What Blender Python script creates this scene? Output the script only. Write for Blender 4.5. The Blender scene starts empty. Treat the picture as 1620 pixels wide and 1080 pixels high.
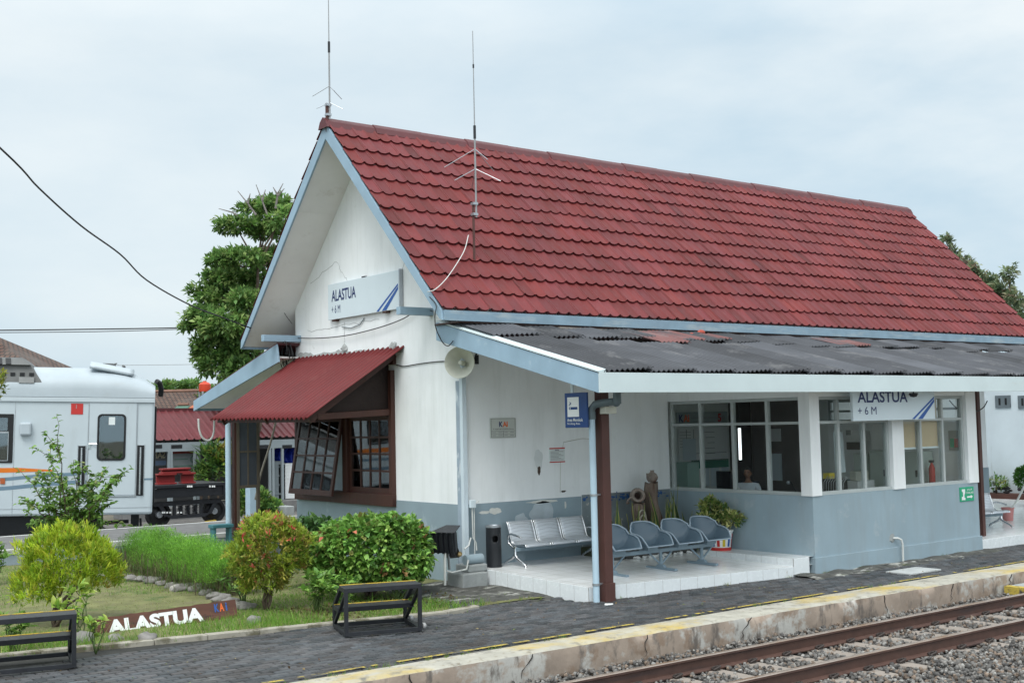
import bpy, math, random
import numpy as np
from mathutils import Matrix, Vector, noise
random.seed(7); RNG = np.random.default_rng(7)
SC = bpy.context.scene
COL = SC.collection
PI = math.pi
# ------------------------------------------------------------------ camera (metres; X along the track, Y away from it, Z up)
CAM = Vector((-10.5764, -15.2066, 2.4391)); YAW, PITCH, ROLL, FPX = map(float, (52.647, 3.868, 1.247, 1895.75))
_y, _p, _r = (math.radians(a) for a in (YAW, PITCH, ROLL))
FW = Vector((math.cos(_y)*math.cos(_p), math.sin(_y)*math.cos(_p), math.sin(_p)))
RT = Vector((math.sin(_y), -math.cos(_y), 0)); UP = RT.cross(FW)
def ray(px, py):
    a, b = px-810, py-540
    X = math.cos(_r)*a-math.sin(_r)*b; Y = math.sin(_r)*a+math.cos(_r)*b
    return FW*FPX+RT*X-UP*Y
def at(px, py, **k):            # the point of the real plane x=/y=/z= that stands behind a place of the photograph
    d = ray(px, py); (a, v), = k.items(); i = 'xyz'.index(a)
    return CAM+d*((v-CAM[i])/d[i])
def atd(px, py, depth): return CAM+ray(px, py)*(depth/FPX)
cd = bpy.data.cameras.new('camera'); cam = bpy.data.objects.new('camera', cd); COL.objects.link(cam)
cr = RT*math.cos(_r)-UP*math.sin(_r); cu = RT*math.sin(_r)+UP*math.cos(_r)
M3 = Matrix((cr, cu, -FW)).transposed()
cam.matrix_world = Matrix.Translation(CAM) @ M3.to_4x4()
cd.sensor_width = 36; cd.lens = 36*FPX/1620; cd.clip_end = 2000; cd.clip_start = .1
SC.camera = cam
# ------------------------------------------------------------------ mesh builder
class MB:
    def __init__(s): s.v = []; s.f = []; s.m = []; s.c = None
    def add(s, vs, fs, m=0):
        n = len(s.v); s.v += [tuple(p) for p in vs]
        for f in fs: s.f.append([i+n for i in f]); s.m.append(m)
    def quad(s, a, b, c, d, m=0): s.add([a, b, c, d], [(0, 1, 2, 3)], m)
    def box(s, x0, y0, z0, x1, y1, z1, m=0):
        x0, x1 = sorted((x0, x1)); y0, y1 = sorted((y0, y1)); z0, z1 = sorted((z0, z1))
        s.add([(x0,y0,z0),(x1,y0,z0),(x1,y1,z0),(x0,y1,z0),(x0,y0,z1),(x1,y0,z1),(x1,y1,z1),(x0,y1,z1)],
              [(0,3,2,1),(4,5,6,7),(0,1,5,4),(1,2,6,5),(2,3,7,6),(3,0,4,7)], m)
    def hexa(s, b, t, m=0):     # bottom 4 points (ccw from above) and top 4 points
        s.add(list(b)+list(t), [(0,3,2,1),(4,5,6,7),(0,1,5,4),(1,2,6,5),(2,3,7,6),(3,0,4,7)], m)
    def beam(s, p0, p1, w, h, up=(0,0,1), m=0):
        p0, p1 = Vector(p0), Vector(p1); d = (p1-p0).normalized(); u = Vector(up); sd = d.cross(u)
        if sd.length < 1e-4: u = Vector((1,0,0)); sd = d.cross(u)
        sd.normalize(); u = sd.cross(d)
        a, b = sd*w/2, u*h/2
        s.add([p0-a-b, p0+a-b, p0+a+b, p0-a+b, p1-a-b, p1+a-b, p1+a+b, p1-a+b],
              [(0,1,2,3),(7,6,5,4),(0,4,5,1),(1,5,6,2),(2,6,7,3),(3,7,4,0)], m)
    def tube(s, pts, r, n=8, m=0, caps=True):
        pts = [Vector(p) for p in pts]; k = len(pts); base = len(s.v); u = None
        rs = r if isinstance(r, (list, tuple)) else [r]*k
        for i, p in enumerate(pts):
            d = (pts[min(i+1, k-1)]-pts[max(i-1, 0)]).normalized()
            if u is None:
                u = d.cross(Vector((0,0,1)))
                if u.length < .05: u = d.cross(Vector((1,0,0)))
            u = (u-d*u.dot(d)).normalized(); w = d.cross(u)
            for j in range(n):
                a = 2*PI*j/n; s.v.append(tuple(p+(u*math.cos(a)+w*math.sin(a))*rs[i]))
        for i in range(k-1):
            for j in range(n):
                a, b = base+i*n+j, base+i*n+(j+1) % n
                s.f.append([a, b, b+n, a+n]); s.m.append(m)
        if caps:
            s.f.append([base+j for j in range(n)][::-1]); s.m.append(m)
            s.f.append([base+(k-1)*n+j for j in range(n)]); s.m.append(m)
    def lathe(s, prof, o=(0,0,0), ax=(0,0,1), n=24, m=0):
        ax = Vector(ax).normalized(); u = ax.cross(Vector((0,0,1)))
        if u.length < .05: u = Vector((1,0,0))
        u.normalize(); w = ax.cross(u); o = Vector(o); base = len(s.v); k = len(prof)
        for r, z in prof:
            for j in range(n):
                a = 2*PI*j/n; s.v.append(tuple(o+ax*z+(u*math.cos(a)+w*math.sin(a))*max(r, 1e-4)))
        for i in range(k-1):
            for j in range(n):
                a, b = base+i*n+j, base+i*n+(j+1) % n
                s.f.append([a, b, b+n, a+n]); s.m.append(m)
    def prism(s, poly, o, U, V, depth, m=0):   # poly in (u,v), extruded by depth along U x V
        o, U, V = Vector(o), Vector(U), Vector(V); W = U.cross(V).normalized()*depth; n = len(poly)
        vs = [o+U*a+V*b for a, b in poly]+[o+U*a+V*b+W for a, b in poly]
        s.add(vs, [list(range(n))[::-1], [n+i for i in range(n)]]+[(i, (i+1) % n, n+(i+1) % n, n+i) for i in range(n)], m)
    def grid(s, fn, nu, nv, m=0):
        base = len(s.v)
        for j in range(nv+1):
            for i in range(nu+1): s.v.append(tuple(fn(i/nu, j/nv)))
        for j in range(nv):
            for i in range(nu):
                a = base+j*(nu+1)+i; s.f.append([a, a+1, a+nu+2, a+nu+1]); s.m.append(m)
    def ball(s, c, r, nu=12, nv=8, m=0, sq=(1,1,1), ns=0):
        c = Vector(c)
        def fn(u, v):
            a = 2*PI*u; b = PI*v
            d = Vector((math.sin(b)*math.cos(a), math.sin(b)*math.sin(a), -math.cos(b)))
            k = r*(1+ns*noise.noise(d*1.7+c*3)) if ns else r
            return c+Vector((d.x*sq[0], d.y*sq[1], d.z*sq[2]))*k
        s.grid(fn, nu, nv, m)
    def build(s, name, mats, parent=None, smooth=None, bevel=0, tag=None, cols=None):
        me = bpy.data.meshes.new(name)
        W = MWI.get(parent.name) if parent else None
        vs = s.v if W is None else [tuple(W @ Vector(p)) for p in s.v]
        me.from_pydata(vs, [], s.f); me.update()
        mats = mats if isinstance(mats, (list, tuple)) else [mats]
        for x in mats: me.materials.append(x)
        if len(mats) > 1: me.polygons.foreach_set('material_index', s.m)
        if cols is not None:
            ca = me.color_attributes.new('col', 'FLOAT_COLOR', 'POINT')
            ca.data.foreach_set('color', np.asarray(cols, dtype=np.float32).ravel())
        if smooth is not None:
            me.polygons.foreach_set('use_smooth', [True]*len(me.polygons))
            if smooth < 180: me.set_sharp_from_angle(angle=math.radians(smooth))
        o = bpy.data.objects.new(name, me); COL.objects.link(o)
        if parent:
            o.parent = parent
            if parent.name in MWI: MWI[o.name] = MWI[parent.name]
        if bevel:
            b = o.modifiers.new('bevel', 'BEVEL'); b.width = bevel; b.segments = 2; b.limit_method = 'ANGLE'; b.angle_limit = math.radians(40)
        if tag: props(o, *tag)
        return o
MWI = {}
def islands(mb):
    par = list(range(len(mb.v)))
    def fnd(i):
        while par[i] != i: par[i] = par[par[i]]; i = par[i]
        return i
    for f in mb.f:
        r = fnd(f[0])
        for i in f[1:]: par[fnd(i)] = r
    out = {}
    for f, mm in zip(mb.f, mb.m):
        out.setdefault(fnd(f[0]), []).append((f, mm))
    for fs in out.values():
        ids = sorted({i for f, _ in fs for i in f}); mp = {a: k for k, a in enumerate(ids)}; n = MB(); n.v = [mb.v[i] for i in ids]; n.f = [[mp[i] for i in f] for f, _ in fs]; n.m = [x for _, x in fs]; yield n
def each(mb, name, mats, parent=None, **k):      # every separate piece becomes a part of its own
    return [n.build(name, mats, parent, **k) for n in islands(mb)]
def props(o, label=None, cat=None, group=None, kind=None):
    if label: o['label'] = label
    if cat: o['category'] = cat
    if group: o['group'] = group
    if kind: o['kind'] = kind
    return o
def thing(name, label, cat, loc=(0,0,0), rz=0, group=None):
    o = bpy.data.objects.new(name, None); COL.objects.link(o); o.empty_display_size = .1
    o.location = loc; o.rotation_euler = (0, 0, rz)
    MWI[o.name] = (Matrix.Translation(Vector(loc)) @ Matrix.Rotation(rz, 4, 'Z')).inverted()
    return props(o, label, cat, group)
def place(o, loc, rz=0, extra=None):    # move a thing built in its own coordinates
    o.location = loc; o.rotation_euler = (0, 0, rz) if extra is None else extra
def copy_tree(o, parent=None):
    c = o.copy(); COL.objects.link(c)
    if parent: c.parent = parent
    for ch in list(o.children): copy_tree(ch, c)
    return c
def struct(name, mb, mat, **k): return props(mb.build(name, mat, **k), kind='structure')
def text(name, s, o, U, V, width=None, height=None, mat=None, parent=None, bold=0, depth=.003, tag=None):
    cu_ = bpy.data.curves.new('t', 'FONT'); cu_.body = s; cu_.extrude = 0; cu_.offset = bold; cu_.resolution_u = 4
    ob = bpy.data.objects.new('t', cu_); COL.objects.link(ob)
    dg = bpy.context.evaluated_depsgraph_get(); me = ob.evaluated_get(dg).to_mesh()
    vs = [tuple(v.co) for v in me.vertices]; fs = [list(p.vertices) for p in me.polygons]
    x0 = min(v[0] for v in vs); x1 = max(v[0] for v in vs); y0 = min(v[1] for v in vs); y1 = max(v[1] for v in vs)
    sx = width/(x1-x0) if width else height/(y1-y0); sy = height/(y1-y0) if height else sx
    ob.evaluated_get(dg).to_mesh_clear(); bpy.data.objects.remove(ob); bpy.data.curves.remove(cu_)
    U, V, o = Vector(U).normalized(), Vector(V).normalized(), Vector(o); N = U.cross(V)
    m = MB(); m.add([o+U*(x-x0)*sx+V*(y-y0)*sy+N*depth for x, y, z in vs], fs)
    return m.build(name, mat, parent, tag=tag)
# ------------------------------------------------------------------ materials
def nd(nt, t, **k):
    n = nt.nodes.new(t)
    for a, b in k.items():
        if a.startswith('i_'): n.inputs[a[2:].replace('_', ' ')].default_value = b
        else: setattr(n, a, b)
    return n
def ramp(nt, src, p0, p1, c0=(0,0,0,1), c1=(1,1,1,1)):
    r = nt.nodes.new('ShaderNodeValToRGB'); r.color_ramp.elements[0].position = p0; r.color_ramp.elements[1].position = p1
    r.color_ramp.elements[0].color = c0; r.color_ramp.elements[1].color = c1; nt.links.new(src, r.inputs[0]); return r.outputs[0]
def c4(c): return (c[0], c[1], c[2], 1)
def mixc(nt, f, a, b, mode='MIX'):
    m = nt.nodes.new('ShaderNodeMix'); m.data_type = 'RGBA'; m.blend_type = mode
    for sock, val in ((m.inputs[0], f), (m.inputs[6], a), (m.inputs[7], b)):
        if isinstance(val, bpy.types.NodeSocket): nt.links.new(val, sock)
        else: sock.default_value = val if not isinstance(val, (tuple, list)) else c4(val)
    return m.outputs[2]
def newmat(name):
    m = bpy.data.materials.new(name); m.use_nodes = True; nt = m.node_tree
    return m, nt, nt.nodes['Principled BSDF']
def coord(nt, sc=(1,1,1)):
    t = nt.nodes.new('ShaderNodeTexCoord'); mp = nt.nodes.new('ShaderNodeMapping'); mp.inputs['Scale'].default_value = sc
    nt.links.new(t.outputs['Object'], mp.inputs[0]); return mp.outputs[0]
def noi(nt, vec, scale, detail=6, rough=.6):
    n = nt.nodes.new('ShaderNodeTexNoise'); n.inputs['Scale'].default_value = scale; n.inputs['Detail'].default_value = detail
    n.inputs['Roughness'].default_value = rough; nt.links.new(vec, n.inputs['Vector']); return n.outputs[0]
def bump(nt, bs, h, strength, dist=.01, prev=None):
    b = nt.nodes.new('ShaderNodeBump'); b.inputs['Strength'].default_value = strength; b.inputs['Distance'].default_value = dist
    nt.links.new(h, b.inputs['Height'])
    if prev: nt.links.new(prev, b.inputs['Normal'])
    nt.links.new(b.outputs[0], bs.inputs['Normal']); return b.outputs[0]
def pm(name, base, rough=.6, var=.12, scale=2.0, metal=0, spec=.4, bmp=.15, bscale=60, layers=(), attr=False, coat=0, vscale=(1,1,1)):
    # layers: (colour, noise scale xyz, noise scale, ramp lo, ramp hi) patches of stain, wear or peeled paint
    m, nt, bs = newmat(name); v = coord(nt, vscale)
    col = c4(base)
    if attr:
        a = nt.nodes.new('ShaderNodeAttribute'); a.attribute_name = 'col'; col = a.outputs['Color']
    n1 = noi(nt, v, scale); lo = tuple(1-var for _ in range(3)); hi = tuple(1+var for _ in range(3))
    k = ramp(nt, n1, .3, .7, c4(lo), c4(hi))
    col = mixc(nt, 1.0, col, k, 'MULTIPLY')
    for (lc, ls, sc_, r0, r1) in layers:
        f = ramp(nt, noi(nt, coord(nt, ls), sc_, 8, .65), r0, r1)
        col = mixc(nt, f, col, c4(lc))
    nt.links.new(col, bs.inputs['Base Color'])
    bs.inputs['Roughness'].default_value = rough; bs.inputs['Metallic'].default_value = metal
    bs.inputs['Specular IOR Level'].default_value = spec; bs.inputs['Coat Weight'].default_value = coat
    rr = ramp(nt, noi(nt, v, scale*4), .2, .8, (max(rough-.12, .03),)*3+(1,), (min(rough+.12, 1),)*3+(1,))
    nt.links.new(rr, bs.inputs['Roughness'])
    if bmp: bump(nt, bs, noi(nt, v, bscale, 5), bmp)
    return m
def leafmat(name, rough=.5, tr=.42):
    m, nt, bs = newmat(name)
    a = nt.nodes.new('ShaderNodeAttribute'); a.attribute_name = 'col'
    nt.links.new(a.outputs['Color'], bs.inputs['Base Color']); bs.inputs['Roughness'].default_value = rough; bs.inputs['Specular IOR Level'].default_value = .35
    t = nt.nodes.new('ShaderNodeBsdfTranslucent'); nt.links.new(a.outputs['Color'], t.inputs[0])
    mx = nt.nodes.new('ShaderNodeMixShader'); mx.inputs[0].default_value = tr
    nt.links.new(bs.outputs[0], mx.inputs[1]); nt.links.new(t.outputs[0], mx.inputs[2])
    nt.links.new(mx.outputs[0], nt.nodes['Material Output'].inputs[0]); return m
def glassmat(name, tint=(.8,.86,.86), refl=.25):
    m, nt, bs = newmat(name); nt.nodes.remove(bs)
    t = nt.nodes.new('ShaderNodeBsdfTransparent'); t.inputs[0].default_value = c4(tint)
    g = nt.nodes.new('ShaderNodeBsdfGlossy'); g.inputs['Roughness'].default_value = .02; g.inputs[0].default_value = (.9,.95,.97,1)
    lw = nt.nodes.new('ShaderNodeLayerWeight'); lw.inputs[0].default_value = refl
    n = noi(nt, coord(nt), .8, 2); b = nt.nodes.new('ShaderNodeBump'); b.inputs['Strength'].default_value = .05; b.inputs['Distance'].default_value = .05
    nt.links.new(n, b.inputs['Height']); nt.links.new(b.outputs[0], g.inputs['Normal'])
    mx = nt.nodes.new('ShaderNodeMixShader'); nt.links.new(lw.outputs['Fresnel'], mx.inputs[0])
    nt.links.new(t.outputs[0], mx.inputs[1]); nt.links.new(g.outputs[0], mx.inputs[2])
    nt.links.new(mx.outputs[0], nt.nodes['Material Output'].inputs[0]); return m
STREAK = ((.42,.45,.44), (5,5,.35), 1.6, .60, .78)
white_wall = pm('white_plaster', (.82,.85,.865), .75, .05, 1.2, bmp=.12, bscale=45, layers=(((.64,.68,.69), (2.2,2.2,.4), 1.3, .56, .95), ((.50,.52,.50), (1,1,1), 2.6, .66, .82), ((.66,.69,.69), (4,4,.5), 1.1, .5, .95)))
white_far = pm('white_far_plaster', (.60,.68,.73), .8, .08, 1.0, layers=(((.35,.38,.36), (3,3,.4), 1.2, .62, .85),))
dado = pm('grey_dado_paint', (.25,.325,.37), .6, .10, 1.6, bmp=.1, layers=(((.42,.50,.55), (1,1,.7), 1.5, .60, .72), ((.62,.64,.62), (1,1,1), 4.2, .715, .73)))
dado_lit = pm('lit_dado_paint', (.285,.375,.43), .55, .08, 1.4, bmp=.1, layers=(((.26,.31,.335), (3,3,.5), 1.4, .45, .95), ((.40,.46,.49), (1,1,1), 1.7, .58, .76), ((.20,.23,.23), (1,1,1), 3.6, .70, .78), ((.5,.52,.5), (1,1,1), 8, .735, .75)))  # same paint as the other dado, base lightened to paint in the bay's light
dado_old = pm('worn_grey_paint', (.20,.24,.26), .8, .2, 3, layers=(((.5,.5,.47), (1,1,1), 6, .60, .66),))
trim = pm('blue_grey_trim', (.27,.39,.49), .55, .10, 2.5, bmp=.12, layers=(((.46,.55,.60), (1,1,1), 5, .62, .8), ((.30,.25,.20), (1,3,3), 7, .70, .8)))
fascia_w = pm('pale_fascia', (.56,.65,.67), .5, .05, 1.5, layers=(((.50,.56,.54), (.7,3,3), 2, .62, .85),))
soffit_m = pm('white_soffit', (.80,.81,.80), .8, .05, 1.5, layers=(((.52,.50,.45), (1,1,1), 1.8, .60, .85),))
pilaster_m = pm('bluish_pilaster', (.55,.64,.70), .7, .07, 2)
stripe_m = pm('peeling_blue_stripe', (.30,.37,.44), .7, .15, 3, layers=(((.55,.61,.65), (2,2,.8), 2.5, .52, .60),))
tile_m = pm('red_metal_tiles', (.25,.035,.035), .55, .18, 1.3, spec=.22, bmp=.08, bscale=120, attr=True, layers=(((.095,.024,.026), (1.6,.3,.3), 3.4, .62, 1.1), ((.18,.045,.038), (1,1,1), 1.3, .58, 1.1), ((.11,.10,.085), (1,1,1), 7, .72, .77)))
ridge_m = pm('ridge_cap_red', (.095,.022,.026), .5, .15, 2)
asb = pm('dark_corrugated_sheet', (.07,.075,.085), .75, .22, 2, bmp=.25, bscale=70, attr=True, layers=(((.16,.16,.165), (1,1,1), 1.4, .55, .75), ((.55,.56,.55), (1,1,1), 11, .735, .75)))
awn_m = pm('red_awning_sheet', (.125,.016,.018), .5, .12, 1.6, spec=.25, attr=True, bmp=.08, layers=(((.17,.045,.042), (1,1,1), 2.2, .60, .8), ((.55,.5,.48), (1,1,1), 16, .77, .78)))
brown = pm('dark_brown_wood', (.055,.020,.014), .5, .18, 4, bmp=.2, bscale=40, vscale=(1,1,.3))
brown_post = pm('brown_post_paint', (.085,.036,.03), .55, .16, 4, layers=(((.19,.10,.085), (1,1,.5), 3, .62, .7),))
pale_frame = pm('pale_window_frame', (.43,.47,.47), .5, .06, 3)
glass = glassmat('window_glass', (.97,.985,.98), .13)
dark_glass = glassmat('casement_glass', (.85,.9,.9), .52)
pipe_m = pm('pale_blue_pvc', (.42,.56,.66), .35, .06, 4, spec=.5)
grey_pvc = pm('grey_pvc', (.12,.16,.18), .4, .1, 4)
chrome = pm('polished_steel', (.70,.72,.74), .22, .05, 6, metal=1, bmp=.02)
dull_steel = pm('dull_steel', (.42,.45,.48), .38, .08, 6, metal=.8)
plast = pm('grey_blue_plastic', (.095,.145,.19), .34, .05, 3, spec=.5, bmp=.03)
plast_rim = pm('pale_plastic_rim', (.32,.40,.47), .35, .04, 3)
grey_paint = pm('grey_frame_paint', (.20,.27,.32), .45, .08, 5)
black = pm('black_paint', (.014,.016,.02), .42, .2, 5, spec=.45)
black_wear = pm('worn_black_steel', (.018,.02,.025), .5, .3, 6, layers=(((.09,.09,.09), (1,1,1), 9, .66, .74),))
yellow = pm('yellow_paint', (.60,.42,.05), .7, .15, 5, layers=(((.25,.22,.12), (1,1,1), 8, .55, .65),))
yellow_line = pm('worn_yellow_line', (.42,.32,.06), .85, .15, 5, layers=(((.055,.055,.055), (1,1,1), 9, .50, .60),))
navy = pm('navy_ink', (.02,.035,.13), .5, .02, 3, bmp=0)
blue_ink = pm('blue_ink', (.025,.10,.36), .5, .02, 3, bmp=0)
orange_ink = pm('orange_ink', (.75,.14,.03), .5, .02, 3, bmp=0)
white_ink = pm('white_ink', (.80,.82,.82), .5, .02, 3, bmp=0)
grey_ink = pm('grey_ink', (.30,.32,.33), .6, .02, 3, bmp=0)
red_ink = pm('red_ink', (.50,.035,.03), .5, .03, 3, bmp=0)
sign_white = pm('sign_board_white', (.62,.71,.76), .35, .03, 1.5, bmp=0)
sign_blue = pm('sign_blue', (.012,.055,.20), .35, .04, 2, bmp=0)
sign_green = pm('sign_green', (.02,.36,.19), .4, .05, 2, bmp=0)
paper = pm('paper', (.66,.72,.72), .7, .04, 2, bmp=0)
cream = pm('horn_cream', (.60,.61,.53), .4, .06, 3)
concrete = pm('grey_concrete', (.30,.32,.32), .85, .18, 3, bmp=.3, layers=(((.16,.17,.16), (1,1,1), 2.5, .58, .75),))
wire_m = pm('black_cable', (.012,.012,.014), .5, .1, 5, bmp=0)
white_cable = pm('white_cable', (.62,.64,.62), .5, .05, 5, bmp=0)
leaf = leafmat('leaf'); leaf_gloss = leafmat('glossy_leaf', .36, .30)
bark = pm('bark', (.10,.075,.055), .9, .3, 6, bmp=.5, bscale=25)
# ================================================================== world and light
SKYOFF = (0, 0, 0)
w = bpy.data.worlds.new('World'); SC.world = w; w.use_nodes = True; nt = w.node_tree
bg = nt.nodes['Background']; sky = nt.nodes.new('ShaderNodeTexSky'); sky.sky_type = 'NISHITA'; sky.sun_disc = False
SUN_EL, SUN_AZ = math.radians(58), math.radians(214)       # azimuth measured from +X towards +Y
sky.sun_elevation = SUN_EL; sky.sun_rotation = math.radians(90)-SUN_AZ; sky.air_density = 1.2; sky.dust_density = 2.0
tc = nt.nodes.new('ShaderNodeTexCoord'); mp = nt.nodes.new('ShaderNodeMapping'); mp.inputs['Scale'].default_value = (1, 1, 2.6); mp.inputs['Location'].default_value = SKYOFF
nt.links.new(tc.outputs['Generated'], mp.inputs[0])
n1 = noi(nt, mp.outputs[0], 2.1, 7, .55); n2 = noi(nt, mp.outputs[0], .9, 3, .5)
sz = nt.nodes.new('ShaderNodeSeparateXYZ'); nt.links.new(tc.outputs['Generated'], sz.inputs[0])
ma = nt.nodes.new('ShaderNodeMath'); ma.operation = 'MULTIPLY_ADD'; nt.links.new(sz.outputs[2], ma.inputs[0]); ma.inputs[1].default_value = .62; nt.links.new(n1, ma.inputs[2])      # the cloud deck thins to blue grey towards the horizon
cl = mixc(nt, ramp(nt, ma.outputs[0], .44, .72), (3.55,4.95,6.0), (6.6,7.15,7.35))       # grey-blue cloud base to bright cloud
cl = mixc(nt, ramp(nt, n2, .38, .62, (0,0,0,1), (.55,.55,.55,1)), cl, (6.0,6.7,7.05))
fin = mixc(nt, .92, sky.outputs[0], cl)
sep = nt.nodes.new('ShaderNodeSeparateXYZ'); nt.links.new(tc.outputs['Generated'], sep.inputs[0])     # an overcast sky is brighter towards the zenith
fin = mixc(nt, 1.0, fin, ramp(nt, sep.outputs[2], .30, .95, (1,1,1,1), (1.9,1.88,1.85,1)), 'MULTIPLY')
dp = nt.nodes.new('ShaderNodeVectorMath'); dp.operation = 'DOT_PRODUCT'; nt.links.new(tc.outputs['Generated'], dp.inputs[0]); dp.inputs[1].default_value = (-.55, -.83, .1)   # and brighter on the side of the veiled sun
fin = mixc(nt, 1.0, fin, ramp(nt, dp.outputs['Value'], .0, .9, (1,1,1,1), (1.5,1.48,1.46,1)), 'MULTIPLY')
nt.links.new(fin, bg.inputs[0]); bg.inputs[1].default_value = .1
sl = bpy.data.lights.new('sun', 'SUN'); so = bpy.data.objects.new('sun', sl); COL.objects.link(so)
sl.energy = 1.4; sl.angle = math.radians(25); sl.color = (1, .97, .92)
sd = Vector((math.cos(SUN_AZ)*math.cos(SUN_EL), math.sin(SUN_AZ)*math.cos(SUN_EL), math.sin(SUN_EL)))
so.rotation_euler = sd.to_track_quat('Z', 'Y').to_euler(); so.location = (-20, -20, 30)
SC.view_settings.view_transform = 'Standard'; SC.view_settings.look = 'None'; SC.view_settings.exposure = .44; SC.view_settings.gamma = 1
SC.cycles.use_denoising = True; SC.cycles.max_bounces = 10; SC.cycles.diffuse_bounces = 7; SC.cycles.transparent_max_bounces = 24; SC.cycles.sample_clamp_indirect = 6
# ================================================================== ground, track bed, platforms
earth = pm('bare_earth', (.13,.115,.09), .95, .25, 1.2, bmp=.5, bscale=12, layers=(((.07,.09,.04), (1,1,1), .35, .5, .65),))
m = MB(); m.quad((-300,-300,-.75), (500,-300,-.75), (500,500,-.75), (-300,500,-.75)); struct('ground', m, earth)
bal_base = pm('ballast_bed', (.12,.115,.11), .95, .4, 14, bmp=.9, bscale=30)
def bal_z(x, y):
    z = -.372
    if y > -5.6: z = -.372+.07*min(1, (y+5.6)/.4)
    if y < -7.2: z = -.355-.05*min(1, (-7.2-y)/2.0)
    return z+.02*noise.noise(Vector((x*1.3, y*1.3, 0)))
m = MB(); m.grid(lambda u, v: (-14+54*u, -11+6*v, bal_z(-14+54*u, -11+6*v)-.02), 200, 40); struct('track_bed', m, bal_base, smooth=180)
m = MB(); m.box(-30, -40, -.749, 60, -10.9, -.42); struct('yard', m, earth)
lip = lambda x: -5.01-.0135*(x+2.9) if x < 6 else -5.13
# coping with chipped lip and stained face
cop_top = pm('coping_paint', (.38,.365,.315), .85, .2, 3, bmp=.25, layers=(((.45,.33,.08), (.5,1,1), 1.1, .50, .64), ((.17,.16,.14), (1,1,1), 3.8, .55, .68), ((.20,.165,.11), (1,1,1), 11, .56, .72), ((.10,.095,.085), (.5,3,3), 2.6, .62, .74)))
face_m = pm('stained_platform_face', (.34,.275,.225), .9, .25, 2.2, bmp=.4, bscale=18, layers=(((.47,.46,.43), (1,1,1.2), 2.3, .52, .60), ((.27,.20,.15), (1,1,1), 3.3, .55, .64), ((.145,.125,.11), (2.6,2.6,1), 2.4, .53, .66), ((.10,.09,.08), (1,1,1), 6.5, .70, .76)))
m = MB(); rr = random.Random(3); xs = [-14]
while xs[-1] < 40: xs.append(xs[-1]+.06)
prof = []
for x in xs:
    ch = max(0, noise.noise(Vector((x*1.7, 2, 0)))-.08)*.13+abs(noise.noise(Vector((x*9, 5, 0))))*.018
    L = lip(x)
    prof.append([(x, -4.60-.03*0, .004), (x, L+.06+ch*.7, .006-ch*.15), (x, L+.004+ch, -.012-ch*.45), (x, L+.002+.012*noise.noise(Vector((x*3, 0, 1))), -.09-ch*.5),
                 (x, L+.012+.015*noise.noise(Vector((x*2.5, 0, 4))), -.20), (x, L+.03, -.45)])
V = [p for r_ in prof for p in r_]; k = 6
F1 = []; F2 = []
m.v = V
for i in range(len(prof)-1):
    for j in range(5):
        m.f.append([i*k+j, i*k+j+1, (i+1)*k+j+1, (i+1)*k+j]); m.m.append(0 if j < 2 else 1)
struct('platform_edge', m, [cop_top, face_m], smooth=50)
# cracks down the face: dark joints between the cast blocks
crk = pm('crack_dark', (.03,.027,.025), .95, .2, 8, bmp=0)
m = MB()
for x0 in (-5.8, -4.15, -2.6, -.95, .8, 3.4, 5.05, 6.6, 9.5):
    pts = []; a = x0
    for q in range(7):
        z = -.015-.24*q/6; a += rr.gauss(0, .03); pts.append((a, lip(a)-.003, z))
    m.tube(pts, [.005, .008, .006, .003, .005, .004, .002], 5)
struct('platform_edge_joints', m, crk)
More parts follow.
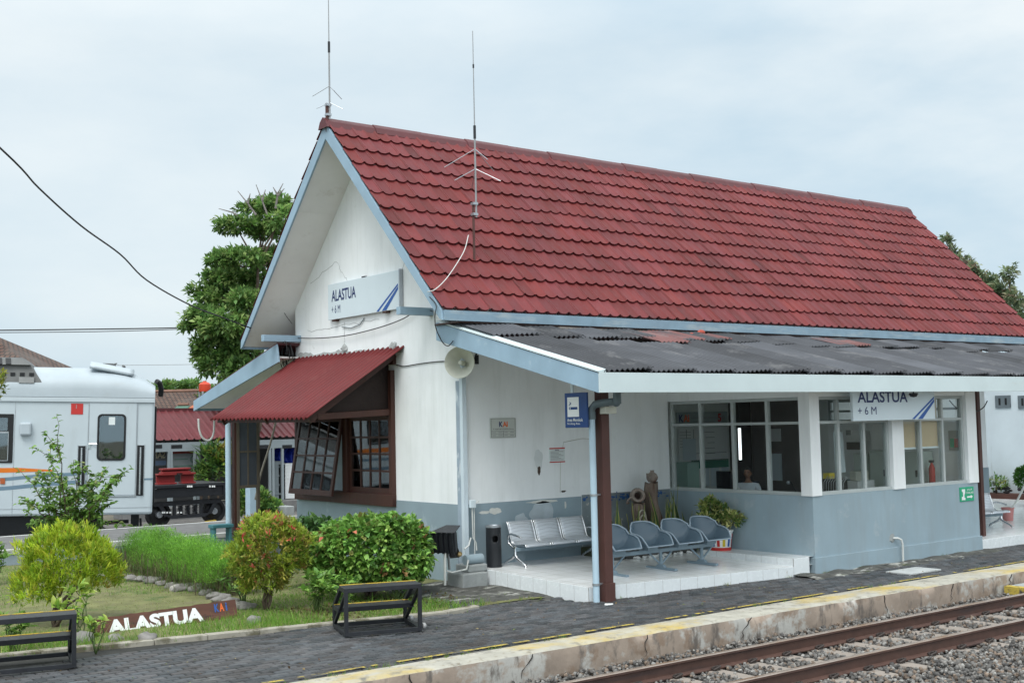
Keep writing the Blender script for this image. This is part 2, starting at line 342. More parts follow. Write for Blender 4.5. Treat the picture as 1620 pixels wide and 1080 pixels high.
# interlocking pavers, each a real block
paver_m = pm('dark_paver', (.05,.052,.055), .62, .28, 9, spec=.5, bmp=.4, bscale=50, attr=True, layers=(((.15,.15,.14), (1,1,1), 1.5, .60, .78), ((.10,.10,.085), (1,1,1), 5, .62, .8)))
m = MB(); cols = []
PV, PC = [], []
def kerb_y(x): return -2.23-.198*(x+1.5) if x < -1.5 else -2.05
sub_m = pm('paver_joint_sand', (.03,.03,.028), .95, .3, 8, bmp=.3)
m0 = MB(); m0.box(-14, -4.615, -.4, 40, 3.6, -.03); struct('pavement_bed', m0, sub_m)
LX, LY = .205, .105
prow = 0; y = -4.60
while y < -.02:
    off = (prow % 2)*LX/2; x = -12.4+off
    while x < 20:
        xc, yc = x+LX/2, y+LY/2
        far = xc > 6
        ok = yc < kerb_y(xc)-.05 if xc < -1.5 else (yc < -2.0 if xc < .1 else (yc < -2.70 if xc < 4.4 else yc < -3.05))
        if xc < -1.2 and yc > -1.9: ok = False
        if -1.5 < xc < .14 and yc < .3 and yc > -2.2: ok = noise.noise(Vector((xc*1.3, yc*1.3, 7))) < .15
        if ok:
            w_ = LX-.013; h_ = LY-.013; z = rr.gauss(0, .0022)+.010*noise.noise(Vector((xc*.9, yc*.9, 3))); tx, ty = rr.gauss(0, .010), rr.gauss(0, .014); e = .008; zz = .012
            jag = [(-.5, -.5), (-.17, -.5), (-.06, -.38), (.06, -.38), (.17, -.5), (.5, -.5), (.5, .5), (.17, .5), (.06, .62), (-.06, .62), (-.17, .5), (-.5, .5)]
            n = len(m.v); top = []; bot = []
            for a, b in jag:
                ax, ay = a*w_, b*h_
                ix, iy = ax*(1-2*e/w_), ay*(1-2*e/h_)
                top.append((xc+ix, yc+iy, z+ix*tx+iy*ty)); bot.append((xc+ax, yc+ay, z-zz+ax*tx+ay*ty))
            q = len(jag); m.v += top+bot
            m.f.append(list(range(n, n+q))); m.m.append(0)
            for i in range(q):
                j = (i+1) % q; m.f.append([n+i, n+q+i, n+q+j, n+j]); m.m.append(0)
            g = rr.uniform(.6, 1.45)*(1.1+.5*noise.noise(Vector((xc*.5, yc*.8, 0)))); wm = rr.uniform(-.005, .006)
            cols += [(.050*g+wm, .052*g, .056*g-wm*.6, 1)]*(2*q)
        x += LX
    y += LY; prow += 1
struct('pavement', m, paver_m, cols=cols)
m = MB()
yl = lambda x: -4.50-.006*(x+2.5)
for i in range(460):
    x = -12+i*.075
    if noise.noise(Vector((x*1.1, 9, 0)))+.5*noise.noise(Vector((x*6, 4, 0))) > -.12: m.add([(x, yl(x)-.028, .0155), (x+.07, yl(x)-.028, .0155), (x+.07, yl(x)+.028, .0155), (x, yl(x)+.028, .0155)], [(0,1,2,3)])
struct('yellow_line', m, yellow_line)
m = MB(); m.box(5.35, -4.2, -.02, 6.15, -3.75, .018); props(m.build('drain_cover', pm('pale_concrete_slab', (.42,.44,.44), .8, .15, 4), bevel=.005), 'pale concrete drain slab set in the pavers below the office windows', 'drain cover')
# mortar and dirt patch by the building corner, rubble apron along the bay
apron = pm('mossy_concrete', (.085,.085,.078), .9, .35, 3, bmp=.6, bscale=22, layers=(((.40,.40,.37), (1,2.2,1), 2.0, .53, .62), ((.05,.07,.025), (1,1,1), 2.8, .56, .70), ((.03,.03,.028), (1,1,1), 4, .55, .65)))
m = MB(); m.grid(lambda u, v: (-1.55+1.75*u, -2.12+2.4*v, -.03+.05*min(1, 5*u, 5*v+.3*noise.noise(Vector((u*5, 3, 1))))+.022*noise.noise(Vector((u*6, v*6, 1)))+.05*max(0, v-.6)), 30, 30); struct('concrete_apron', m, apron, smooth=180)
m = MB(); m.grid(lambda u, v: (4.0+5.2*u, -3.62+.03*noise.noise(Vector((u*20, 0, 2)))*2*(1-v)+.62*v, -.02+.055*min(1, v*2.2)*(.75+.6*noise.noise(Vector((u*14, v*3, 5))))), 90, 6); struct('rubble_apron', m, apron, smooth=180)
# kerb of the garden
m = MB()
for i in range(19):
    x0 = -12.6+i*.6; x1 = x0+.592
    m.hexa([(x0, kerb_y(x0)-.05, -.1), (x1, kerb_y(x1)-.05, -.1), (x1, kerb_y(x1)+.08, -.1), (x0, kerb_y(x0)+.08, -.1)],
           [(x0, kerb_y(x0)-.05, .03), (x1, kerb_y(x1)-.05, .028), (x1, kerb_y(x1)+.08, .03), (x0, kerb_y(x0)+.08, .032)])
struct('garden_kerb', m, pm('kerb_stone', (.33,.31,.26), .85, .2, 4, bmp=.4, layers=(((.36,.27,.10), (1,1,1), 2.2, .60, .68), ((.13,.12,.08), (1,1,1), 3.4, .48, .60))), bevel=.008)
# tiled porch floors
m_tile, nt, bs = newmat('white_floor_tiles')
v = coord(nt, (1,1,1)); br = nt.nodes.new('ShaderNodeTexBrick'); br.offset = 0; br.inputs['Scale'].default_value = 1; br.inputs['Brick Width'].default_value = .3; br.inputs['Row Height'].default_value = .3
br.inputs['Mortar Size'].default_value = .004; br.inputs['Color1'].default_value = (.80,.83,.84,1); br.inputs['Color2'].default_value = (.84,.86,.87,1); br.inputs['Mortar'].default_value = (.36,.34,.31,1)
nt.links.new(v, br.inputs['Vector'])
cc = mixc(nt, ramp(nt, noi(nt, v, 1.6, 6), .5, .8, (0,0,0,1), (.5,.5,.5,1)), br.outputs['Color'], (.50,.50,.48))
nt.links.new(cc, bs.inputs['Base Color']); bs.inputs['Roughness'].default_value = .22
bump(nt, bs, br.outputs['Fac'], -.3, .004)
riser_m = pm('white_riser_tiles', (.72,.76,.78), .25, .05, 3, bmp=0, layers=(((.40,.37,.32), (1,1,1), 3.5, .66, .74),))
grout = pm('tile_grout', (.30,.28,.25), .8, .1, 4, bmp=0)
FZ = lambda x, y: .19+(.06*(y+2.73)/2.73)-.030*max(0, x-.5)/3.5*(1 if y < -1.5 else .6)   # slight fall to the track side
XT = .161
def fy(x): return -2.731-.083*(x-XT)
m = MB(); m.grid(lambda u, v: (XT+(4.46-XT)*u, fy(XT+(4.46-XT)*u)*(1-v), FZ(XT+(4.46-XT)*u, fy(XT+(4.46-XT)*u)*(1-v))), 12, 8)
struct('porch_floor', m, m_tile)
m = MB(); g = MB()
def riser(x0, y0, x1, y1, zt):
    L = math.hypot(x1-x0, y1-y0); n = max(1, int(L/.3)); dx, dy = (x1-x0)/L, (y1-y0)/L; nx, ny = dy, -dx
    g.add([(x0, y0, -.06), (x1, y1, -.06), (x1, y1, zt(x1, y1)-.001), (x0, y0, zt(x0, y0)-.001)], [(0,1,2,3)])
    for i in range(n):
        a, b = i*L/n+.002, (i+1)*L/n-.002; q = .004
        p = [(x0+dx*t+nx*q, y0+dy*t+ny*q) for t in (a, b)]; r0 = [(x0+dx*t, y0+dy*t) for t in (a, b)]
        zt0, zt1 = zt(*p[0])-.006, zt(*p[1])-.006
        m.add([(p[0][0], p[0][1], -.05), (p[1][0], p[1][1], -.05), (p[1][0], p[1][1], zt1), (p[0][0], p[0][1], zt0), (r0[0][0], r0[0][1], zt0+.004), (r0[1][0], r0[1][1], zt1+.004)],
              [(0,1,2,3), (3,2,5,4)])
riser(XT, 0, XT, fy(XT), FZ); riser(XT, fy(XT), 4.02, fy(4.02), FZ)
S2 = lambda x, y: .275
riser(4.02, fy(4.02), 4.36, fy(4.36), S2); riser(4.02, -1.15, 4.02, fy(4.02), S2)
struct('porch_riser_tiles', m, riser_m); struct('porch_riser_grout', g, grout)
m = MB(); m.quad((4.02, fy(4.02), .275), (4.46, fy(4.46), .275), (4.46, -1.15, .275), (4.02, -1.15, .275)); m.quad((4.46,-1.15,.275),(4.46,-1.15,.15),(4.02,-1.15,.15),(4.02,-1.15,.275)); struct('porch_step', m, m_tile)
m = MB(); m.box(9.06, -3.09, -.1, 19.2, 3.5, .172); struct('far_porch_floor', m, m_tile)
m = MB(); riser2 = [(9.07+i*.3) for i in range(28)]
for x in riser2: m.box(x, -3.097, -.05, x+.296, -3.091, .168)
struct('far_porch_riser_tiles', m, riser_m)
# ================================================================== the station building
B = thing('station_building', 'white station building with steep red tiled roof, grey dado and lean-to canopies', 'station building')
RY, RZ, EY, EZ, X0, X1 = 2.73, 7.64, -.69, 4.12, -.804, 15.82
SL = math.hypot(RY-EY, RZ-EZ)
def tiles(side, ns, name):
    m = MB(); cols = []; nC, P = 12, .218; rr = random.Random(11); Lc = SL/nC
    dY, dZ = (EY-RY)/SL, (EZ-RZ)/SL; nY, nZ = dZ, -dY
    nx = int((X1-X0)/P); P = (X1-X0)/nx
    for c in range(nC):
        jig = rr.uniform(-.004, .004)
        for i in range(nx):
            g = rr.uniform(.84, 1.14); pur = rr.uniform(-.006, .02)
            if rr.random() < .03: g *= .75
            col = (.142*g, (.0235+pur*.25)*g, (.0235+pur*.45)*g, 1); n = len(m.v); lift = rr.uniform(-.003, .005); slip = rr.gauss(0, .004)+(.018 if rr.random() < .012 else 0)
            for jt, t in enumerate((0, .5, 1.03, 1.03)):
                for k_ in range(ns+1):
                    p = k_/ns; x = X0+(i+p)*P
                    wv = (.5+.5*math.cos(2*PI*(p-.10)))**5; dip = math.sin(PI*((p-.10) % 1))
                    h = .008+.022*wv+.034*min(t, 1)+lift+jig*t; s = (c+t)*Lc+slip+(0 if t < 1 else .036*(dip-.6))+.006*noise.noise(Vector((x*.7, c, 0)))
                    if jt == 3: h -= .038; s -= .012
                    s = min(s, SL+.02)
                    m.v.append((x, (RY+dY*s+nY*h) if side > 0 else 2*RY-(RY+dY*s+nY*h), RZ+dZ*s-nZ*0+abs(nZ)*h)); cols.append(col)
            for jt in range(3):
                for k_ in range(ns):
                    a = n+jt*(ns+1)+k_; m.f.append([a, a+1, a+ns+2, a+ns+1] if side < 0 else [a, a+ns+1, a+ns+2, a+1]); m.m.append(0)
    return m.build(name, tile_m, B, smooth=45, cols=cols)
roof = tiles(1, 8, 'roof'); roof_back = tiles(-1, 3, 'roof')
m = MB()
for i in range(17):
    xa, xb = X0-.05+i*.985, X0-.05+(i+1)*.985+.03; q = .008*(i % 2)
    for dz, pts in ((0, [(-.16, -.135), (-.10, -.02), (0, .055), (.10, -.02), (.16, -.135)]),):
        P1 = [(xa, RY+a, RZ+.01+b+q) for a, b in pts]; P2 = [(xb, RY+a*.97, RZ+.012+b+q-.006) for a, b in pts]
        m.add(P1+P2, [(j, j+1, j+6, j+5) for j in range(4)]+[(0,1,2,3,4), (9,8,7,6,5)])
m.build('ridge_cap', ridge_m, roof)
def barge(sgn):
    f = lambda y: RY+sgn*(y-RY)
    poly = [(f(2.73), 7.63), (f(-.70), 4.115), (f(-.726), 3.955), (f(-.66), 3.98), (f(2.73), 7.34)]
    m = MB(); m.prism(poly if sgn > 0 else poly[::-1], (X0, 0, 0), (0,1,0), (0,0,1), .035); return m.build('bargeboard', trim, roof, bevel=.004)
barge(1); barge(-1)
m = MB(); m.prism([(2.73, 7.63), (-.70, 4.115), (-.726, 3.955), (2.73, 7.34), (6.186, 3.955), (6.16, 4.115)], (15.75, 0, 0), (0,1,0), (0,0,1), .035); m.build('bargeboard', trim, roof)
m = MB(); m.box(X0+.036, -.735, 3.955, 15.75, -.70, 4.105); m.build('fascia', pm('weathered_fascia', (.22,.32,.40), .6, .14, 3, bmp=.3, layers=(((.38,.44,.46), (.6,3,3), 2.2, .52, .7), ((.30,.22,.14), (.7,4,4), 3.2, .68, .76))), roof)
m = MB(); m.box(X0+.036, 6.16, 3.955, 15.75, 6.195, 4.105); m.build('fascia', trim, roof)
m = MB()        # soffit boards under both slopes
for sgn in (1, -1):
    f = lambda y: RY+sgn*(y-RY)
    for k_ in range(3):
        y0, y1 = 2.73-1.14*k_, 2.73-1.14*(k_+1)+.006; z0, z1 = 7.40-1.135*k_, 7.40-1.135*(k_+1)+.006
        m.prism([(f(y0), z0), (f(y1), z1), (f(y1), z1+.03), (f(y0), z0+.03)][::sgn], (X0+.036, 0, 0), (0,1,0), (0,0,1), 15.75-X0-.04)
m.build('soffit', soffit_m, roof)
m = MB(); m.box(X0+.04, 5.24, 4.05, -.002, 5.36, 4.17); m.box(-.62, .70, 4.17, -.002, .82, 4.29); each(m, 'eave_beam', trim, B)
# ---- walls
m = MB(); T = .15
zt = lambda y: 7.39-(abs(y-RY))*.993
W0, W1, WZ0, WZ1 = 1.93, 5.40, 1.12, 2.72
def gp(poly): m.prism(poly, (0, 0, 0), (0,1,0), (0,0,1), T)
gp([(0, 0), (W0, 0), (W0, zt(W0)), (0, zt(0))]); gp([(W0, 0), (W1, 0), (W1, WZ0), (W0, WZ0)])
gp([(W0, WZ1), (W1, WZ1), (W1, zt(W1)), (RY, zt(RY)), (W0, zt(W0))]); gp([(W1, 0), (5.47, 0), (5.47, zt(5.47)), (W1, zt(W1))])
m.build('gable_wall', white_wall, B)
m = MB()
m.box(.151, 0, .0, 4.458, .12, 3.72); m.box(9.03, 0, .0, 14.4, .12, 3.72); m.box(4.458, 0, 2.82, 9.03, .12, 3.72)
m.build('front_wall', white_wall, B)
m = MB(); m.box(.151, 5.32, 0, 14.25, 5.47, 4.3); m.box(14.25, .121, 0, 14.4, 5.47, 4.3); m.build('back_wall', white_wall, B)
m = MB(); m.prism([(-.06, 4.3), (5.47, 4.3), (2.73, 7.39)], (14.25, 0, 0), (0,1,0), (0,0,1), .15); m.build('gable_wall', white_wall, B)
m = MB(); m.box(-.004, .10, 0, 0, W0, 1.2); m.box(-.004, W0, 0, 0, 5.47, 1.117); m.box(.062, -.005, .1, 2.40, 0, 1.2); m.box(9.05, -.005, .1, 14.4, 0, 1.15); each(m, 'dado', dado, B)
m = MB(); m.box(-.030, .10, 0, -.0045, 5.47, .62); m.build('plinth', dado_lit, B, bevel=.008)
m = MB(); m.box(2.41, -.004, .1, 4.45, 0, 1.22); m.build('dado', dado_old, B)
m = MB(); rr = random.Random(5)
for i in range(60):
    x = rr.uniform(2.45, 3.5) if i < 48 else rr.uniform(4.1, 4.44); z = rr.gauss(1.15, .03); m.ball((x, -.006, z), 1, 6, 4, sq=(rr.uniform(.01, .05), .004, rr.uniform(.006, .02)))
o = m.build('blue_paint_scrap', pm('flaking_blue_paint', (.03,.10,.28), .7, .2, 8, bmp=0), B); o['kind'] = 'stuff'
m = MB(); m.box(-.015, -.078, 0, .06, -.001, 3.75); m.build('pilaster', pilaster_m, B); m = MB(); m.box(-.016, .001, 0, 0, .098, 3.1); m.build('pilaster', stripe_m, B)
m = MB(); rr = random.Random(8)
def crack(pts, r=.0035):
    P = []
    for a, b in zip(pts, pts[1:]):
        for t in range(6): P.append(Vector(a).lerp(Vector(b), t/6)+Vector((0, rr.gauss(0, .012), rr.gauss(0, .012))))
    m.tube(P+[Vector(pts[-1])], r, 4)
for pts in ([(491,451),(510,432),(533,415),(540,430),(551,447)], [(487,523),(520,520),(560,511),(600,505)], [(545,511),(545,545)]): crack([at(x, y, x=-.002) for x, y in pts])
crack([at(x, y, x=-.002) for x, y in ((627,452),(640,415))], .003)
each(m, 'wall_crack', pm('grey_crack', (.33,.34,.34), .9, .1, 5, bmp=0), B)
m = MB()
m.grid(lambda u, v: tuple(at(472+166*u, 567-10*u-(7+5*noise.noise(Vector((u*9, 0, 0)))+3*noise.noise(Vector((u*30, 0, 0))))*v, x=-.012)), 60, 1)
for px, py in ((545,551),(622,547)): m.ball(at(px, py, x=-.01), .09, 9, 6, sq=(.4, 1.1, .8), ns=.6)
each(m, 'mortar_patch', pm('pale_mortar', (.40,.42,.42), .9, .15, 6, bmp=.4), B)
def patch(nm, mat, c, rx, rz_, seed, y=-.0065):
    m = MB(); n = 26; m.add([(c[0]+rx*math.cos(a)*(1+.45*noise.noise(Vector((math.cos(a)*1.5, math.sin(a)*1.5, seed)))), y, c[1]+rz_*math.sin(a)*(1+.45*noise.noise(Vector((math.cos(a)*1.5, math.sin(a)*1.5, seed+9))))) for a in [2*PI*i/n for i in range(n)]], [list(range(n))]); m.build(nm, mat, B)
scraped = pm('scraped_lighter_paint', (.40,.46,.50), .8, .12, 5); bare = pm('bare_plaster', (.60,.61,.58), .9, .1, 6)
patch('scraped_patch', scraped, (1.55, .97), .26, .19, 1.3); patch('scraped_patch', scraped, (1.12, .90), .12, .10, 4.1); patch('bare_patch', bare, (.62, 1.07), .13, .05, 7.7); patch('bare_patch', bare, (.42, 1.06), .10, .025, 2.2); patch('bare_patch', bare, (.98, .62), .05, .09, 5.2); patch('bare_patch', bare, (1.60, 1.16), .35, .022, 6.1); patch('bare_patch', bare, (2.05, 1.08), .02, .06, 8.4)
hole_m = pm('dark_wall_hole', (.07,.05,.04), .9, .3, 9)
patch('wall_hole', hole_m, (1.52, 1.66), .035, .075, 3.3, -.0015); patch('wall_hole', hole_m, (2.02, 1.30), .05, .018, 1.9, -.0015); patch('repair_patch', pm('repair_filler', (.66,.70,.71), .8, .06, 4), (1.52, 1.86), .08, .16, 2.6, -.001)
m = MB(); m.tube([(1.86, -.001, 1.02), (1.85, -.001, 1.2)], .004, 4); q = [(1.95,1.28),(1.98,1.85),(2.05,2.10),(2.45,2.15),(2.82,2.12),(2.88,1.9),(2.86,1.35)]; m.tube([(a, -.0005, b) for a, b in q], .006, 4); each(m, 'wall_crack', pm('faint_crack', (.47,.47,.44), .9, .1, 5, bmp=0), B)
# ---- canopy (lean-to) on the track side
CX0, CX1 = -.465, 17.2; CT = lambda y: 4.0-(.94/3.68)*(-.07-y)
m = MB(); cols = []; rr = random.Random(21)
def sheet(x0, x1, ya, yb, lift, tilt, col, per=.092, amp=.015, skew=0):
    n = int((x1-x0)/per*6); b = len(m.v); k_ = 4
    for j in range(k_+1):
        y = ya+(yb-ya)*j/k_
        for i in range(n+1):
            x = x0+(x1-x0)*i/n; m.v.append((x+skew*(j/k_), y, CT(y)+.022+lift+tilt*(i/n)+amp*math.sin(2*PI*x/per)+.004*noise.noise(Vector((x, y*2, 3))))); q_ = .72+.28*(.5+.5*math.sin(2*PI*x/per)); cols.append((col[0]*q_, col[1]*q_, col[2]*q_, 1))  # troughs of the corrugation darkened in the colour to stand for shade
    for j in range(k_):
        for i in range(n): a = b+j*(n+1)+i; m.f.append([a, a+n+1, a+n+2, a+1]); m.m.append(0)
    for i in range(n):                                   # the cut edge at the bottom of the sheet
        a = b+k_*(n+1)+i; q = len(m.v); p, p2 = m.v[a], m.v[a+1]; m.v.extend([(p[0], p[1]+.001, p[2]-.010), (p2[0], p2[1]+.001, p2[2]-.010)]); cols.extend([(*col, 1)]*2); m.f.append([a, q, q+1, a+1]); m.m.append(0)
x = CX0+.10; i = 0
while x < CX1:
    w_ = .86; g = rr.uniform(.6, 1.45)
    gc = lambda g: (.060*g, .064*g, .074*g)
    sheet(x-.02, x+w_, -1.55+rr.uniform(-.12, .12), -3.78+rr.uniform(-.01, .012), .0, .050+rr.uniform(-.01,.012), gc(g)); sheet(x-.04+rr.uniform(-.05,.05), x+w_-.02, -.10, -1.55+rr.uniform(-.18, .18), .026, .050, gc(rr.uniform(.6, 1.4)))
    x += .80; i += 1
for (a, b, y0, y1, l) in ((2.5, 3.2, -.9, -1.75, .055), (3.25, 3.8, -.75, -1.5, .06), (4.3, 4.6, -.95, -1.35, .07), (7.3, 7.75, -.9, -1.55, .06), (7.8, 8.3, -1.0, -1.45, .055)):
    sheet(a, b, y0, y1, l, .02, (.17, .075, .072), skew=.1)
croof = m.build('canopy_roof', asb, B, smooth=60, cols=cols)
m = MB(); m.prism([(-.06, 3.985), (-.06, 3.71), (-3.75, 2.79), (-3.75, 3.045)], (CX0, 0, 0), (0,1,0), (0,0,1), .035); m.build('bargeboard', trim, croof, bevel=.004)
m = MB(); m.hexa([(CX0-.012, -3.77, 3.055), (CX0+.115, -3.77, 3.055), (CX0+.115, -.08, 3.99), (CX0-.012, -.08, 3.99)], [(CX0-.012, -3.77, 3.073), (CX0+.115, -3.77, 3.095), (CX0+.115, -.08, 4.03), (CX0-.012, -.08, 4.008)]); m.build('flashing', fascia_w, croof)
m = MB(); m.box(CX0+.0, -3.785, 2.795, CX1, -3.752, 3.052); m.build('fascia', fascia_w, croof, bevel=.003)
m = MB(); m.hexa([(CX0+.036, -3.75, 2.86), (CX1, -3.75, 2.86), (CX1, -.002, 3.76), (CX0+.036, -.002, 3.76)], [(CX0+.036, -3.75, 2.89), (CX1, -3.75, 2.89), (CX1, -.002, 3.79), (CX0+.036, -.002, 3.79)]); m.build('soffit', soffit_m, croof)
m = MB(); m.box(X0+.3, -.69, 3.93, 15.7, -.08, 3.954); m.build('eave_underside', brown, roof)
m = MB()
for (x, y, l) in ((1.4, -.72, 1.3), (3.0, -.78, 1.0), (5.2, -.8, .6)): m.beam((x, y, CT(y)+.075), (x+l, y+.03, CT(y)+.06), .09, .03)
each(m, 'loose_batten', pm('weathered_wood', (.22,.20,.18), .9, .25, 5), croof)
m = MB(); m.ball((4.55, -.78, CT(-.78)+.10), .07, 8, 6, sq=(1.4,.6,.7)); m.ball((4.25, -.85, CT(-.85)+.08), .05, 8, 6, sq=(1.6,.6,.4)); each(m, 'broken_tile', pm('broken_tile_red', (.38,.07,.045), .7, .1, 5), croof)
# canopy posts with downpipe
m = MB(); m.box(.335, -2.89, .24, .475, -2.75, 3.02); m.box(.318, -2.907, -.02, .492, -2.733, .24); post = m.build('canopy_post', brown_post, B, bevel=.006)
m = MB(); px_, py_ = .215, -2.825
m.tube([(px_, py_, 0), (px_, py_, 2.50)], .045, 16); m.build('downpipe', pipe_m, post, smooth=40)
m = MB(); m.tube([(px_, py_, 2.49), (px_, py_, 2.60), (px_+.02, py_-.05, 2.66), (px_+.08, py_-.18, 2.68), (px_+.12, py_-.33, 2.69)], .052, 14); m.tube([(px_, py_, 2.46), (px_, py_, 2.56)], .055, 14)
m.tube([(px_+.13, py_-.38, 2.66), (px_+.13, py_-.38, 2.90)], .055, 14); m.ball((px_+.13, py_-.36, 2.68), .06); m.build('pipe_elbow', grey_pvc, post, smooth=50)
m = MB()
for z in (.22, 1.42): m.lathe([(.046, z), (.053, z), (.053, z+.03), (.046, z+.03)], (px_, py_, 0), n=16); m.box(px_+.03, py_-.01, z+.005, px_+.13, py_+.02, z+.025)
m.build('pipe_clamp', dull_steel, post)
m = MB(); m.box(.30, -3.02, 2.53, .50, -2.895, 2.63); m.build('junction_block', cream, post, bevel=.006)
m = MB(); m.box(9.70, -2.77, 0, 9.79, -2.68, 3.0); m.box(14.5, -2.77, 0, 14.6, -2.67, 3.0); each(m, 'canopy_post', brown_post, B)
# ---- lean-to on the far side
m = MB(); m.hexa([(CX0, 5.3, 3.99), (16, 5.3, 3.99), (16, 9.25, 3.03), (CX0, 9.25, 3.03)][::-1], [(CX0, 5.3, 4.03), (16, 5.3, 4.03), (16, 9.25, 3.07), (CX0, 9.25, 3.07)][::-1]); cr2 = m.build('canopy_roof', ridge_m, B)
m = MB(); m.prism([(5.28, 4.0), (9.23, 3.045), (9.23, 2.83), (5.20, 3.66)], (CX0-.03, 0, 0), (0,1,0), (0,0,1), .035); m.build('bargeboard', trim, cr2, bevel=.004)
m = MB(); m.box(CX0, 9.235, 2.83, 16, 9.265, 3.02); m.build('fascia', trim, cr2)
m = MB(); m.hexa([(CX0+.01, 5.3, 3.74), (16, 5.3, 3.74), (16, 9.2, 2.88), (CX0+.01, 9.2, 2.88)][::-1], [(CX0+.01, 5.3, 3.77), (16, 5.3, 3.77), (16, 9.2, 2.91), (CX0+.01, 9.2, 2.91)][::-1]); m.build('soffit', soffit_m, cr2)
m = MB(); m.box(-.06, 8.14, .25, .04, 8.28, 2.95); p2 = m.build('canopy_post', brown, B); m = MB(); m.tube([(-.17, 8.2, .25), (-.17, 8.2, 2.75)], .06, 14); m.build('downpipe', pipe_m, p2, smooth=40)
# ---- window group under the awning
m = MB(); FX = -.06
m.box(FX-.02, W0-.026, WZ0+.171, .10, W0+.07, 3.36); m.box(FX-.02, W1-.09, WZ0+.171, .10, W1-.004, 2.579)
m.box(FX-.03, W0-.03, WZ0-.03, .10, W1, WZ0+.17); m.box(FX-.02, 3.42, WZ0+.17, .10, 3.58, 2.66); m.box(FX-.02, W0+.10, 2.58, .10, W1, 2.72)
win = m.build('window', brown, B, bevel=.006)
def sash(y0, y1, z0, z1, nc, nr, org, ang, sname='sash'):
    # a casement in its own plane: u along Y, v along Z; hinged along its top edge
    R = Matrix.Rotation(ang, 3, 'Y'); o = Vector(org)
    def tr(mb): mb.v = [tuple(o+R @ Vector(p)) for p in mb.v]; return mb
    m = MB(); h = z1-z0; f = .075
    m.box(-.022, y0, -h, .022, y0+f, 0); m.box(-.022, y1-f, -h, .022, y1, 0); m.box(-.021, y0+f, -f, .021, y1-f, 0); m.box(-.021, y0+f, -h, .021, y1-f, -h+f+.02)
    for i in range(1, nc): y = y0+f+(y1-y0-2*f)*i/nc; m.box(-.019, y-.017, -h+f, .019, y+.017, -f)
    for i in range(1, nr): z = -h+f+.02+(h-2*f-.02)*i/nr; m.box(-.0175, y0+f, z-.017, .0175, y1-f, z+.017)
    s = tr(m).build(sname, brown, win)
    m = MB(); m.box(-.004, y0+f*.5, -h+f*.5, .004, y1-f*.5, -f*.5); tr(m).build('pane', dark_glass, s)
# sub-part depth: panes sit under the sash, which is a part of the building
_b = win
win = B
sash(2.02, 3.43, 1.29, 2.60, 4, 4, (.0, 0, 2.60), 0)
sash(3.52, 5.16, 1.20, 2.60, 4, 4, (-.085, 0, 2.60), math.radians(9.5))
win = _b
m = MB(); m.grid(lambda u, v: (.24+.03*math.sin(u*40), 3.5+1.86*u, 1.15+1.5*v), 60, 3); m.build('curtain', pm('pale_curtain', (.62,.68,.72), .9, .06, 4), B, smooth=180)
m = MB(); m.grid(lambda u, v: (.26+.03*math.sin(u*14), 2.95+.42*u*(.45+.55*v), 1.25+1.35*v), 24, 6); m.build('curtain', bpy.data.materials['pale_curtain'], B, smooth=180)
# awning
AW = dict(t0=(0, 1.58, 3.73), t1=(0, 5.42, 3.76), b0=(-1.66, 1.86, 2.575), b1=(-1.66, 5.66, 2.62))
def aw(u, v_):
    a = Vector(AW['t0']).lerp(Vector(AW['t1']), u); b = Vector(AW['b0']).lerp(Vector(AW['b1']), u); p = a.lerp(b, v_)
    p.z += .024*math.sin(2*PI*u*24)+.012*noise.noise(Vector((u*3, v_*2, 0))); return p
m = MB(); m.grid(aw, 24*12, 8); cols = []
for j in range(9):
    for i in range(289): d = .58+.42*(.5+.5*math.sin(2*PI*i/12))+.10*noise.noise(Vector((i*.11, j*.6, 4))); cols.append((.15*d, .019*d, .021*d, 1))  # shade between the ribs is painted into the vertex colours
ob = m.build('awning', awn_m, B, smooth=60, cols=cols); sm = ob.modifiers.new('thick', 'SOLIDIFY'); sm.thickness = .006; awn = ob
m = MB()
for y in (1.97, 3.55, 5.30):
    m.beam((-.02, y-.1, 3.62), (-1.56, y+.02, 2.55), .06, .12); m.beam((-.03, y, 2.66), (-1.42, y, 2.60), .06, .10)
m.beam((-1.50, 1.95, 2.545), (-1.50, 5.6, 2.58), .07, .06); m.box(-.06, 1.85, 3.45, -.001, 5.45, 3.58)
each(m, 'rafter', brown, awn)
m = MB(); m.prism([(-.03, 2.715), (-1.25, 2.665), (-.03, 3.52)], (0, 2.06, 0), (1,0,0), (0,0,1), .02); m.prism([(-.03, 2.715), (-1.25, 2.665), (-.03, 3.52)], (0, 5.25, 0), (1,0,0), (0,0,1), .02); each(m, 'side_board', pm('dark_side_board', (.022,.012,.010), .7, .25, 5, bmp=.3), awn)  # darker than the other wood: shade of the recess put into the colour
# ---- office bay
BX0, BX1, BY = 4.458, 9.03, -3.116
m = MB()
m.box(BX0, BY, 0, BX1, BY+.14, 1.195); m.box(BX0, BY+.14, 0, BX0+.14, -.001, 1.195); m.box(BX1-.14, BY+.14, 0, BX1, -.001, 1.195)
m.build('bay_dado', dado_lit, B)
m = MB(); m.box(BX0-.025, BY-.025, -.02, BX1+.03, BY-.001, .255); m.box(BX0-.025, BY-.001, -.02, BX0-.001, BY+.35, .255); m.build('plinth', dado_lit, B, bevel=.006)
m = MB()
for x0, x1 in ((BX0-.028, 4.668), (6.54, 6.86), (8.74, BX1+.012)): m.box(x0, BY-.022, 1.196, x1, BY+.16, 3.08)
m.box(BX0-.028, BY+.1605, 1.196, BX0+.17, BY+.20, 3.08); each(m, 'bay_column', white_wall, B, bevel=.004)
m = MB(); m.box(4.67, BY, 2.745, 8.738, BY+.14, 3.05); m.box(BX1-.14, BY+.201, 1.196, BX1, -.001, 2.30)
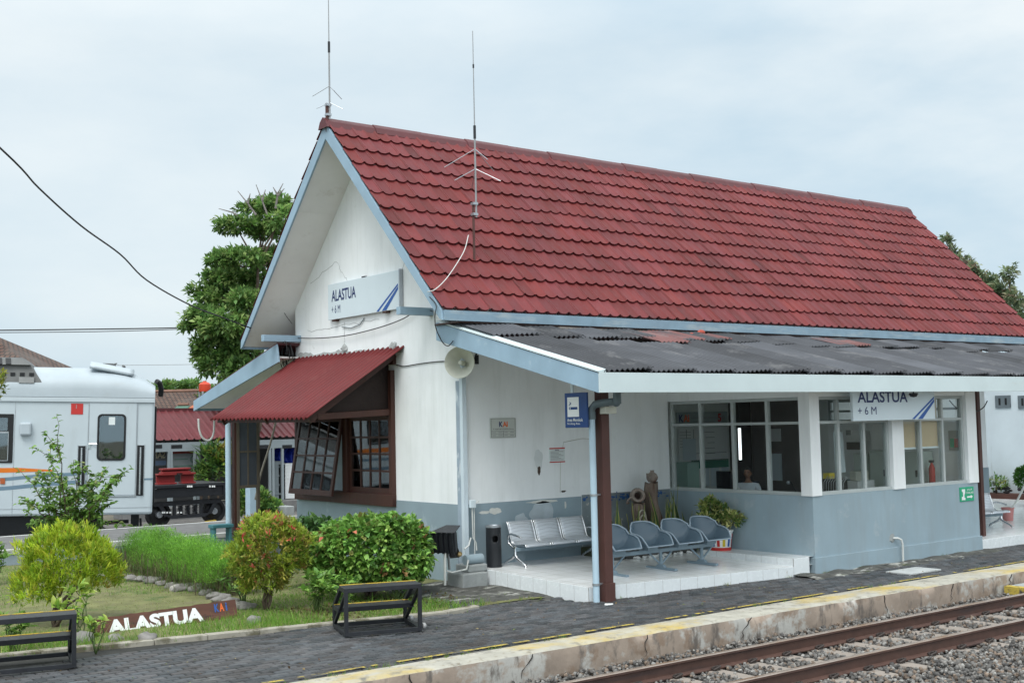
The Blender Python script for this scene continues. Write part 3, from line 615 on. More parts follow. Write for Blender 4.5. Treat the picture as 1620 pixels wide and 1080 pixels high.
m.hexa([(BX0, BY+.201, 2.745), (BX0+.14, BY+.201, 2.745), (BX0+.14, -.001, 2.745), (BX0, -.001, 2.745)], [(BX0, BY+.201, 3.04), (BX0+.14, BY+.201, 3.04), (BX0+.14, -.001, 3.72), (BX0, -.001, 3.72)])
m.hexa([(BX1-.14, BY+.201, 2.745), (BX1, BY+.201, 2.745), (BX1, -.001, 2.745), (BX1-.14, -.001, 2.745)], [(BX1-.14, BY+.201, 3.04), (BX1, BY+.201, 3.04), (BX1, -.001, 3.72), (BX1-.14, -.001, 3.72)])
m.build('bay_wall', white_wall, B)
def bay_win(axis, c, a0, a1, mull, tz=2.335, z0=1.196, z1=2.744, panes_from=None):
    d0, d1 = c, c+.07; m = MB()
    def bx(u0, u1, za, zb, e0=0., e1=0.):
        if axis == 'x': m.box(d0-e0, u0, za, d1+e1, u1, zb)
        else: m.box(u0, d0-e0, za, u1, d1+e1, zb)
    bx(a0, a1, z0, z0+.055, .03); bx(a0, a1, z1-.05, z1); bx(a0, a0+.05, z0+.055, z1-.05); bx(a1-.05, a1, z0+.055, z1-.05)
    bx(a0+.05, a1-.05, tz-.022, tz+.022, -.003)
    for q in mull: bx(q-.027, q+.027, z0+.055, z1-.05, .003)
    wn = m.build('window', pale_frame, B, bevel=.003)
    us = [a0+.05]+list(mull)+[a1-.05]; g0 = c+.035
    for u0, u1 in zip(us, us[1:]):
        for za, zb in ((z0+.05, tz), (tz, z1-.045)):
            m = MB()
            if axis == 'x': m.box(g0, u0, za, g0+.005, u1, zb)
            else: m.box(u0, g0, za, u1, g0+.005, zb)
            m.build('pane', glass, wn)
bay_win('x', BX0+.05, -2.913, -.002, (-2.2, -1.457, -.72)); 
bay_win('x', BX1-.12, -2.913, -.002, (-1.95, -.98), tz=2.52, z0=2.302)
bay_win('y', BY+.05, 4.67, 6.538, (5.225, 5.88)); bay_win('y', BY+.05, 6.862, 8.738, (7.45, 8.105))
# office room shell inside the bay and the building
room = pm('office_paint', (.76,.80,.79), .8, .05, 1.5); room_dk = pm('office_dark_door', (.24,.16,.14), .6, .1, 3)
m = MB(); m.box(BX0+.141, 2.2, .2, BX1-.141, 2.3, 2.86); m.box(BX0-.1, .121, .2, BX0+.0, 2.2, 2.86); m.box(BX1+.0, .121, .2, BX1+.1, 2.2, 2.86); m.build('office_wall', room, B)
m = MB(); m.box(BX0+.141, BY+.141, .2, BX1-.141, 2.2, .25); m.build('office_floor', m_tile, B)
m = MB(); m.box(BX0+.141, BY+.141, 2.82, BX1-.141, 2.2, 2.86); m.build('office_ceiling', soffit_m, B)
m = MB(); m.box(.2, 2.0, .2, 4.3, 2.1, 3.6); m.box(3.6, 2.1, .2, 3.7, 5.3, 3.6); m.box(.16, 1.5, 3.5, 3.7, 5.31, 3.55); m.build('waiting_room_wall', room, B)
m = MB(); m.box(.2, 2.2, .1, 3.6, 5.3, .15); m.build('waiting_room_floor', m_tile, B)
# ================================================================== signs
def name_sign(nm, label, o, U, V, W, H, th=.05, txt=.36, edge=None):
    o, U, V = Vector(o), Vector(U).normalized(), Vector(V).normalized(); N = U.cross(V)
    t = thing(nm, label, 'sign', o)
    m = MB(); b = [o, o+U*W, o+U*W+V*H, o+V*H]; m.hexa([p-N*th for p in b][::1], b); m.build('board', sign_white, t, bevel=.004)
    text('name_lettering', 'ALASTUA', o+U*W*.055+V*H*.50, U, V, width=W*txt, height=H*.32, mat=navy, parent=t, bold=.02)
    text('height_lettering', '+ 6 M', o+U*W*.055+V*H*.17, U, V, width=W*txt*.36, height=H*.22, mat=navy, parent=t)
    m = MB()
    for u0, u1, w_ in ((.70, .935, .030), (.775, .985, .055)):
        a = o+N*.003; p = [a+U*W*u0+V*H*.015, a+U*W*(u0+w_*1.1)+V*H*.015, a+U*W*.992+V*H*(.60 if u0 < .75 else .50), a+U*W*.992+V*H*(.66 if u0 < .75 else .585)]
        m.add(p, [(0,1,2,3)])
    m.build('stripe_emblem', blue_ink, t)
    return t, o, U, V
t, o, U, V = name_sign('station_sign', 'pale ALASTUA +6 M name board fixed high on the gable wall', (-.07, 4.04, 4.36), (0,-1,0), (0,0,1), 2.42, .645)
m = MB(); m.box(-.075, 1.585, 4.38, -.01, 1.61, 5.02); m.build('edge_strip', dull_steel, t)
for y in (3.75, 2.0): 
    m = MB(); m.box(-.09, y, 4.325, -.01, y+.12, 4.358); m.build('bracket', brown, t)
m = MB(); m.box(-.06, 2.75, 5.008, -.01, 2.85, 5.03); m.build('bracket', black, t)
m = MB(); m.tube([at(x, y, x=-.02) for x, y in ((541,517),(555,519),(570,513),(576,503))], .008, 6); props(m.build('sign_cable', grey_pvc), 'short grey cable hanging under the gable name board', 'cable')
t, o, U, V = name_sign('station_sign', 'pale ALASTUA +6 M name board hanging under the canopy before the office windows', (5.17, -3.40, 2.345), (1,0,0), (0,0,1), 2.22, .575, txt=.60)
for x in (5.6, 6.9):
    m = MB(); m.tube([(x, -3.37, 2.9), (x, -3.37, 2.97)], .012, 6); m.build('hanger_rod', dull_steel, t)
m = MB(); m.lathe([(.0, .0), (.05, .01), (.075, .05), (.07, .07)], (6.62, -3.52, 2.71), n=16); m.lathe([(.012, .07), (.012, .18)], (6.62, -3.52, 2.71), n=8); props(m.build('ceiling_bell', black, smooth=50), 'small dark round fitting under the canopy before the hanging name board', 'fitting')
# smoking area sign
t = thing('smoking_area_sign', 'blue smoking area sign hanging beside the brown canopy post', 'sign', (.05, -2.6, 2.35))
m = MB(); m.box(.115, -2.845, 2.35, .145, -2.375, 2.83); m.build('board', sign_blue, t, bevel=.006)
NU, NV = (0,-1,0), (0,0,1)
def flat(nm, mat, pts, par, x): m = MB(); m.add([(x, p[0], p[1]) for p in pts], [list(range(len(pts)))]); return m.build(nm, mat, par)
flat('white_panel', white_ink, [(-2.435,2.50),(-2.68,2.50),(-2.68,2.77),(-2.435,2.77)], t, .112)
flat('cigarette_symbol', sign_blue, [(-2.47,2.60),(-2.65,2.60),(-2.65,2.635),(-2.47,2.635)], t, .110)
m = MB(); m.tube([(.109, -2.475, 2.655), (.109, -2.49, 2.675), (.109, -2.51, 2.672), (.109, -2.515, 2.69), (.109, -2.49, 2.70)], .006, 5); m.build('smoke_symbol', sign_blue, t)
flat('cigarette_tip', white_ink, [(-2.49,2.605),(-2.505,2.605),(-2.505,2.63),(-2.49,2.63)], t, .1085)
text('sign_lettering', 'Area Merokok', (.112, -2.43, 2.435), NU, NV, width=.33, height=.045, mat=white_ink, parent=t, bold=.012)
text('sign_lettering', 'Smoking Area', (.112, -2.43, 2.385), NU, NV, width=.27, height=.036, mat=white_ink, parent=t)
m = MB(); m.box(.12, -2.55, 2.83, .14, -2.50, 3.05); m.build('hanger', sign_white, t)
# plates on the front wall
FU, FV = (1,0,0), (0,0,1)
def logo(par, x, y, z, h):
    text('logo_letter', 'K', (x, y, z), FU, FV, width=h*.85, height=h, mat=navy, parent=par, bold=.03)
    text('logo_letter', 'A', (x+h*.82, y-.001, z), FU, FV, width=h*.95, height=h, mat=orange_ink, parent=par, bold=.03)
    text('logo_letter', 'i', (x+h*1.72, y, z), FU, FV, width=h*.28, height=h, mat=orange_ink, parent=par, bold=.03)
t = thing('wall_plate', 'grey railway company plate with coloured KAi logo on the front wall', 'plate', (.55, -.01, 2.2))
m = MB(); m.box(.55, -.022, 2.20, 1.055, -.006, 2.515); m.build('board', pm('plate_grey', (.52,.55,.52), .4, .05, 3), t, bevel=.003)
logo(t, .72, -.023, 2.375, .085)
text('plate_lettering', 'PT. KERETA API INDONESIA (Persero)', (.60, -.023, 2.325), FU, FV, width=.41, height=.026, mat=black, parent=t)
m = MB()
for a in ((.565, 2.308, 1.04, 2.311), (.565, 2.215, 1.04, 2.218), (.80, 2.218, .803, 2.308), (.565, 2.215, .568, 2.505), (1.037, 2.215, 1.04, 2.505), (.565, 2.502, 1.04, 2.505), (.565, 2.262, 1.04, 2.264)): m.box(a[0], -.0255, a[1], a[2], -.0222, a[3])
m.build('ruled_lines', black, t)
m = MB()
for i in range(4):
    for z in (2.237, 2.283): m.box(.59+.115*i, -.0245, z, .655+.115*i+.012*(i % 2), -.0222, z+.010)
m.build('small_print', grey_ink, t)
t = thing('wall_notice', 'small white notice with red bars on the front wall', 'notice', (1.73, -.01, 1.77))
m = MB(); m.box(1.735, -.012, 1.775, 2.06, -.001, 2.015); m.build('sheet', paper, t)
m = MB(); m.box(1.735, -.016, 1.995, 2.06, -.0125, 2.015); m.box(1.735, -.016, 1.775, 2.06, -.0125, 1.792); each(m, 'red_bar', red_ink, t)
m = MB()
for i in range(7): m.box(1.76, -.015, 1.815+.022*i, 2.03-.05*(i % 3), -.0125, 1.823+.022*i)
m.box(1.85, -.015, 1.965, 1.94, -.0125, 1.985); m.build('small_print', grey_ink, t)
t = thing('evacuation_sign', 'green evacuation route sign on the grey wall under the rightmost office window', 'sign', (8.46, BY-.01, .88))
m = MB(); m.box(8.44, BY-.012, .885, 8.875, BY-.001, 1.135); m.build('board', sign_green, t, bevel=.006)
text('sign_lettering', 'JALUR', (8.66, BY-.013, 1.065), FU, FV, width=.16, height=.036, mat=white_ink, parent=t, bold=.01)
text('sign_lettering', 'EVAKUASI', (8.64, BY-.013, 1.015), FU, FV, width=.21, height=.036, mat=white_ink, parent=t, bold=.01)
m = MB(); yq = BY-.0145
def sh(pts): m.add([(x, yq, z) for x, z in pts], [list(range(len(pts)))])
sh([(8.65,.945),(8.77,.945),(8.77,.925),(8.83,.96),(8.77,.995),(8.77,.972),(8.65,.972)]); m.build('arrow', white_ink, t)
m = MB(); sh([(8.49,.91),(8.60,.91),(8.60,.95),(8.575,.95),(8.575,1.00),(8.60,1.03),(8.60,1.10),(8.50,1.10),(8.50,1.06),(8.53,1.05),(8.53,.97),(8.49,.97)]); m.build('running_figure_symbol', white_ink, t)
# ================================================================== loudspeaker, pipes and cables on the building
t = thing('horn_loudspeaker', 'cream horn loudspeaker under the canopy eave at the building corner', 'loudspeaker', (-.1, -.35, 3.3))
hc = at(726, 573, y=-.22); ax = Vector((-.80, -.60, .02)).normalized(); hc = hc-ax*.05
m = MB(); m.lathe([(.055, -.36), (.065, -.30), (.075, -.22), (.10, -.14), (.145, -.07), (.20, -.01), (.235, .015), (.243, .02), (.240, .028), (.225, .02), (.185, -.02), (.125, -.09), (.075, -.17), (.055, -.20), (.001, -.205)], hc, ax, 40); m.build('horn', cream, t, smooth=50)
m = MB(); m.lathe([(.001, .0), (.028, -.005), (.035, -.05), (.04, -.18)][::-1], hc, ax, 16); m.build('horn_throat', cream, t, smooth=50)
m = MB(); m.lathe([(.001, -.52), (.07, -.52), (.085, -.50), (.085, -.37), (.06, -.35)], hc, ax, 24); m.build('driver', pm('driver_cream', (.50,.50,.44), .5, .08, 3), t, smooth=40)
q = hc-ax*.43; m = MB(); m.beam(q+Vector((.05, -.08, .05)), q+Vector((.12, -.06, .22)), .04, .015); m.beam(q+Vector((.10, -.08, .0)), q+Vector((.10, -.08, .14)), .03, .06); m.ball(q+Vector((.09, -.10, .06)), .025); m.build('mounting_bracket', black_wear, t)
t = thing('conduit_pipe', 'white conduit with small junction box on the building corner', 'conduit', (.2, -.1, .3))
m = MB(); m.tube([(.19, -.095, .50), (.18, -.095, .62), (.125, -.095, .70), (.12, -.095, 1.16)], .012, 8); m.tube([(.155, -.09, .40), (.16, -.09, 1.0), (.16, -.09, 1.17), (.20, -.09, 1.22), (.30, -.02, 1.24)], .008, 8); m.build('pipe', white_cable, t, smooth=60)
m = MB(); m.box(.07, -.13, 1.15, .17, -.079, 1.27); m.build('junction_box', sign_white, t, bevel=.008)
t = thing('wall_pipe', 'white bent drain pipe leaving the bay wall below the windows', 'pipe', (6.5, BY, .1))
p0 = at(1413, 851, y=BY-.01); m = MB(); m.tube([p0+Vector((0,.02,0)), p0+Vector((.06,-.05,.0)), p0+Vector((.12,-.07,-.03)), p0+Vector((.15,-.07,-.10)), (p0.x+.16, BY-.07, .02)], .018, 10); m.build('pipe', white_cable, t, smooth=60)
m = MB(); m.ball(p0+Vector((-.02, .01, 0)), .07, 10, 6, sq=(1, .2, 1), ns=.5); m.build('mortar_collar', concrete, t)
def cable(nm, label, pts, r, mat=wire_m, sub=6, n=6):
    # smooth curve through the points (Catmull-Rom)
    P = [Vector(p) for p in pts]; P = [P[0]*2-P[1]]+P+[P[-1]*2-P[-2]]; out = []
    for i in range(1, len(P)-2):
        for k_ in range(sub):
            t_ = k_/sub; a, b, c, d = P[i-1:i+3]
            out.append(.5*((2*b)+(c-a)*t_+(2*a-5*b+4*c-d)*t_*t_+(3*b-a-3*c+d)*t_**3))
    out.append(P[-2]); m = MB(); m.tube(out, r, n); return props(m.build(nm, mat, smooth=180), label, 'cable')
dps = [11, 14, 15.2, 16.4, 17.8, 19, 20.4, 21.8]
cable('power_cable', 'twisted black cable sagging through the sky to the gable', [atd(x, y, d) for (x, y), d in zip(((-330,-60),(0,234),(62,298),(128,357),(190,402),(232,443),(300,482),(352,502)), dps)]+[at(397, 519, x=-.82)], .012)
cable('gable_cable', 'black cable drooping across the gable wall below the name board', [at(x, y, x=-.06) for x, y in ((398,520),(440,531),(490,535),(545,531),(600,518),(640,503),(662,488),(684,492))], .009)
cable('soffit_cable', 'thin black wire running down the left white soffit', [at(425, 435, x=-.4), at(432, 460, x=-.3), at(450, 495, x=-.2), at(462, 512, x=-.05)], .006)
cable('wall_cable', 'black wire running from the awning post to the horn loudspeaker', [at(x, y, x=-.015) for x, y in ((627,577),(640,579),(665,575),(690,572),(712,571))], .008)
cable('corner_cable', 'black wire looping down the right bargeboard to the canopy corner', [(-.83, -.45, 4.32), (-.83, -.62, 4.18), at(688, 500, x=-.83), at(690, 520, x=-.52), at(700, 541, x=-.52), at(709, 547, x=-.50), at(717, 539, x=-.49)], .008)
rp = lambda px, py: at(px, py, y=.3)
def on_roof(px, py):
    d = ray(px, py); n_ = Vector((0, -(RZ-EZ), (RY-EY))).normalized(); p0 = Vector((0, RY, RZ))+n_*.10; return CAM+d*((p0-CAM).dot(n_)/d.dot(n_))
cable('antenna_lead', 'white cable lying over the roof tiles from the antenna mast', [on_roof(x, y) for x, y in ((741,372),(735,395),(722,418),(705,442),(688,458))]+[(-.83, -.40, 4.40)], .0075, white_cable)
m = MB(); bc = at(452, 555, x=-.25); rr = random.Random(2)
for i in range(9):
    q = bc+Vector((rr.uniform(-.1,.1), rr.uniform(-.15,.15), 0)); m.tube([q+Vector((0, -.10*math.cos(a)*(1+.1*i), .20*math.sin(a)-.02*i)) for a in [k_*PI/8-.3 for k_ in range(14)]], .008, 5)
props(m.build('cable_bundle', wire_m), 'coiled black cables bundled under the left end of the gable eave', 'cable bundle')
# antennas
whip_m = pm('weathered_alloy', (.30,.31,.32), .5, .08, 6, metal=.2)
def antenna(label, base, tip_z, clamp, r1, r2, sp, mast_r=.02, mast=True):
    t = thing('radio_antenna', label, 'antenna', base, group='radio antennas on the station roof'); b = Vector(base)
    m = MB(); m.tube([b, (b.x, b.y, clamp)], mast_r, 8); m.build('mast', brown_post, t)
    m = MB(); z0 = clamp-.25; H = tip_z-z0; bx_ = b+Vector((.035, -.03, 0))
    m.tube([(bx_.x, bx_.y, z0), (bx_.x, bx_.y, z0+H*.45), (bx_.x, bx_.y, z0+H*.46), (bx_.x, bx_.y, tip_z)], [.016, .015, .010, .006], 8); m.build('whip', whip_m, t)
    m = MB(); m.tube([(bx_.x, bx_.y, z0+H*.42), (bx_.x, bx_.y, z0+H*.49)], .022, 8); m.tube([(bx_.x, bx_.y, z0+H*.80), (bx_.x, bx_.y, z0+H*.82)], .014, 8); each(m, 'coil', black, t)
    for z, rad, a0 in ((r1, sp, .3), (r2, sp*.85, 1.1)):
        for k_ in range(3):
            a = a0+k_*2*PI/3; m = MB(); m.tube([(bx_.x, bx_.y, z), (bx_.x+rad*math.cos(a), bx_.y+rad*math.sin(a), z-rad*.55)], .006, 6); m.build('radial', dull_steel, t)
    m = MB(); m.box(b.x-.03, b.y-.05, clamp-.22, b.x+.06, b.y+.03, clamp-.18); m.box(b.x-.03, b.y-.05, clamp-.05, b.x+.06, b.y+.03, clamp-.01); m.build('clamp', dull_steel, t)
    return t
antenna('whip antenna with drooping radials rising through the red tile slope', (.42, .14, 5.02), 8.72, 5.95, 6.80, 6.48, .50)
antenna('whip antenna standing at the front end of the roof ridge', (-.78, 2.70, 7.45), 10.4, 7.95, 8.25, 7.96, .30, .03)
# ================================================================== porch furniture
BXs = .74
def metal_bench(n, label, group=None):
    t = thing('metal_bench', label, 'bench', group=group)
    prof = [(-.06, .66), (-.075, .655), (-.10, .60), (-.135, .50), (-.16, .42), (-.185, .36), (-.22, .325), (-.27, .312), (-.36, .318), (-.46, .332), (-.52, .335), (-.545, .325), (-.55, .30)]
    seat_m = bpy.data.materials.get('perforated_steel') or perf()
    def pp(v): 
        k_ = v*(len(prof)-1); i = min(int(k_), len(prof)-2); f = k_-i; return prof[i][0]+(prof[i+1][0]-prof[i][0])*f, prof[i][1]+(prof[i+1][1]-prof[i][1])*f
    for s in range(n):
        x0 = s*.526+.02; m = MB()
        m.grid(lambda u, v: (x0+.485*u, pp(v)[0]-.012*math.sin(PI*u), pp(v)[1]), 8, 24); o = m.build('seat', seat_m, t, smooth=50); sm = o.modifiers.new('thick', 'SOLIDIFY'); sm.thickness = .006
        for xx in (x0, x0+.485): m = MB(); m.tube([(xx, a, b) for a, b in prof], .014, 8); m.build('rim', chrome, o, smooth=60)
    m = MB(); m.box(-.02, -.36, .225, n*.526+.02, -.27, .285); m.build('beam', grey_paint, t, bevel=.004)
    for xx in (-.01, n*.526+.01):
        m = MB(); m.tube([(xx, -.31, .30), (xx, -.31, .17), (xx, -.36, .12), (xx, -.50, .06), (xx, -.56, .03), (xx, -.575, .0)], [.03, .028, .024, .02, .017, .02], 10)
        m.tube([(xx, -.31, .18), (xx, -.24, .12), (xx, -.12, .07), (xx, -.05, .035), (xx, -.04, 0)], [.026, .024, .02, .017, .02], 10); m.build('leg', chrome, t, smooth=60)
        m = MB(); m.tube([(xx, -.12, .44), (xx, -.16, .475), (xx, -.22, .485), (xx, -.34, .47), (xx, -.44, .45), (xx, -.47, .435)], [.012, .016, .018, .018, .016, .010], 8); m.tube([(xx, -.16, .475), (xx, -.125, .40), (xx, -.15, .34), (xx, -.29, .26)], .015, 8); m.build('armrest', chrome, t, smooth=60)
    return t
def perf():
    m, nt, bs = newmat('perforated_steel'); v = coord(nt, (55,55,55)); vo = nt.nodes.new('ShaderNodeTexVoronoi'); vo.inputs['Randomness'].default_value = 0; vo.inputs['Scale'].default_value = 1; nt.links.new(v, vo.inputs['Vector'])
    f = ramp(nt, vo.outputs['Distance'], .22, .30); nt.links.new(mixc(nt, f, (.20,.22,.25), (.64,.68,.73)), bs.inputs['Base Color']); bs.inputs['Metallic'].default_value = .45; bs.inputs['Roughness'].default_value = .36
    return m
b1 = metal_bench(3, 'perforated steel three-seat bench against the grey porch wall beside the black bin'); place(b1, (BXs, -.05, FZ(1.2, -.4)-.005))
# row of moulded chairs
def shell_chair(par, x):
    def S(u, v, e=0):
        Y = np.interp(v, [0, .25, .45, .6, .75, 1], [-.27, -.10, .04, .13, .185, .235]); Z = np.interp(v, [0, .12, .3, .5, .62, .75, 1], [.385, .372, .355, .36, .42, .52, .715])
        wd = np.interp(v, [0, .1, .35, .6, .8, .92, 1], [.27, .30, .31, .31, .29, .255, .20]); rs = np.interp(v, [0, .05, .12, .25, .45, .58, .72, .88, 1], [.0, .06, .135, .195, .215, .20, .13, .03, -.015]); a = abs(u)
        return (x+wd*u*(1-.05*a**4), Y-(.12*a**2.2*np.interp(v, [.4, .8, 1], [0, 1, .7])), Z+rs*a**3.6+e)
    m = MB(); m.grid(lambda u, v: S(2*u-1, v), 18, 22); o = m.build('seat_shell', plast, par, smooth=60); sm = o.modifiers.new('thick', 'SOLIDIFY'); sm.thickness = .012; sm.offset = -1
    E_ = [S(-1, v/14) for v in range(14, -1, -1)]+[S(u/6-1, 0) for u in range(1, 12)]+[S(1, v/14) for v in range(0, 15)]+[S(1-u/6, 1) for u in range(1, 13)]
    m = MB(); m.tube(E_, .011, 6); m.build('rim', plast_rim, o, smooth=60)
    m = MB(); m.box(x-.10, -.10, .31, x+.10, .10, .352); m.build('seat_bracket', grey_paint, o)
t = thing('row_of_chairs', 'row of four grey plastic bucket chairs on a shared frame on the porch', 'seat row')
CHX = [1.30, 1.95, 2.585, 3.205]
for x in CHX: shell_chair(t, x)
m = MB(); m.box(1.02, -.04, .26, 3.32, .04, .315); m.build('beam', grey_paint, t, bevel=.004)
for x in (1.22, 2.20, 3.08):
    m = MB(); m.tube([(x, 0, .02), (x, 0, .27)], .026, 10); m.hexa([(x-.03, -.32, 0), (x+.03, -.32, 0), (x+.03, .30, 0), (x-.03, .30, 0)], [(x-.03, -.32, .035), (x+.03, -.32, .035), (x+.03, .30, .035), (x-.03, .30, .035)]); m.hexa([(x-.025, -.1, .035), (x+.025, -.1, .035), (x+.025, .1, .035), (x-.025, .1, .035)], [(x-.025, -.06, .075), (x+.025, -.06, .075), (x+.025, .06, .075), (x-.025, .06, .075)])
    for s in (-1, 1):
        if 1.0 < x+s*.26 < 3.4: m.beam((x, 0, .07), (x+s*.24, 0, .262), .022, .022)
    m.build('leg', grey_paint, t, bevel=.003)
place(t, (0.02, -2.02, FZ(2.3, -2.0)-.002))
# ash bin
t = thing('litter_bin', 'black cylindrical litter bin with a round opening against the porch wall', 'bin', (.40, -.25, .24))
m = MB(); r_, h_ = .118, .62; n_, k_ = 56, 44
def bp(i, j): a = 2*PI*i/n_; return (.40+r_*math.cos(a), -.25+r_*math.sin(a), .245+h_*j/k_)
ha = math.atan2(-.85, -.35)
m.v = [bp(i, j) for j in range(k_+1) for i in range(n_)]
for j in range(k_):
    for i in range(n_):
        a = 2*PI*(i+.5)/n_; da = (a-ha+PI) % (2*PI)-PI; dz = (j+.5)/k_*h_-.43
        if (da*r_)**2+dz**2 > .052**2: m.f.append([j*n_+i, j*n_+(i+1) % n_, (j+1)*n_+(i+1) % n_, (j+1)*n_+i]); m.m.append(0)
o = m.build('body', black, t, smooth=60); sm = o.modifiers.new('thick', 'SOLIDIFY'); sm.thickness = .005
m = MB(); m.lathe([(.124, .60), (.124, .625), (.110, .632), (.105, .618), (0, .618)], (.40, -.25, .245), n=40); m.build('rim', dull_steel, t, smooth=40)
m = MB(); m.lathe([(0, .0), (.122, .0), (.122, .02)], (.40, -.25, .242), n=40); m.build('base', black, t)
# concrete pump block, pump and floodlight by the corner
t = thing('concrete_block', 'stepped grey concrete block at the foot of the building corner', 'block', (-.2, -.2, 0))
m = MB(); m.box(-.36, -.50, -.02, .10, -.08, .22); m.box(-.20, -.42, .22, .155, -.08, .33); m.build('base', concrete, t, bevel=.02)
m = MB(); m.tube([(-.18, -.30, .40), (.13, -.30, .40)], .075, 14); m.build('rounded_top', dado_lit, t, smooth=60)
t = thing('water_pump', 'small black water pump with brass valve on the concrete block', 'pump', (-.1, -.3, .33))
pc = at(716, 872, y=-.35); m = MB(); m.lathe([(.0, -.12), (.065, -.12), (.075, -.10), (.075, .06), (.05, .09), (0, .09)], pc, (1, .3, 0), 20); m.box(pc.x-.07, pc.y-.05, pc.z-.09, pc.x+.09, pc.y+.06, pc.z-.05); m.build('motor', black, t, smooth=40)
vp = at(727, 876, y=-.42); m = MB(); m.lathe([(0, -.02), (.035, -.02), (.04, 0), (.02, .02), (0, .02)], vp, (-.6, -.8, .2), 16); m.build('valve', pm('brass', (.45,.33,.16), .4, .15, 5, metal=.7), t, smooth=40)
m = MB(); m.tube([at(x, y, y=-.44) for x, y in ((705,872),(705,902),(715,905),(738,900),(741,885))], .014, 8); m.tube([at(x, y, y=-.46) for x, y in ((704,865),(704,925))], .020, 8); m.tube([at(x, y, y=-.2) for x, y in ((735,868),(742,862),(745,850))], .012, 8); m.build('hose', white_cable, t, smooth=60)
t = thing('floodlight', 'black finned floodlight tilted on a stand beside the building corner', 'floodlight', (-.3, -.4, .45))
fc = at(708, 856, y=-.42); ax = Vector((-.86, -.42, -.12)).normalized(); sd_ = ax.cross(Vector((0,0,1))).normalized(); upv = sd_.cross(ax)
m = MB(); fl = lambda a, b, c: fc+sd_*a+upv*b+ax*c
m.hexa([fl(-.10,-.12,-.12), fl(.10,-.12,-.12), fl(.10,.12,-.12), fl(-.10,.12,-.12)], [fl(-.20,-.15,.12), fl(.20,-.15,.12), fl(.20,.15,.12), fl(-.20,.15,.12)]); m.build('housing', black_wear, t, bevel=.008)
m = MB()
for k_ in range(5): a = -.17+.085*k_; m.hexa([fl(a-.012,-.15,.12), fl(a+.012,-.15,.12), fl(a+.012,.16,.12), fl(a-.012,.16,.12)], [fl(a-.010,-.15,.165), fl(a+.010,-.15,.165), fl(a+.010,.16,.165), fl(a-.010,.16,.165)])
m.build('fin', black, t)
m = MB(); m.hexa([fl(.21,.155,.14), fl(-.21,.155,.14), fl(-.21,.165,.14), fl(.21,.165,.14)], [fl(.12,.19,-.20), fl(-.12,.19,-.20), fl(-.12,.20,-.20), fl(.12,.20,-.20)]); m.hexa([fl(.205,-.15,.13), fl(.205,.16,.13), fl(.215,.16,.13), fl(.215,-.15,.13)], [fl(.125,.17,-.20), fl(.125,.19,-.20), fl(.135,.19,-.20), fl(.135,.17,-.20)]); m.build('hood', black_wear, t)
m = MB(); m.tube([fc+Vector((0,0,-.1)), (fc.x+.06, fc.y+.05, .30)], .02, 8); m.tube([fl(.17,0,0), fl(.17,-.10,-.12), fl(.05,-.2,-.1)], .012, 6); m.build('stand', dull_steel, t)
# planter bed with logs, jugs and snake plants
bed_m = pm('mossy_stone', (.10,.10,.095), .9, .3, 5, bmp=.8, bscale=14, layers=(((.22,.21,.19), (1,1,1), 5, .55, .7),))
t = thing('planter_bed', 'low stone-edged planter bed at the back of the porch', 'planter')
m = MB(); rr = random.Random(4); x = 2.30
while x < 4.0:
    w_ = rr.uniform(.22, .38); m.ball((x+w_/2, -.80, .30), 1, 10, 7, sq=(w_*.56, .13, .14), ns=.22); x += w_
m.build('stone_edge', bed_m, t)
m = MB(); m.box(2.36, -.74, .16, 4.0, -.006, .37); m.build('soil', earth, t)
m = MB()
for i in range(34): x = rr.uniform(2.9, 3.95) if i > 8 else rr.uniform(2.6, 3.95); m.ball((x, -.97+rr.gauss(0, .035), FZ(x, -.95)+.02), rr.uniform(.018, .034), 7, 5, sq=(1.2, 1, .8), ns=.4)
props(m.build('pebbles', white_ink, smooth=180), kind='stuff')
logw = pm('weathered_log', (.20,.155,.125), .9, .3, 3, bmp=.9, bscale=16, vscale=(4,4,.5), layers=(((.10,.06,.045), (6,6,.5), 2, .52, .66),))
def log(label, c, r, h, tilt=0):
    t = thing('wooden_post', label, 'post', c); m = MB(); cx, cy, cz = c
    def fn(u, v):
        a = 2*PI*u; k_ = r*(1.06-.2*v)*(1+.55*noise.noise(Vector((math.cos(a)*1.3, math.sin(a)*1.3, v*2.6+cx)))+.07*math.sin(a*7+v*2)); return (cx+k_*math.cos(a)+tilt*v+.03*math.sin(v*5), cy+k_*math.sin(a), cz+h*v+(.05*noise.noise(Vector((math.cos(a)*2, math.sin(a)*2, cx))) if v > .99 else 0))
    m.grid(fn, 36, 12); m.add([fn(u/36, 1) for u in range(36)], [list(range(36))]); m.build('timber', logw, t, smooth=60); return t
log('tall weathered wooden post in the porch planter, round jug on its top', (3.62, -.42, .25), .125, 1.13); log('short weathered wooden post in the porch planter, jug leaning on its top', (3.29, -.46, .25), .12, .80)
clay = pm('dusty_clay', (.26,.22,.19), .8, .2, 5, bmp=.3, layers=(((.16,.09,.07), (1,1,1), 5, .5, .65),))
t = thing('clay_jug', 'round dusty clay jug on top of the taller wooden post', 'jug', (3.6, -.42, 1.38)); m = MB(); m.lathe([(.001, -.005), (.06, .0), (.095, .05), (.10, .09), (.075, .14), (.035, .165), (.03, .19), (.04, .20)], (3.62, -.42, 1.385), (.1, .05, 1), 24); m.build('body', clay, t, smooth=60)
m = MB(); m.tube([(3.53, -.46, 1.47), (3.46, -.48, 1.50), (3.44, -.49, 1.54)], [.03, .02, .012], 8); m.build('spout', clay, t, smooth=60)
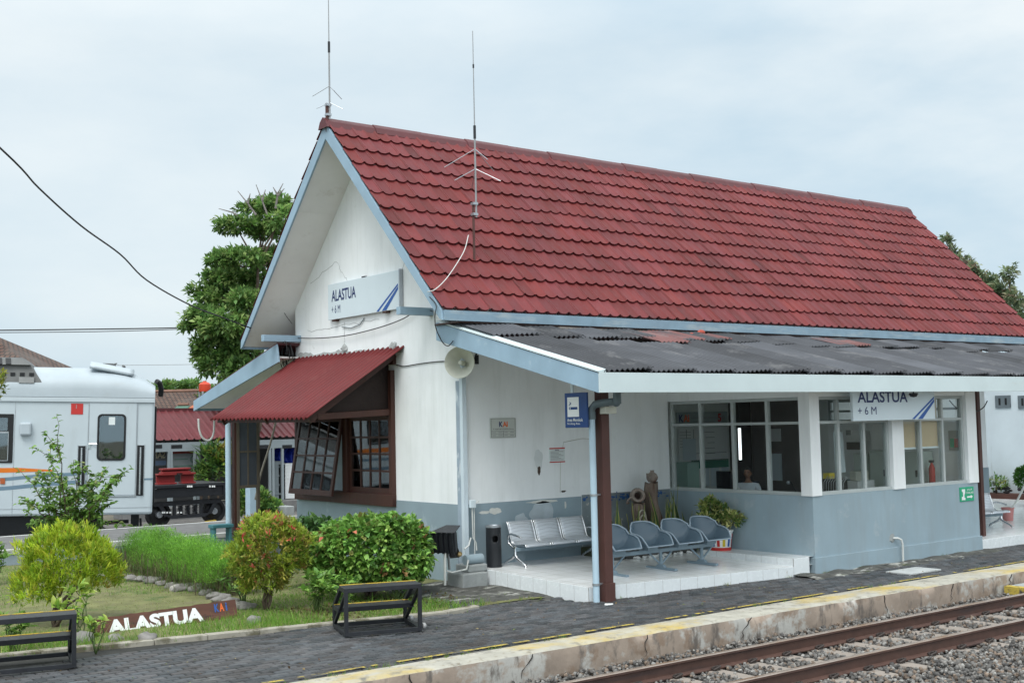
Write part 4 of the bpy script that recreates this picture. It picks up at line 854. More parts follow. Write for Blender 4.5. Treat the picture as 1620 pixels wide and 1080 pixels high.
t = thing('clay_jug', 'grey clay jug lying with open mouth on the shorter wooden post', 'jug', (3.3, -.46, 1.1)); ax = Vector((-.55, -.75, .1)); m = MB(); m.lathe([(.001, -.22), (.08, -.21), (.125, -.14), (.13, -.06), (.105, .0), (.085, .025), (.105, .05), (.11, .06), (.075, .058), (.06, .02), (.05, -.1)], Vector((3.27, -.44, 1.18)), ax, 26); m.build('body', clay, t, smooth=60)
m = MB(); m.tube([Vector((3.27, -.44, 1.18))+Vector(p) for p in ((-.16,-.02,-.02),(-.21,.02,-.06),(-.20,.06,-.12),(-.13,.09,-.12))], .016, 8); m.build('handle', clay, t, smooth=60)
t = thing('rope_coil', 'pale rope loops hanging on the shorter wooden post', 'rope'); m = MB()
for k_ in range(3): m.tube([(3.20+.085*math.cos(a), -.60-.02*k_, .80-.08*k_+.15*math.sin(a)) for a in [i*2*PI/16 for i in range(17)]], .014, 6)
m.build('loop', pm('old_rope', (.36,.34,.28), .9, .2, 8, bmp=.4), t)
def set_cols(lst): return np.asarray(lst, dtype=np.float32)
def snake_plant(label, c, n, h, seed):
    rr = random.Random(seed); t = thing('snake_plant', label, 'plant', c, group='snake plants in the porch planter')
    for i in range(n):
        m = MB(); cols = []; a = rr.uniform(0, 2*PI); H = h*rr.uniform(.65, 1.1); wd = rr.uniform(.022, .034); ln = rr.uniform(.05, .28); bx_ = c[0]+rr.gauss(0, .05); by_ = c[1]+rr.gauss(0, .05); tw = rr.uniform(0, 2)
        for j in range(9):
            v = j/8; w_ = wd*(.7+.5*math.sin(PI*min(v*1.1, 1)))*(1-v**4); x = bx_+math.cos(a)*ln*H*v*v; y = by_+math.sin(a)*ln*H*v*v; b_ = a+PI/2+tw*v*.4
            for k_, f in enumerate((-1, -.55, 0, .55, 1)):
                m.v.append((x+math.cos(b_)*w_*f+math.cos(a)*.012*(f*f), y+math.sin(b_)*w_*f+math.sin(a)*.012*f*f, c[2]+H*v)); d = .6+.5*noise.noise(Vector((j*1.3, i, 0))); cols.append((.60, .58, .18, 1) if abs(f) > .7 else (.10*d+.03, .20*d+.03, .06, 1))
        for j in range(8):
            for k_ in range(4): q = j*5+k_; m.f.append([q, q+1, q+6, q+5]); m.m.append(0)
        m.build('leaf', leaf_gloss, t, smooth=180, cols=set_cols(cols))
for i, (x, y, n, h, lb) in enumerate(((2.62, -.5, 7, .62, 'dense snake plant at the left end of the porch planter'), (2.95, -.55, 6, .55, 'snake plant left of the short wooden post'), (3.47, -.58, 5, .70, 'snake plant with tall blades between the two wooden posts'), (3.80, -.5, 5, .66, 'snake plant right of the tall wooden post'), (4.25, -.30, 3, .95, 'sparse snake plant with one very tall blade near the office window'), (4.30, -.62, 4, .60, 'snake plant at the right end of the porch planter'))): snake_plant(lb, (x, y-.08, .36 if x < 4.1 else .16), n, h*1.22, 30+i)
# ================================================================== leaves, grass and shrubs
def unit(a): return a/np.maximum(np.linalg.norm(a, axis=-1, keepdims=True), 1e-9)
class Leaves:
    def __init__(s): s.parts = []
    def add(s, P, D, L, W, C, up=None, fold=.25, ovate=False):
        P, D = np.atleast_2d(np.asarray(P, float)), unit(np.atleast_2d(np.asarray(D, float))); n = len(P)
        if up is None: up = np.array([0, 0, 1.])+RNG.normal(0, .35, (n, 3))
        S = np.cross(D, up); S = unit(S); N = np.cross(S, D)
        L = np.broadcast_to(np.asarray(L, float).reshape(-1, 1), (n, 1)); W = np.broadcast_to(np.asarray(W, float).reshape(-1, 1), (n, 1))
        if ovate:
            droop = -N*L*.10
            pts = [P, P+D*L*.35, P+D*L*.72+droop*.4, P+D*L+droop*1.6, P+D*L*.30+S*W*.5+N*W*fold, P+D*L*.68+S*W*.36+N*W*fold*.8+droop*.4, P+D*L*.30-S*W*.5+N*W*fold, P+D*L*.68-S*W*.36+N*W*fold*.8+droop*.4]
            F = [(0,1,4), (4,1,2,5), (5,2,3), (0,6,1), (6,7,2,1), (7,3,2)]
        else:
            pts = [P, P+D*L*.45+S*W*.5+N*W*fold, P+D*L, P+D*L*.45-S*W*.5+N*W*fold]; F = [(0,2,1), (0,3,2)]
        s.parts.append((np.stack(pts, 1), F, np.asarray(C, float)))
    def blades(s, P, D, L, W, C):
        P, D = np.asarray(P, float), unit(np.asarray(D, float)); n = len(P); a = RNG.uniform(0, 2*PI, n); S = np.stack([np.cos(a), np.sin(a), np.zeros(n)], 1)
        L = np.broadcast_to(np.asarray(L, float).reshape(-1, 1), (n, 1)); W = np.broadcast_to(np.asarray(W, float).reshape(-1, 1), (n, 1))
        s.parts.append((np.stack([P-S*W/2, P+S*W/2, P+D*L], 1), [(0,1,2)], np.asarray(C, float)))
    def build(s, name, parent=None, mat=None, tag=None):
        V, Fs, Cs, o = [], [], [], 0
        for pts, F, C in s.parts:
            n, k, _ = pts.shape; V.append(pts.reshape(-1, 3)); idx = np.arange(n)*k+o
            Fs.append([(idx[:, None]+np.array(f)) for f in F]); Cs.append(np.repeat(np.c_[C, np.ones(n)], k, 0)); o += n*k
        V = np.concatenate(V); C = np.concatenate(Cs); me = bpy.data.meshes.new(name)
        if parent is not None and parent.name in MWI:
            W = np.array(MWI[parent.name]); V = V @ W[:3, :3].T+W[:3, 3]
        lens = []; vid = []
        for grp in Fs:
            for f in grp: lens.append(np.full(len(f), f.shape[1])); vid.append(f.ravel())
        lens = np.concatenate(lens); vid = np.concatenate(vid)
        me.vertices.add(len(V)); me.vertices.foreach_set('co', V.ravel().astype(np.float32)); me.loops.add(len(vid)); me.loops.foreach_set('vertex_index', vid.astype(np.int32))
        me.polygons.add(len(lens)); st = np.r_[0, np.cumsum(lens)[:-1]]; me.polygons.foreach_set('loop_start', st.astype(np.int32)); me.update(calc_edges=True); me.validate()
        ca = me.color_attributes.new('col', 'FLOAT_COLOR', 'POINT'); ca.data.foreach_set('color', C.astype(np.float32).ravel())
        me.materials.append(mat or leaf); ob = bpy.data.objects.new(name, me); COL.objects.link(ob)
        if parent is not None:
            ob.parent = parent
            if parent.name in MWI: MWI[ob.name] = MWI[parent.name]
        if tag: props(ob, *tag)
        return ob
def pal(n, *cs, jit=.18):
    w_ = np.array([c[3] if len(c) > 3 else 1 for c in cs], float); i = RNG.choice(len(cs), n, p=w_/w_.sum()); C = np.array([c[:3] for c in cs])[i]
    return np.clip(C*(1+RNG.normal(0, jit, (n, 1)))+RNG.normal(0, .006, (n, 3)), .004, 1)
def sph(n, zmin=-.6):
    d = unit(RNG.normal(0, 1, (n*3, 3))); return d[d[:, 2] > zmin][:n]
def E(px, py, D, rx, ry, depth=None):       # ellipsoid of foliage: centre and half sizes in metres
    c = atd(px, py, D); k = D/FPX; return (np.array(c), np.array([rx*k, (depth or rx)*k, ry*k]))
def crown(lv, ells, tufts, per, L, W, cols, out=.7, up=.4, rnd=.6, shell=(.62, 1.0), ovate=False, zmin=-.7, fold=.25, tipcols=None, tipp=0, gap=0):
    vol = np.array([np.prod(e[1]) for e in ells])**.67; ns = (vol/vol.sum()*tufts).astype(int)
    for (c, r), n in zip(ells, ns):
        if n < 1: continue
        d = sph(n, zmin); n = len(d); P = c+d*r*RNG.uniform(shell[0]**2, shell[1]**2, (n, 1))**.5
        keep = np.ones(n, bool)
        for c2, r2 in ells:
            if c2 is not c: keep &= (np.linalg.norm((P-c2)/r2, axis=1) > .72) | (RNG.random(n) < .12)
        if gap:
            g = np.array([noise.noise(Vector(p*1.9)) for p in P]); keep &= g > -gap
        P, d = P[keep], d[keep]; n = len(P); P = P+RNG.normal(0, .018, (n, 3))
        tip = RNG.random(n) < tipp; base = pal(n, *cols)
        if tipcols: base[tip] = pal(int(tip.sum()), *tipcols)
        for k_ in range(per):
            D = d*out+np.array([0, 0, up])+RNG.normal(0, rnd, (n, 3)); l = L*RNG.uniform(.65, 1.25, n)
            lv.add(P+RNG.normal(0, L*.22, (n, 3)), D, l, W*l/L*RNG.uniform(.8, 1.2, n), np.clip(base*(1+RNG.normal(0, .12, (n, 1))), .004, 1), ovate=ovate, fold=fold)
def bumps(ells, n, r, seed):     # small uneven shoulders so that a bush has a ragged outline
    g = np.random.default_rng(seed); out = list(ells)
    for _ in range(n):
        c, q = ells[g.integers(0, len(ells))]; d = unit(g.normal(0, 1, 3)); d[2] = abs(d[2])*.8; out.append((c+d*q*g.uniform(.9, 1.12), np.full(3, r*g.uniform(.6, 1.3))))
    return out
def stems(par, base, tips, r=.018, nm='stem', mat=None, wob=.05, seed=1):
    rr = random.Random(seed); base = Vector(base)
    m = MB()
    for i, tp in enumerate(tips):
        tp = Vector(tp); b = base+Vector((rr.gauss(0, .012), rr.gauss(0, .012), 0)); P = []
        for k_ in range(7): f = k_/6; P.append(b.lerp(tp, f)+Vector((rr.gauss(0, wob), rr.gauss(0, wob), 0))*math.sin(PI*f)+Vector((0, 0, .12*math.sin(PI*f))))
        m.tube(P, [r*(1-.75*k_/6) for k_ in range(7)], 6)
    return m.build(nm, mat or bark, par, smooth=180)
# lime clipped shrub
t = thing('garden_shrub', 'lime green rounded shrub with orange tipped shoots behind the black step stool', 'shrub', (-5.95, .45, 0))
D0 = 15.35; ells = [E(112, 895, D0, 70, 52), E(88, 885, D0-.15, 50, 50), E(140, 905, D0+.1, 52, 46), E(55, 930, D0-.3, 36, 32), E(110, 862, D0, 46, 34), E(165, 905, D0+.2, 30, 28)]
ells = bumps(ells, 16, .11, 3); lv = Leaves(); crown(lv, ells, 2000, 9, .088, .019, [(.42,.54,.04,3), (.30,.45,.04,3), (.50,.56,.06,2), (.18,.30,.03,1.1)], out=.5, up=.75, rnd=.42, tipcols=[(.50,.36,.07), (.55,.54,.08,3)], tipp=.06)
lv.build('foliage', t); stems(t, (-5.95, .45, -.02), [atd(x, y, D0) for x, y in ((60,925),(85,900),(110,880),(135,890),(160,900),(120,920),(150,925))], .022, seed=3)
# red tipped shrub
t = thing('garden_shrub', 'round shrub with many coral red young leaves left of the big green bush', 'shrub', (-3.39, -.21, 0))
D0 = 16.2; ells = [E(424, 872, D0, 56, 52), E(400, 885, D0-.1, 36, 44), E(450, 880, D0+.1, 36, 42), E(424, 840, D0, 42, 26), E(418, 915, D0, 40, 26)]
ells = bumps(ells, 12, .10, 4); lv = Leaves(); crown(lv, ells, 1900, 9, .078, .023, [(.31,.42,.055,3), (.40,.46,.07,2), (.48,.44,.10,1.2), (.16,.25,.04,1.5)], out=.6, up=.45, rnd=.55, tipcols=[(.52,.17,.10), (.52,.34,.13,1.6), (.48,.38,.13,1.4)], tipp=.09)
P = np.array([atd(x, y, D0-.62) for x, y in ((393,866),(385,850),(460,855),(403,897),(425,845),(462,835),(380,838),(440,815))])
for k_ in range(5): lv.add(P+RNG.normal(0, .012, P.shape), RNG.normal(0, .6, P.shape)+np.array([-.2, -.3, .5]), .075, .024, pal(len(P), (.55,.07,.06), (.55,.14,.10)))
lv.build('foliage', t); stems(t, (-3.39, -.21, -.02), [atd(x, y, D0) for x, y in ((392,905),(408,890),(424,880),(440,890),(455,905),(430,915),(415,920))], .017, seed=4)
# big green bush with ovate leaves
t = thing('garden_bush', 'large dense green bush with broad leaves behind the black step stool', 'bush', (-1.75, -.1, 0))
D0 = 17.1; ells = [E(585, 872, D0, 82, 50), E(535, 880, D0-.1, 46, 50), E(640, 872, D0+.1, 44, 52), E(585, 850, D0, 74, 32), E(620, 900, D0-.2, 50, 34), E(560, 905, D0-.2, 46, 28)]
ells = bumps(ells, 14, .12, 5); lv = Leaves(); crown(lv, ells, 4600, 4, .082, .060, [(.17,.34,.07,4), (.23,.42,.085,3), (.32,.47,.12,1.2), (.10,.22,.05,1.4)], out=.75, up=.10, rnd=.5, ovate=True, shell=(.72, 1), tipcols=[(.24,.26,.08), (.30,.17,.08)], tipp=.07)
P = np.array([atd(x, y, D0-.75) for x, y in ((511,849),(550,842),(560,840))]); lv.add(P, RNG.normal(0, .5, P.shape)+np.array([-.4, -.5, .1]), .09, .06, pal(len(P), (.50,.13,.08)), ovate=True)
lv.build('foliage', t, leaf_gloss); stems(t, (-1.75, -.15, -.02), [atd(x, y, D0) for x, y in ((520,890),(548,880),(575,885),(600,880),(625,885),(650,890),(585,900))], .024, seed=5)
t = thing('garden_bush', 'low dark green bush squeezed between the red tipped shrub and the big bush', 'bush', (-1.9, 1.2, 0))
D0 = 18.3; ells = [E(492, 850, D0, 40, 30), E(510, 838, D0+.1, 26, 16), E(480, 875, D0, 28, 30)]
lv = Leaves(); crown(lv, ells, 600, 4, .085, .06, [(.09,.19,.06,3), (.13,.25,.07,2), (.06,.13,.04,2)], ovate=True, out=.7, up=.1, rnd=.5); lv.build('foliage', t, leaf_gloss); stems(t, (-1.9, 1.2, -.02), [atd(x, y, D0) for x, y in ((480,870),(495,860),(510,850))], seed=6)
# loose leafy plants under and beside the bushes
def loose(label, px, py, D, n, h, spread, L, W, cols, seed, cat='plant', nm='leafy_plant', z0=0.0):
    b = at(px, py, z=z0) if D is None else atd(px, py, D); rr = random.Random(seed); t = thing(nm, label, cat, b)
    tips = [(b.x+rr.gauss(0, spread), b.y+rr.gauss(0, spread), z0+h*rr.uniform(.6, 1.05)) for _ in range(n)]; stems(t, (b.x, b.y, z0-.02), tips, .008, mat=green_stem, seed=seed, wob=.03)
    lv = Leaves()
    for tp in tips:
        q = 9; f = np.linspace(.25, 1, q)[:, None]; P = np.array([b.x, b.y, z0])*(1-f)+np.array(tp)*f+np.c_[np.zeros((q, 2)), .12*np.sin(PI*f)]; a = RNG.uniform(0, 2*PI, q); D_ = np.c_[np.cos(a), np.sin(a), RNG.uniform(.0, .7, q)]
        lv.add(P, D_, L*RNG.uniform(.7, 1.2, q), W*RNG.uniform(.8, 1.2, q), pal(q, *cols), ovate=True)
        lv.add(P[-3:], RNG.normal(0, .4, (3, 3))+np.array([0, 0, .8]), L, W, pal(3, *cols), ovate=True)
    lv.build('foliage', t, leaf_gloss); return t
green_stem = pm('green_stem', (.08,.13,.04), .6, .2, 6, bmp=0)
YG = [(.32,.46,.08,2), (.20,.36,.06,2), (.40,.48,.11)]; MG = [(.11,.24,.05,2), (.17,.32,.06,2), (.24,.38,.08)]
loose('yellow green seedling with large leaves by the left end of the wooden name plank', 128, 1012, None, 6, .62, .12, .13, .07, YG, 40); loose('small yellow green seedling at the kerb near the left black stool', 152, 1030, None, 4, .36, .08, .09, .05, YG, 41)
loose('leafy weeds standing under the left side of the big green bush', 500, 968, None, 14, .52, .20, .11, .065, MG, 42); loose('tangle of green weeds under the middle of the big bush', 548, 968, None, 14, .42, .22, .10, .06, MG, 43)
loose('yellowish shrub shoots at the right edge of the big green bush', 664, 930, None, 12, .52, .13, .075, .045, [(.26,.34,.05,2), (.16,.27,.04,2), (.40,.40,.08)], 44); loose('low weeds under the right side of the big green bush', 628, 950, None, 12, .34, .2, .09, .055, MG, 45)
loose('strappy green plant at the foot of the red tipped shrub', 385, 955, None, 12, .35, .15, .12, .03, MG, 46)
loose('leafy weed at the left edge of the garden by the left stool', 22, 1030, None, 8, .38, .13, .10, .05, MG, 47); loose('green plant reaching in at the left edge before the low platform wall', -8, 925, None, 10, .62, .2, .12, .07, MG, 48)
loose('small red flowered plant beside the brown post of the far canopy', 345, 862, 19.5, 8, .40, .12, .09, .05, MG, 49)
# feathery hedge
t = thing('feathery_hedge', 'bright feathery green hedge running from the red tipped shrub to the far platform', 'hedge', (-3.05, 3.4, 0))
lv = Leaves(); n = 70000; a = RNG.random(n); Yh = 1.3+4.7*a; xc = -3.15+.25*a; r_ = RNG.random(n)**.5; th = RNG.uniform(-.25, PI+.25, n); hh = .75+.05*np.sin(Yh*3)+.05*np.sin(Yh*7.3+1)+.05*np.sin(Yh*19+th*4)*np.sin(th*6+Yh*5)
P = np.stack([xc+.42*r_*np.cos(th), Yh+RNG.normal(0, .05, n), .30+(hh-.30)*np.clip(np.sin(th), -.3, 1)*r_], 1); D = np.stack([np.cos(th)*.8, RNG.normal(0, .5, n), np.full(n, .55)], 1)+RNG.normal(0, .55, (n, 3))
hv = np.array([noise.noise(Vector((q[0]*4, q[1]*4, q[2]*5))) for q in P])[:, None]; lv.blades(P, D, RNG.uniform(.025, .065, n), .0075, np.clip(pal(n, (.19,.42,.05,3), (.25,.49,.07,3), (.12,.30,.04,2))*(1+.55*hv), .01, 1))
n = 7000; Yh = RNG.uniform(1.3, 5.9, n); P = np.stack([-3.05+RNG.normal(0, .25, n), Yh, RNG.uniform(.02, .35, n)], 1); lv.blades(P, np.stack([RNG.normal(0, .3, n), RNG.normal(0, .3, n), np.ones(n)], 1), RNG.uniform(.10, .22, n), .009, pal(n, (.10,.20,.04), (.15,.18,.07), (.17,.15,.08)))
lv.build('foliage', t)
m = MB(); rr = random.Random(12)
for i in range(150): x, y = -3.12+rr.gauss(0, .2), rr.uniform(1.3, 5.9); m.tube([(x, y, -.02), (x+rr.gauss(0, .04), y+rr.gauss(0, .04), .42)], .006, 4)
m.build('stem', bark, t)
# tall loose shrub before the train
t = thing('loose_shrub', 'tall loose shrub with long arching shoots in front of the white carriage', 'shrub', atd(108, 868, 20.6))
D0 = 20.6; b = atd(108, 875, D0); lv = Leaves(); m = MB(); rr = random.Random(9)
tips = [(88,655),(80,707),(22,738),(32,795),(176,737),(207,740),(190,760),(184,795),(122,730),(60,765),(145,752),(100,750),(160,800),(75,800),(110,780),(200,830),(45,830),(130,770),(170,775),(90,830),(140,830)]
for i, (x, y) in enumerate(tips):
    tp = Vector(atd(x, y, D0+rr.gauss(0, .35))); P = [b.lerp(tp, f)+Vector((0, 0, .22*math.sin(PI*f)))+Vector((rr.gauss(0,.03), rr.gauss(0,.03), 0)) for f in [k_/9 for k_ in range(10)]]
    m.tube(P, [.016*(1-.85*k_/9) for k_ in range(10)], 5)
    subs = [P]
    for q in range(5):
        s0 = P[rr.randint(3, 7)]; e = s0+Vector((rr.gauss(0, .22), rr.gauss(0, .22), rr.uniform(.0, .35))); S_ = [s0.lerp(e, f) for f in (0, .25, .5, .75, 1)]; m.tube(S_, .004, 4); subs.append(S_)
    for S_ in subs:
        L_ = np.array([tuple(p) for p in S_]); k_ = 34 if S_ is P else 16; f = RNG.uniform(.32 if S_ is P else .1, 1, k_)*(len(L_)-1); i0 = np.minimum(f.astype(int), len(L_)-2); fr = (f-i0)[:, None]
        Q = L_[i0]*(1-fr)+L_[i0+1]*fr; dd = RNG.normal(0, 1, (k_, 3)); dd[:, 2] = dd[:, 2]*.5-.05; lv.add(Q+RNG.normal(0, .012, Q.shape), dd, RNG.uniform(.07, .12, k_), RNG.uniform(.045, .065, k_), pal(k_, (.16,.30,.06,3), (.22,.38,.08,2), (.09,.19,.045,1.6), (.32,.36,.14,.5)), ovate=True)
lv.build('foliage', t); m.build('stem', bark, t, smooth=180)
# lawn and grass
soil_m = pm('lawn_soil', (.155,.16,.065), .95, .3, 3.5, bmp=.6, bscale=30, layers=(((.16,.14,.08), (1,1,1), 1.4, .5, .7), ((.06,.10,.025), (1,1,1), 2.1, .55, .7)))
m = MB(); g0 = lambda x, y: .0+.03*noise.noise(Vector((x*.8, y*.8, 2)))
m.grid(lambda u, v: (-14+14*u, (kerb_y(-14+14*u)+.06)+v*(8.3-kerb_y(-14+14*u)), g0(-14+14*u, v*9)), 70, 50); struct('lawn', m, soil_m, smooth=180)
def in_ring(x, y): return ((x+5.0)/1.75)**2+((y-1.3)/1.55)**2 < 1
def scatter(n, fn):
    P = np.stack([RNG.uniform(-12.3, -.2, n), RNG.uniform(-2.2, 8, n), np.zeros(n)], 1); k = np.array([fn(p[0], p[1]) for p in P]); return P[RNG.random(n) < k]
def dens(x, y):
    if y < kerb_y(x)+.05 or (x > -1.3 and y > -1.75): return 0
    if x > -.9: return 0
    d = .55+.6*noise.noise(Vector((x*1.2, y*1.2, 5)))
    if in_ring(x, y): return .18*d+.05
    return min(1, d*(1.25 if y < 1.2 else .45))
P = scatter(165000, dens); n = len(P); P[:, 2] = .0; nr = np.array([1. if in_ring(p[0], p[1]) else 0. for p in P]); near = np.clip(1-(P[:, 1]-np.array([kerb_y(x) for x in P[:, 0]])-.05)/1.6, 0, 1)
Lg = (.035+.11*near*RNG.random(n)+.03*RNG.random(n))*(1-.55*nr); C = pal(n, (.15,.31,.04,3), (.20,.37,.055,2), (.30,.33,.10,1.0), (.10,.21,.03,1)); ring = pal(n, (.26,.28,.10,2), (.19,.27,.06), (.32,.28,.14)); C = C*(1-nr[:, None])+ring*nr[:, None]
lv = Leaves(); lv.blades(P, np.stack([RNG.normal(0, .45, n), RNG.normal(0, .45, n), np.ones(n)], 1), Lg, .008, C)
P = scatter(12000, lambda x, y: .9 if (kerb_y(x)+.06 < y < kerb_y(x)+.75 and x < -1.35 and noise.noise(Vector((x*1.6, y*2, 8))) > -.1) else 0); n = len(P)
if n: lv.blades(P, np.stack([RNG.normal(0, .55, n), RNG.normal(0, .55, n)-.2, np.ones(n)], 1), RNG.uniform(.12, .30, n), .010, pal(n, (.17,.36,.05,3), (.25,.42,.08,2), (.38,.38,.16)))
props(lv.build('grass'), kind='stuff')
lv = Leaves(); n = 900; P = np.stack([RNG.uniform(-3.4, -.9, n), RNG.uniform(-1.7, -.3, n), np.full(n, .01)], 1); lv.add(P, RNG.normal(0, 1, (n, 3))*np.array([1, 1, .25])+np.array([0, 0, .15]), .05, .032, pal(n, (.16,.10,.055), (.10,.06,.04), (.22,.16,.08), (.10,.15,.04)))
props(lv.build('leaf_litter'), kind='stuff')
# ring of stones
stone_m = pm('field_stone', (.22,.21,.20), .9, .3, 6, bmp=.6, bscale=20, layers=(((.42,.40,.36), (1,1,1), 4, .58, .7), ((.09,.10,.07), (1,1,1), 5, .56, .7)))
rr = random.Random(31)
SP = [(195,911,.11),(208,915,.10),(225,916,.09),(243,918,.12),(258,922,.08),(272,926,.09),(287,931,.12),(300,927,.09),(316,931,.14),(329,937,.09),(341,943,.10),(352,948,.12),(363,951,.10),(374,957,.09),(388,959,.11),(152,913,.1),(128,917,.1)]
for i, (x, y, r_) in enumerate(SP):
    p = at(x, y, z=.03); big = r_ >= .14; m = MB(); m.ball(p, r_, 14, 9, sq=(1.25+.2*rr.random(), 1, .62), ns=.5)
    o = m.build('garden_stone', stone_m, smooth=180); props(o, 'largest pale stone in the ring bordering the lawn' if big else 'weathered field stone in the ring bordering the lawn', 'stone', None if big else 'stones bordering the lawn')
for (x, y, r_, lb) in ((183,1011,.10,'grey pebble in the grass below the first letter of the name plank'), (233,1010,.13,'dark round stone in the grass before the middle of the name plank'), (402,1003-22,.10,'stone in the grass right of the name plank'), (128,1012,.15,'grey stone behind the right end of the left black stool')):
    p = at(x, y, z=.02); m = MB(); m.ball(p, r_*.8, 14, 9, sq=(1.1, 1, .8), ns=.45); props(m.build('garden_stone', stone_m, smooth=180), lb, 'stone')
# wooden name plank in the grass
pl = pm('red_brown_plank', (.12,.055,.04), .85, .25, 3, bmp=.5, bscale=20, vscale=(.6,3,3), layers=(((.05,.035,.03), (1,3,3), 3, .55, .7),))
t = thing('name_plank', 'weathered brown plank with white ALASTUA letters lying in the garden grass', 'name plank', (-4.8, -.35, 0))
a, b = at(150, 1006, z=.0), at(376, 972, z=.02); U = (b-a).normalized(); V = (Vector((0, 0, 1))+Vector((U.y, -U.x, 0))*-.30).normalized(); V = (V-U*V.dot(U)).normalized(); N = U.cross(V); L_ = (b-a).length; H_ = .205
m = MB()
q = 24; poly = []
for i in range(q+1): poly.append((L_*i/q, H_+.015*noise.noise(Vector((i*.6, 1, 1)))))
poly = [(0, -.05), (L_, -.05)]+poly[::-1]; m.prism(poly, a-N*.05, U, V, .05); m.build('timber', pl, t)
text('name_lettering', 'ALASTUA', a+U*L_*.085-V*.012, U, V, width=L_*.665, height=.180, mat=white_ink, parent=t, bold=.05, depth=.004)
for s_, x0, mt in (('K', .835, blue_ink), ('A', .872, orange_ink), ('i', .918, blue_ink)): text('logo_letter', s_, a+U*L_*x0+V*.075, U, V, width=L_*(.034 if s_ != 'i' else .012), height=.105, mat=mt, parent=t, bold=.03, depth=.004)
# ================================================================== black boarding stools
def stool(label):
    t = thing('boarding_stool', label, 'step stool', group='black boarding stools on the platform'); L, Dp, H, h = .88, .72, .545, .27; w_ = .045
    m = MB()
    for y in (0, Dp): m.box(0, y-w_/2, 0, L, y+w_/2, w_)
    for x in (0, L): m.box(x-w_/2, w_/2, .001, x+w_/2, Dp-w_/2, w_-.001)
    m.build('base_frame', black_wear, t, bevel=.003)
    for x in (0, L):
        m = MB(); m.box(x-w_/2, -w_/2-.002, .002, x+w_/2, w_/2-.002, H); m.build('leg', black_wear, t, bevel=.003)
        m = MB(); m.box(x-w_/2, Dp-w_/2+.002, .002, x+w_/2, Dp+w_/2+.002, h); m.build('leg', black_wear, t, bevel=.003)
        m = MB(); m.beam((x, Dp, h-.01), (x, .30, H-.03), w_*.9, w_*.9); m.beam((x, Dp-.02, .05), (x, .02, H-.06), w_*.8, w_*.8); m.build('brace', black_wear, t)
    for y0, y1, z in ((-.024, .285, H), (.38, .66, h)):
        m = MB(); m.box(-.026, y0, z-.05, L+.026, y1, z+.004); o = m.build('tread', black_wear, t, bevel=.004)
        m = MB(); m.box(-.02, y1-.016, z+.0045, L+.02, y1-.002, z+.012); m.build('nosing', yellow, o)
    return t
s1 = stool('black steel boarding stool with yellow nosings before the big green bush'); s2 = copy_tree(s1); s2['label'] = 'black steel boarding stool cut by the left edge of the photo'
for y in (.02, .64):
    m = MB(); m.lathe([(.0, -.02), (.03, -.02), (.036, -.01), (.036, .01), (.03, .02), (0, .02)], (.93, y, .05), (1, .4, 0), 16); m.build('castor', pm('dull_castor', (.35,.35,.35), .4, .1, 5), s1, smooth=40)
pa, pb = at(548, 1006, z=.015), at(661, 997, z=.015); place(s1, pa, math.atan2(pb.y-pa.y, pb.x-pa.x))
pb = at(117, 1055, z=.015); rz = math.radians(-14); place(s2, (pb.x-.88*math.cos(rz), pb.y-.88*math.sin(rz), .015), rz)
m = MB(); p = at(962, 955, z=.03); m.tube([p+Vector((-.03, .03, -.01)), p+Vector((.07, -.02, -.005))], [.018, .009], 10); props(m.build('plastic_scrap', white_ink, smooth=50), 'small white plastic scrap on the pavers at the foot of the brown post', 'litter')
# striped flower pot
pc = at(1140, 872, z=.275); pc = Vector((4.20, -1.40, .276)); t = thing('flower_pot', 'white flower pot with red, blue and yellow stripes behind the last bucket chair', 'flower pot', pc)
R1, R2, Hp = .155, .20, .30; m = MB(); m.lathe([(R1, .0), (R2, Hp), (R2+.012, Hp), (R2+.012, Hp+.03), (R2-.01, Hp+.03), (R2-.02, Hp-.03), (0, Hp-.03)], pc, n=48); m.build('body', white_ink, t, smooth=40)
for k_ in range(12):
    a0 = 2*PI*k_/12; m = MB()
    m.grid(lambda u, v: (pc.x+(R1+(R2-R1)*(.22+.66*v)+.003)*math.cos(a0+(u-.5)*.26), pc.y+(R1+(R2-R1)*(.22+.66*v)+.003)*math.sin(a0+(u-.5)*.26), pc.z+Hp*(.22+.66*v)), 4, 2); m.build('stripe', (blue_ink, red_ink, pm('pot_yellow', (.60,.46,.03), .5, .05, 3) if k_ < 3 else bpy.data.materials['pot_yellow'])[k_ % 3], t)
m = MB(); m.lathe([(R1+.012, -.0005), (R1+.016, .05)], pc, n=48); m.build('base_band', red_ink, t, smooth=40)
t2 = thing('variegated_shrub', 'variegated yellow green potted shrub growing in the striped flower pot', 'potted plant', pc+Vector((0, 0, .27)))
lv = Leaves(); ells = [(np.array((pc.x-.14, pc.y+.10, pc.z+.72)), np.array((.13, .13, .13))), (np.array((pc.x-.22, pc.y+.12, pc.z+.52)), np.array((.11, .11, .10))), (np.array((pc.x+.10, pc.y-.18, pc.z+.50)), np.array((.15, .14, .12))), (np.array((pc.x, pc.y, pc.z+.62)), np.array((.12, .12, .12)))]
crown(lv, ells, 260, 5, .085, .035, [(.62,.60,.26,2.4), (.40,.46,.15,2), (.16,.26,.07,1.8), (.09,.17,.05)], out=.7, up=.2, rnd=.5, ovate=True); lv.build('foliage', t2, leaf_gloss); stems(t2, pc+Vector((0, 0, .27)), [tuple(e[0]) for e in ells], .010, seed=8)
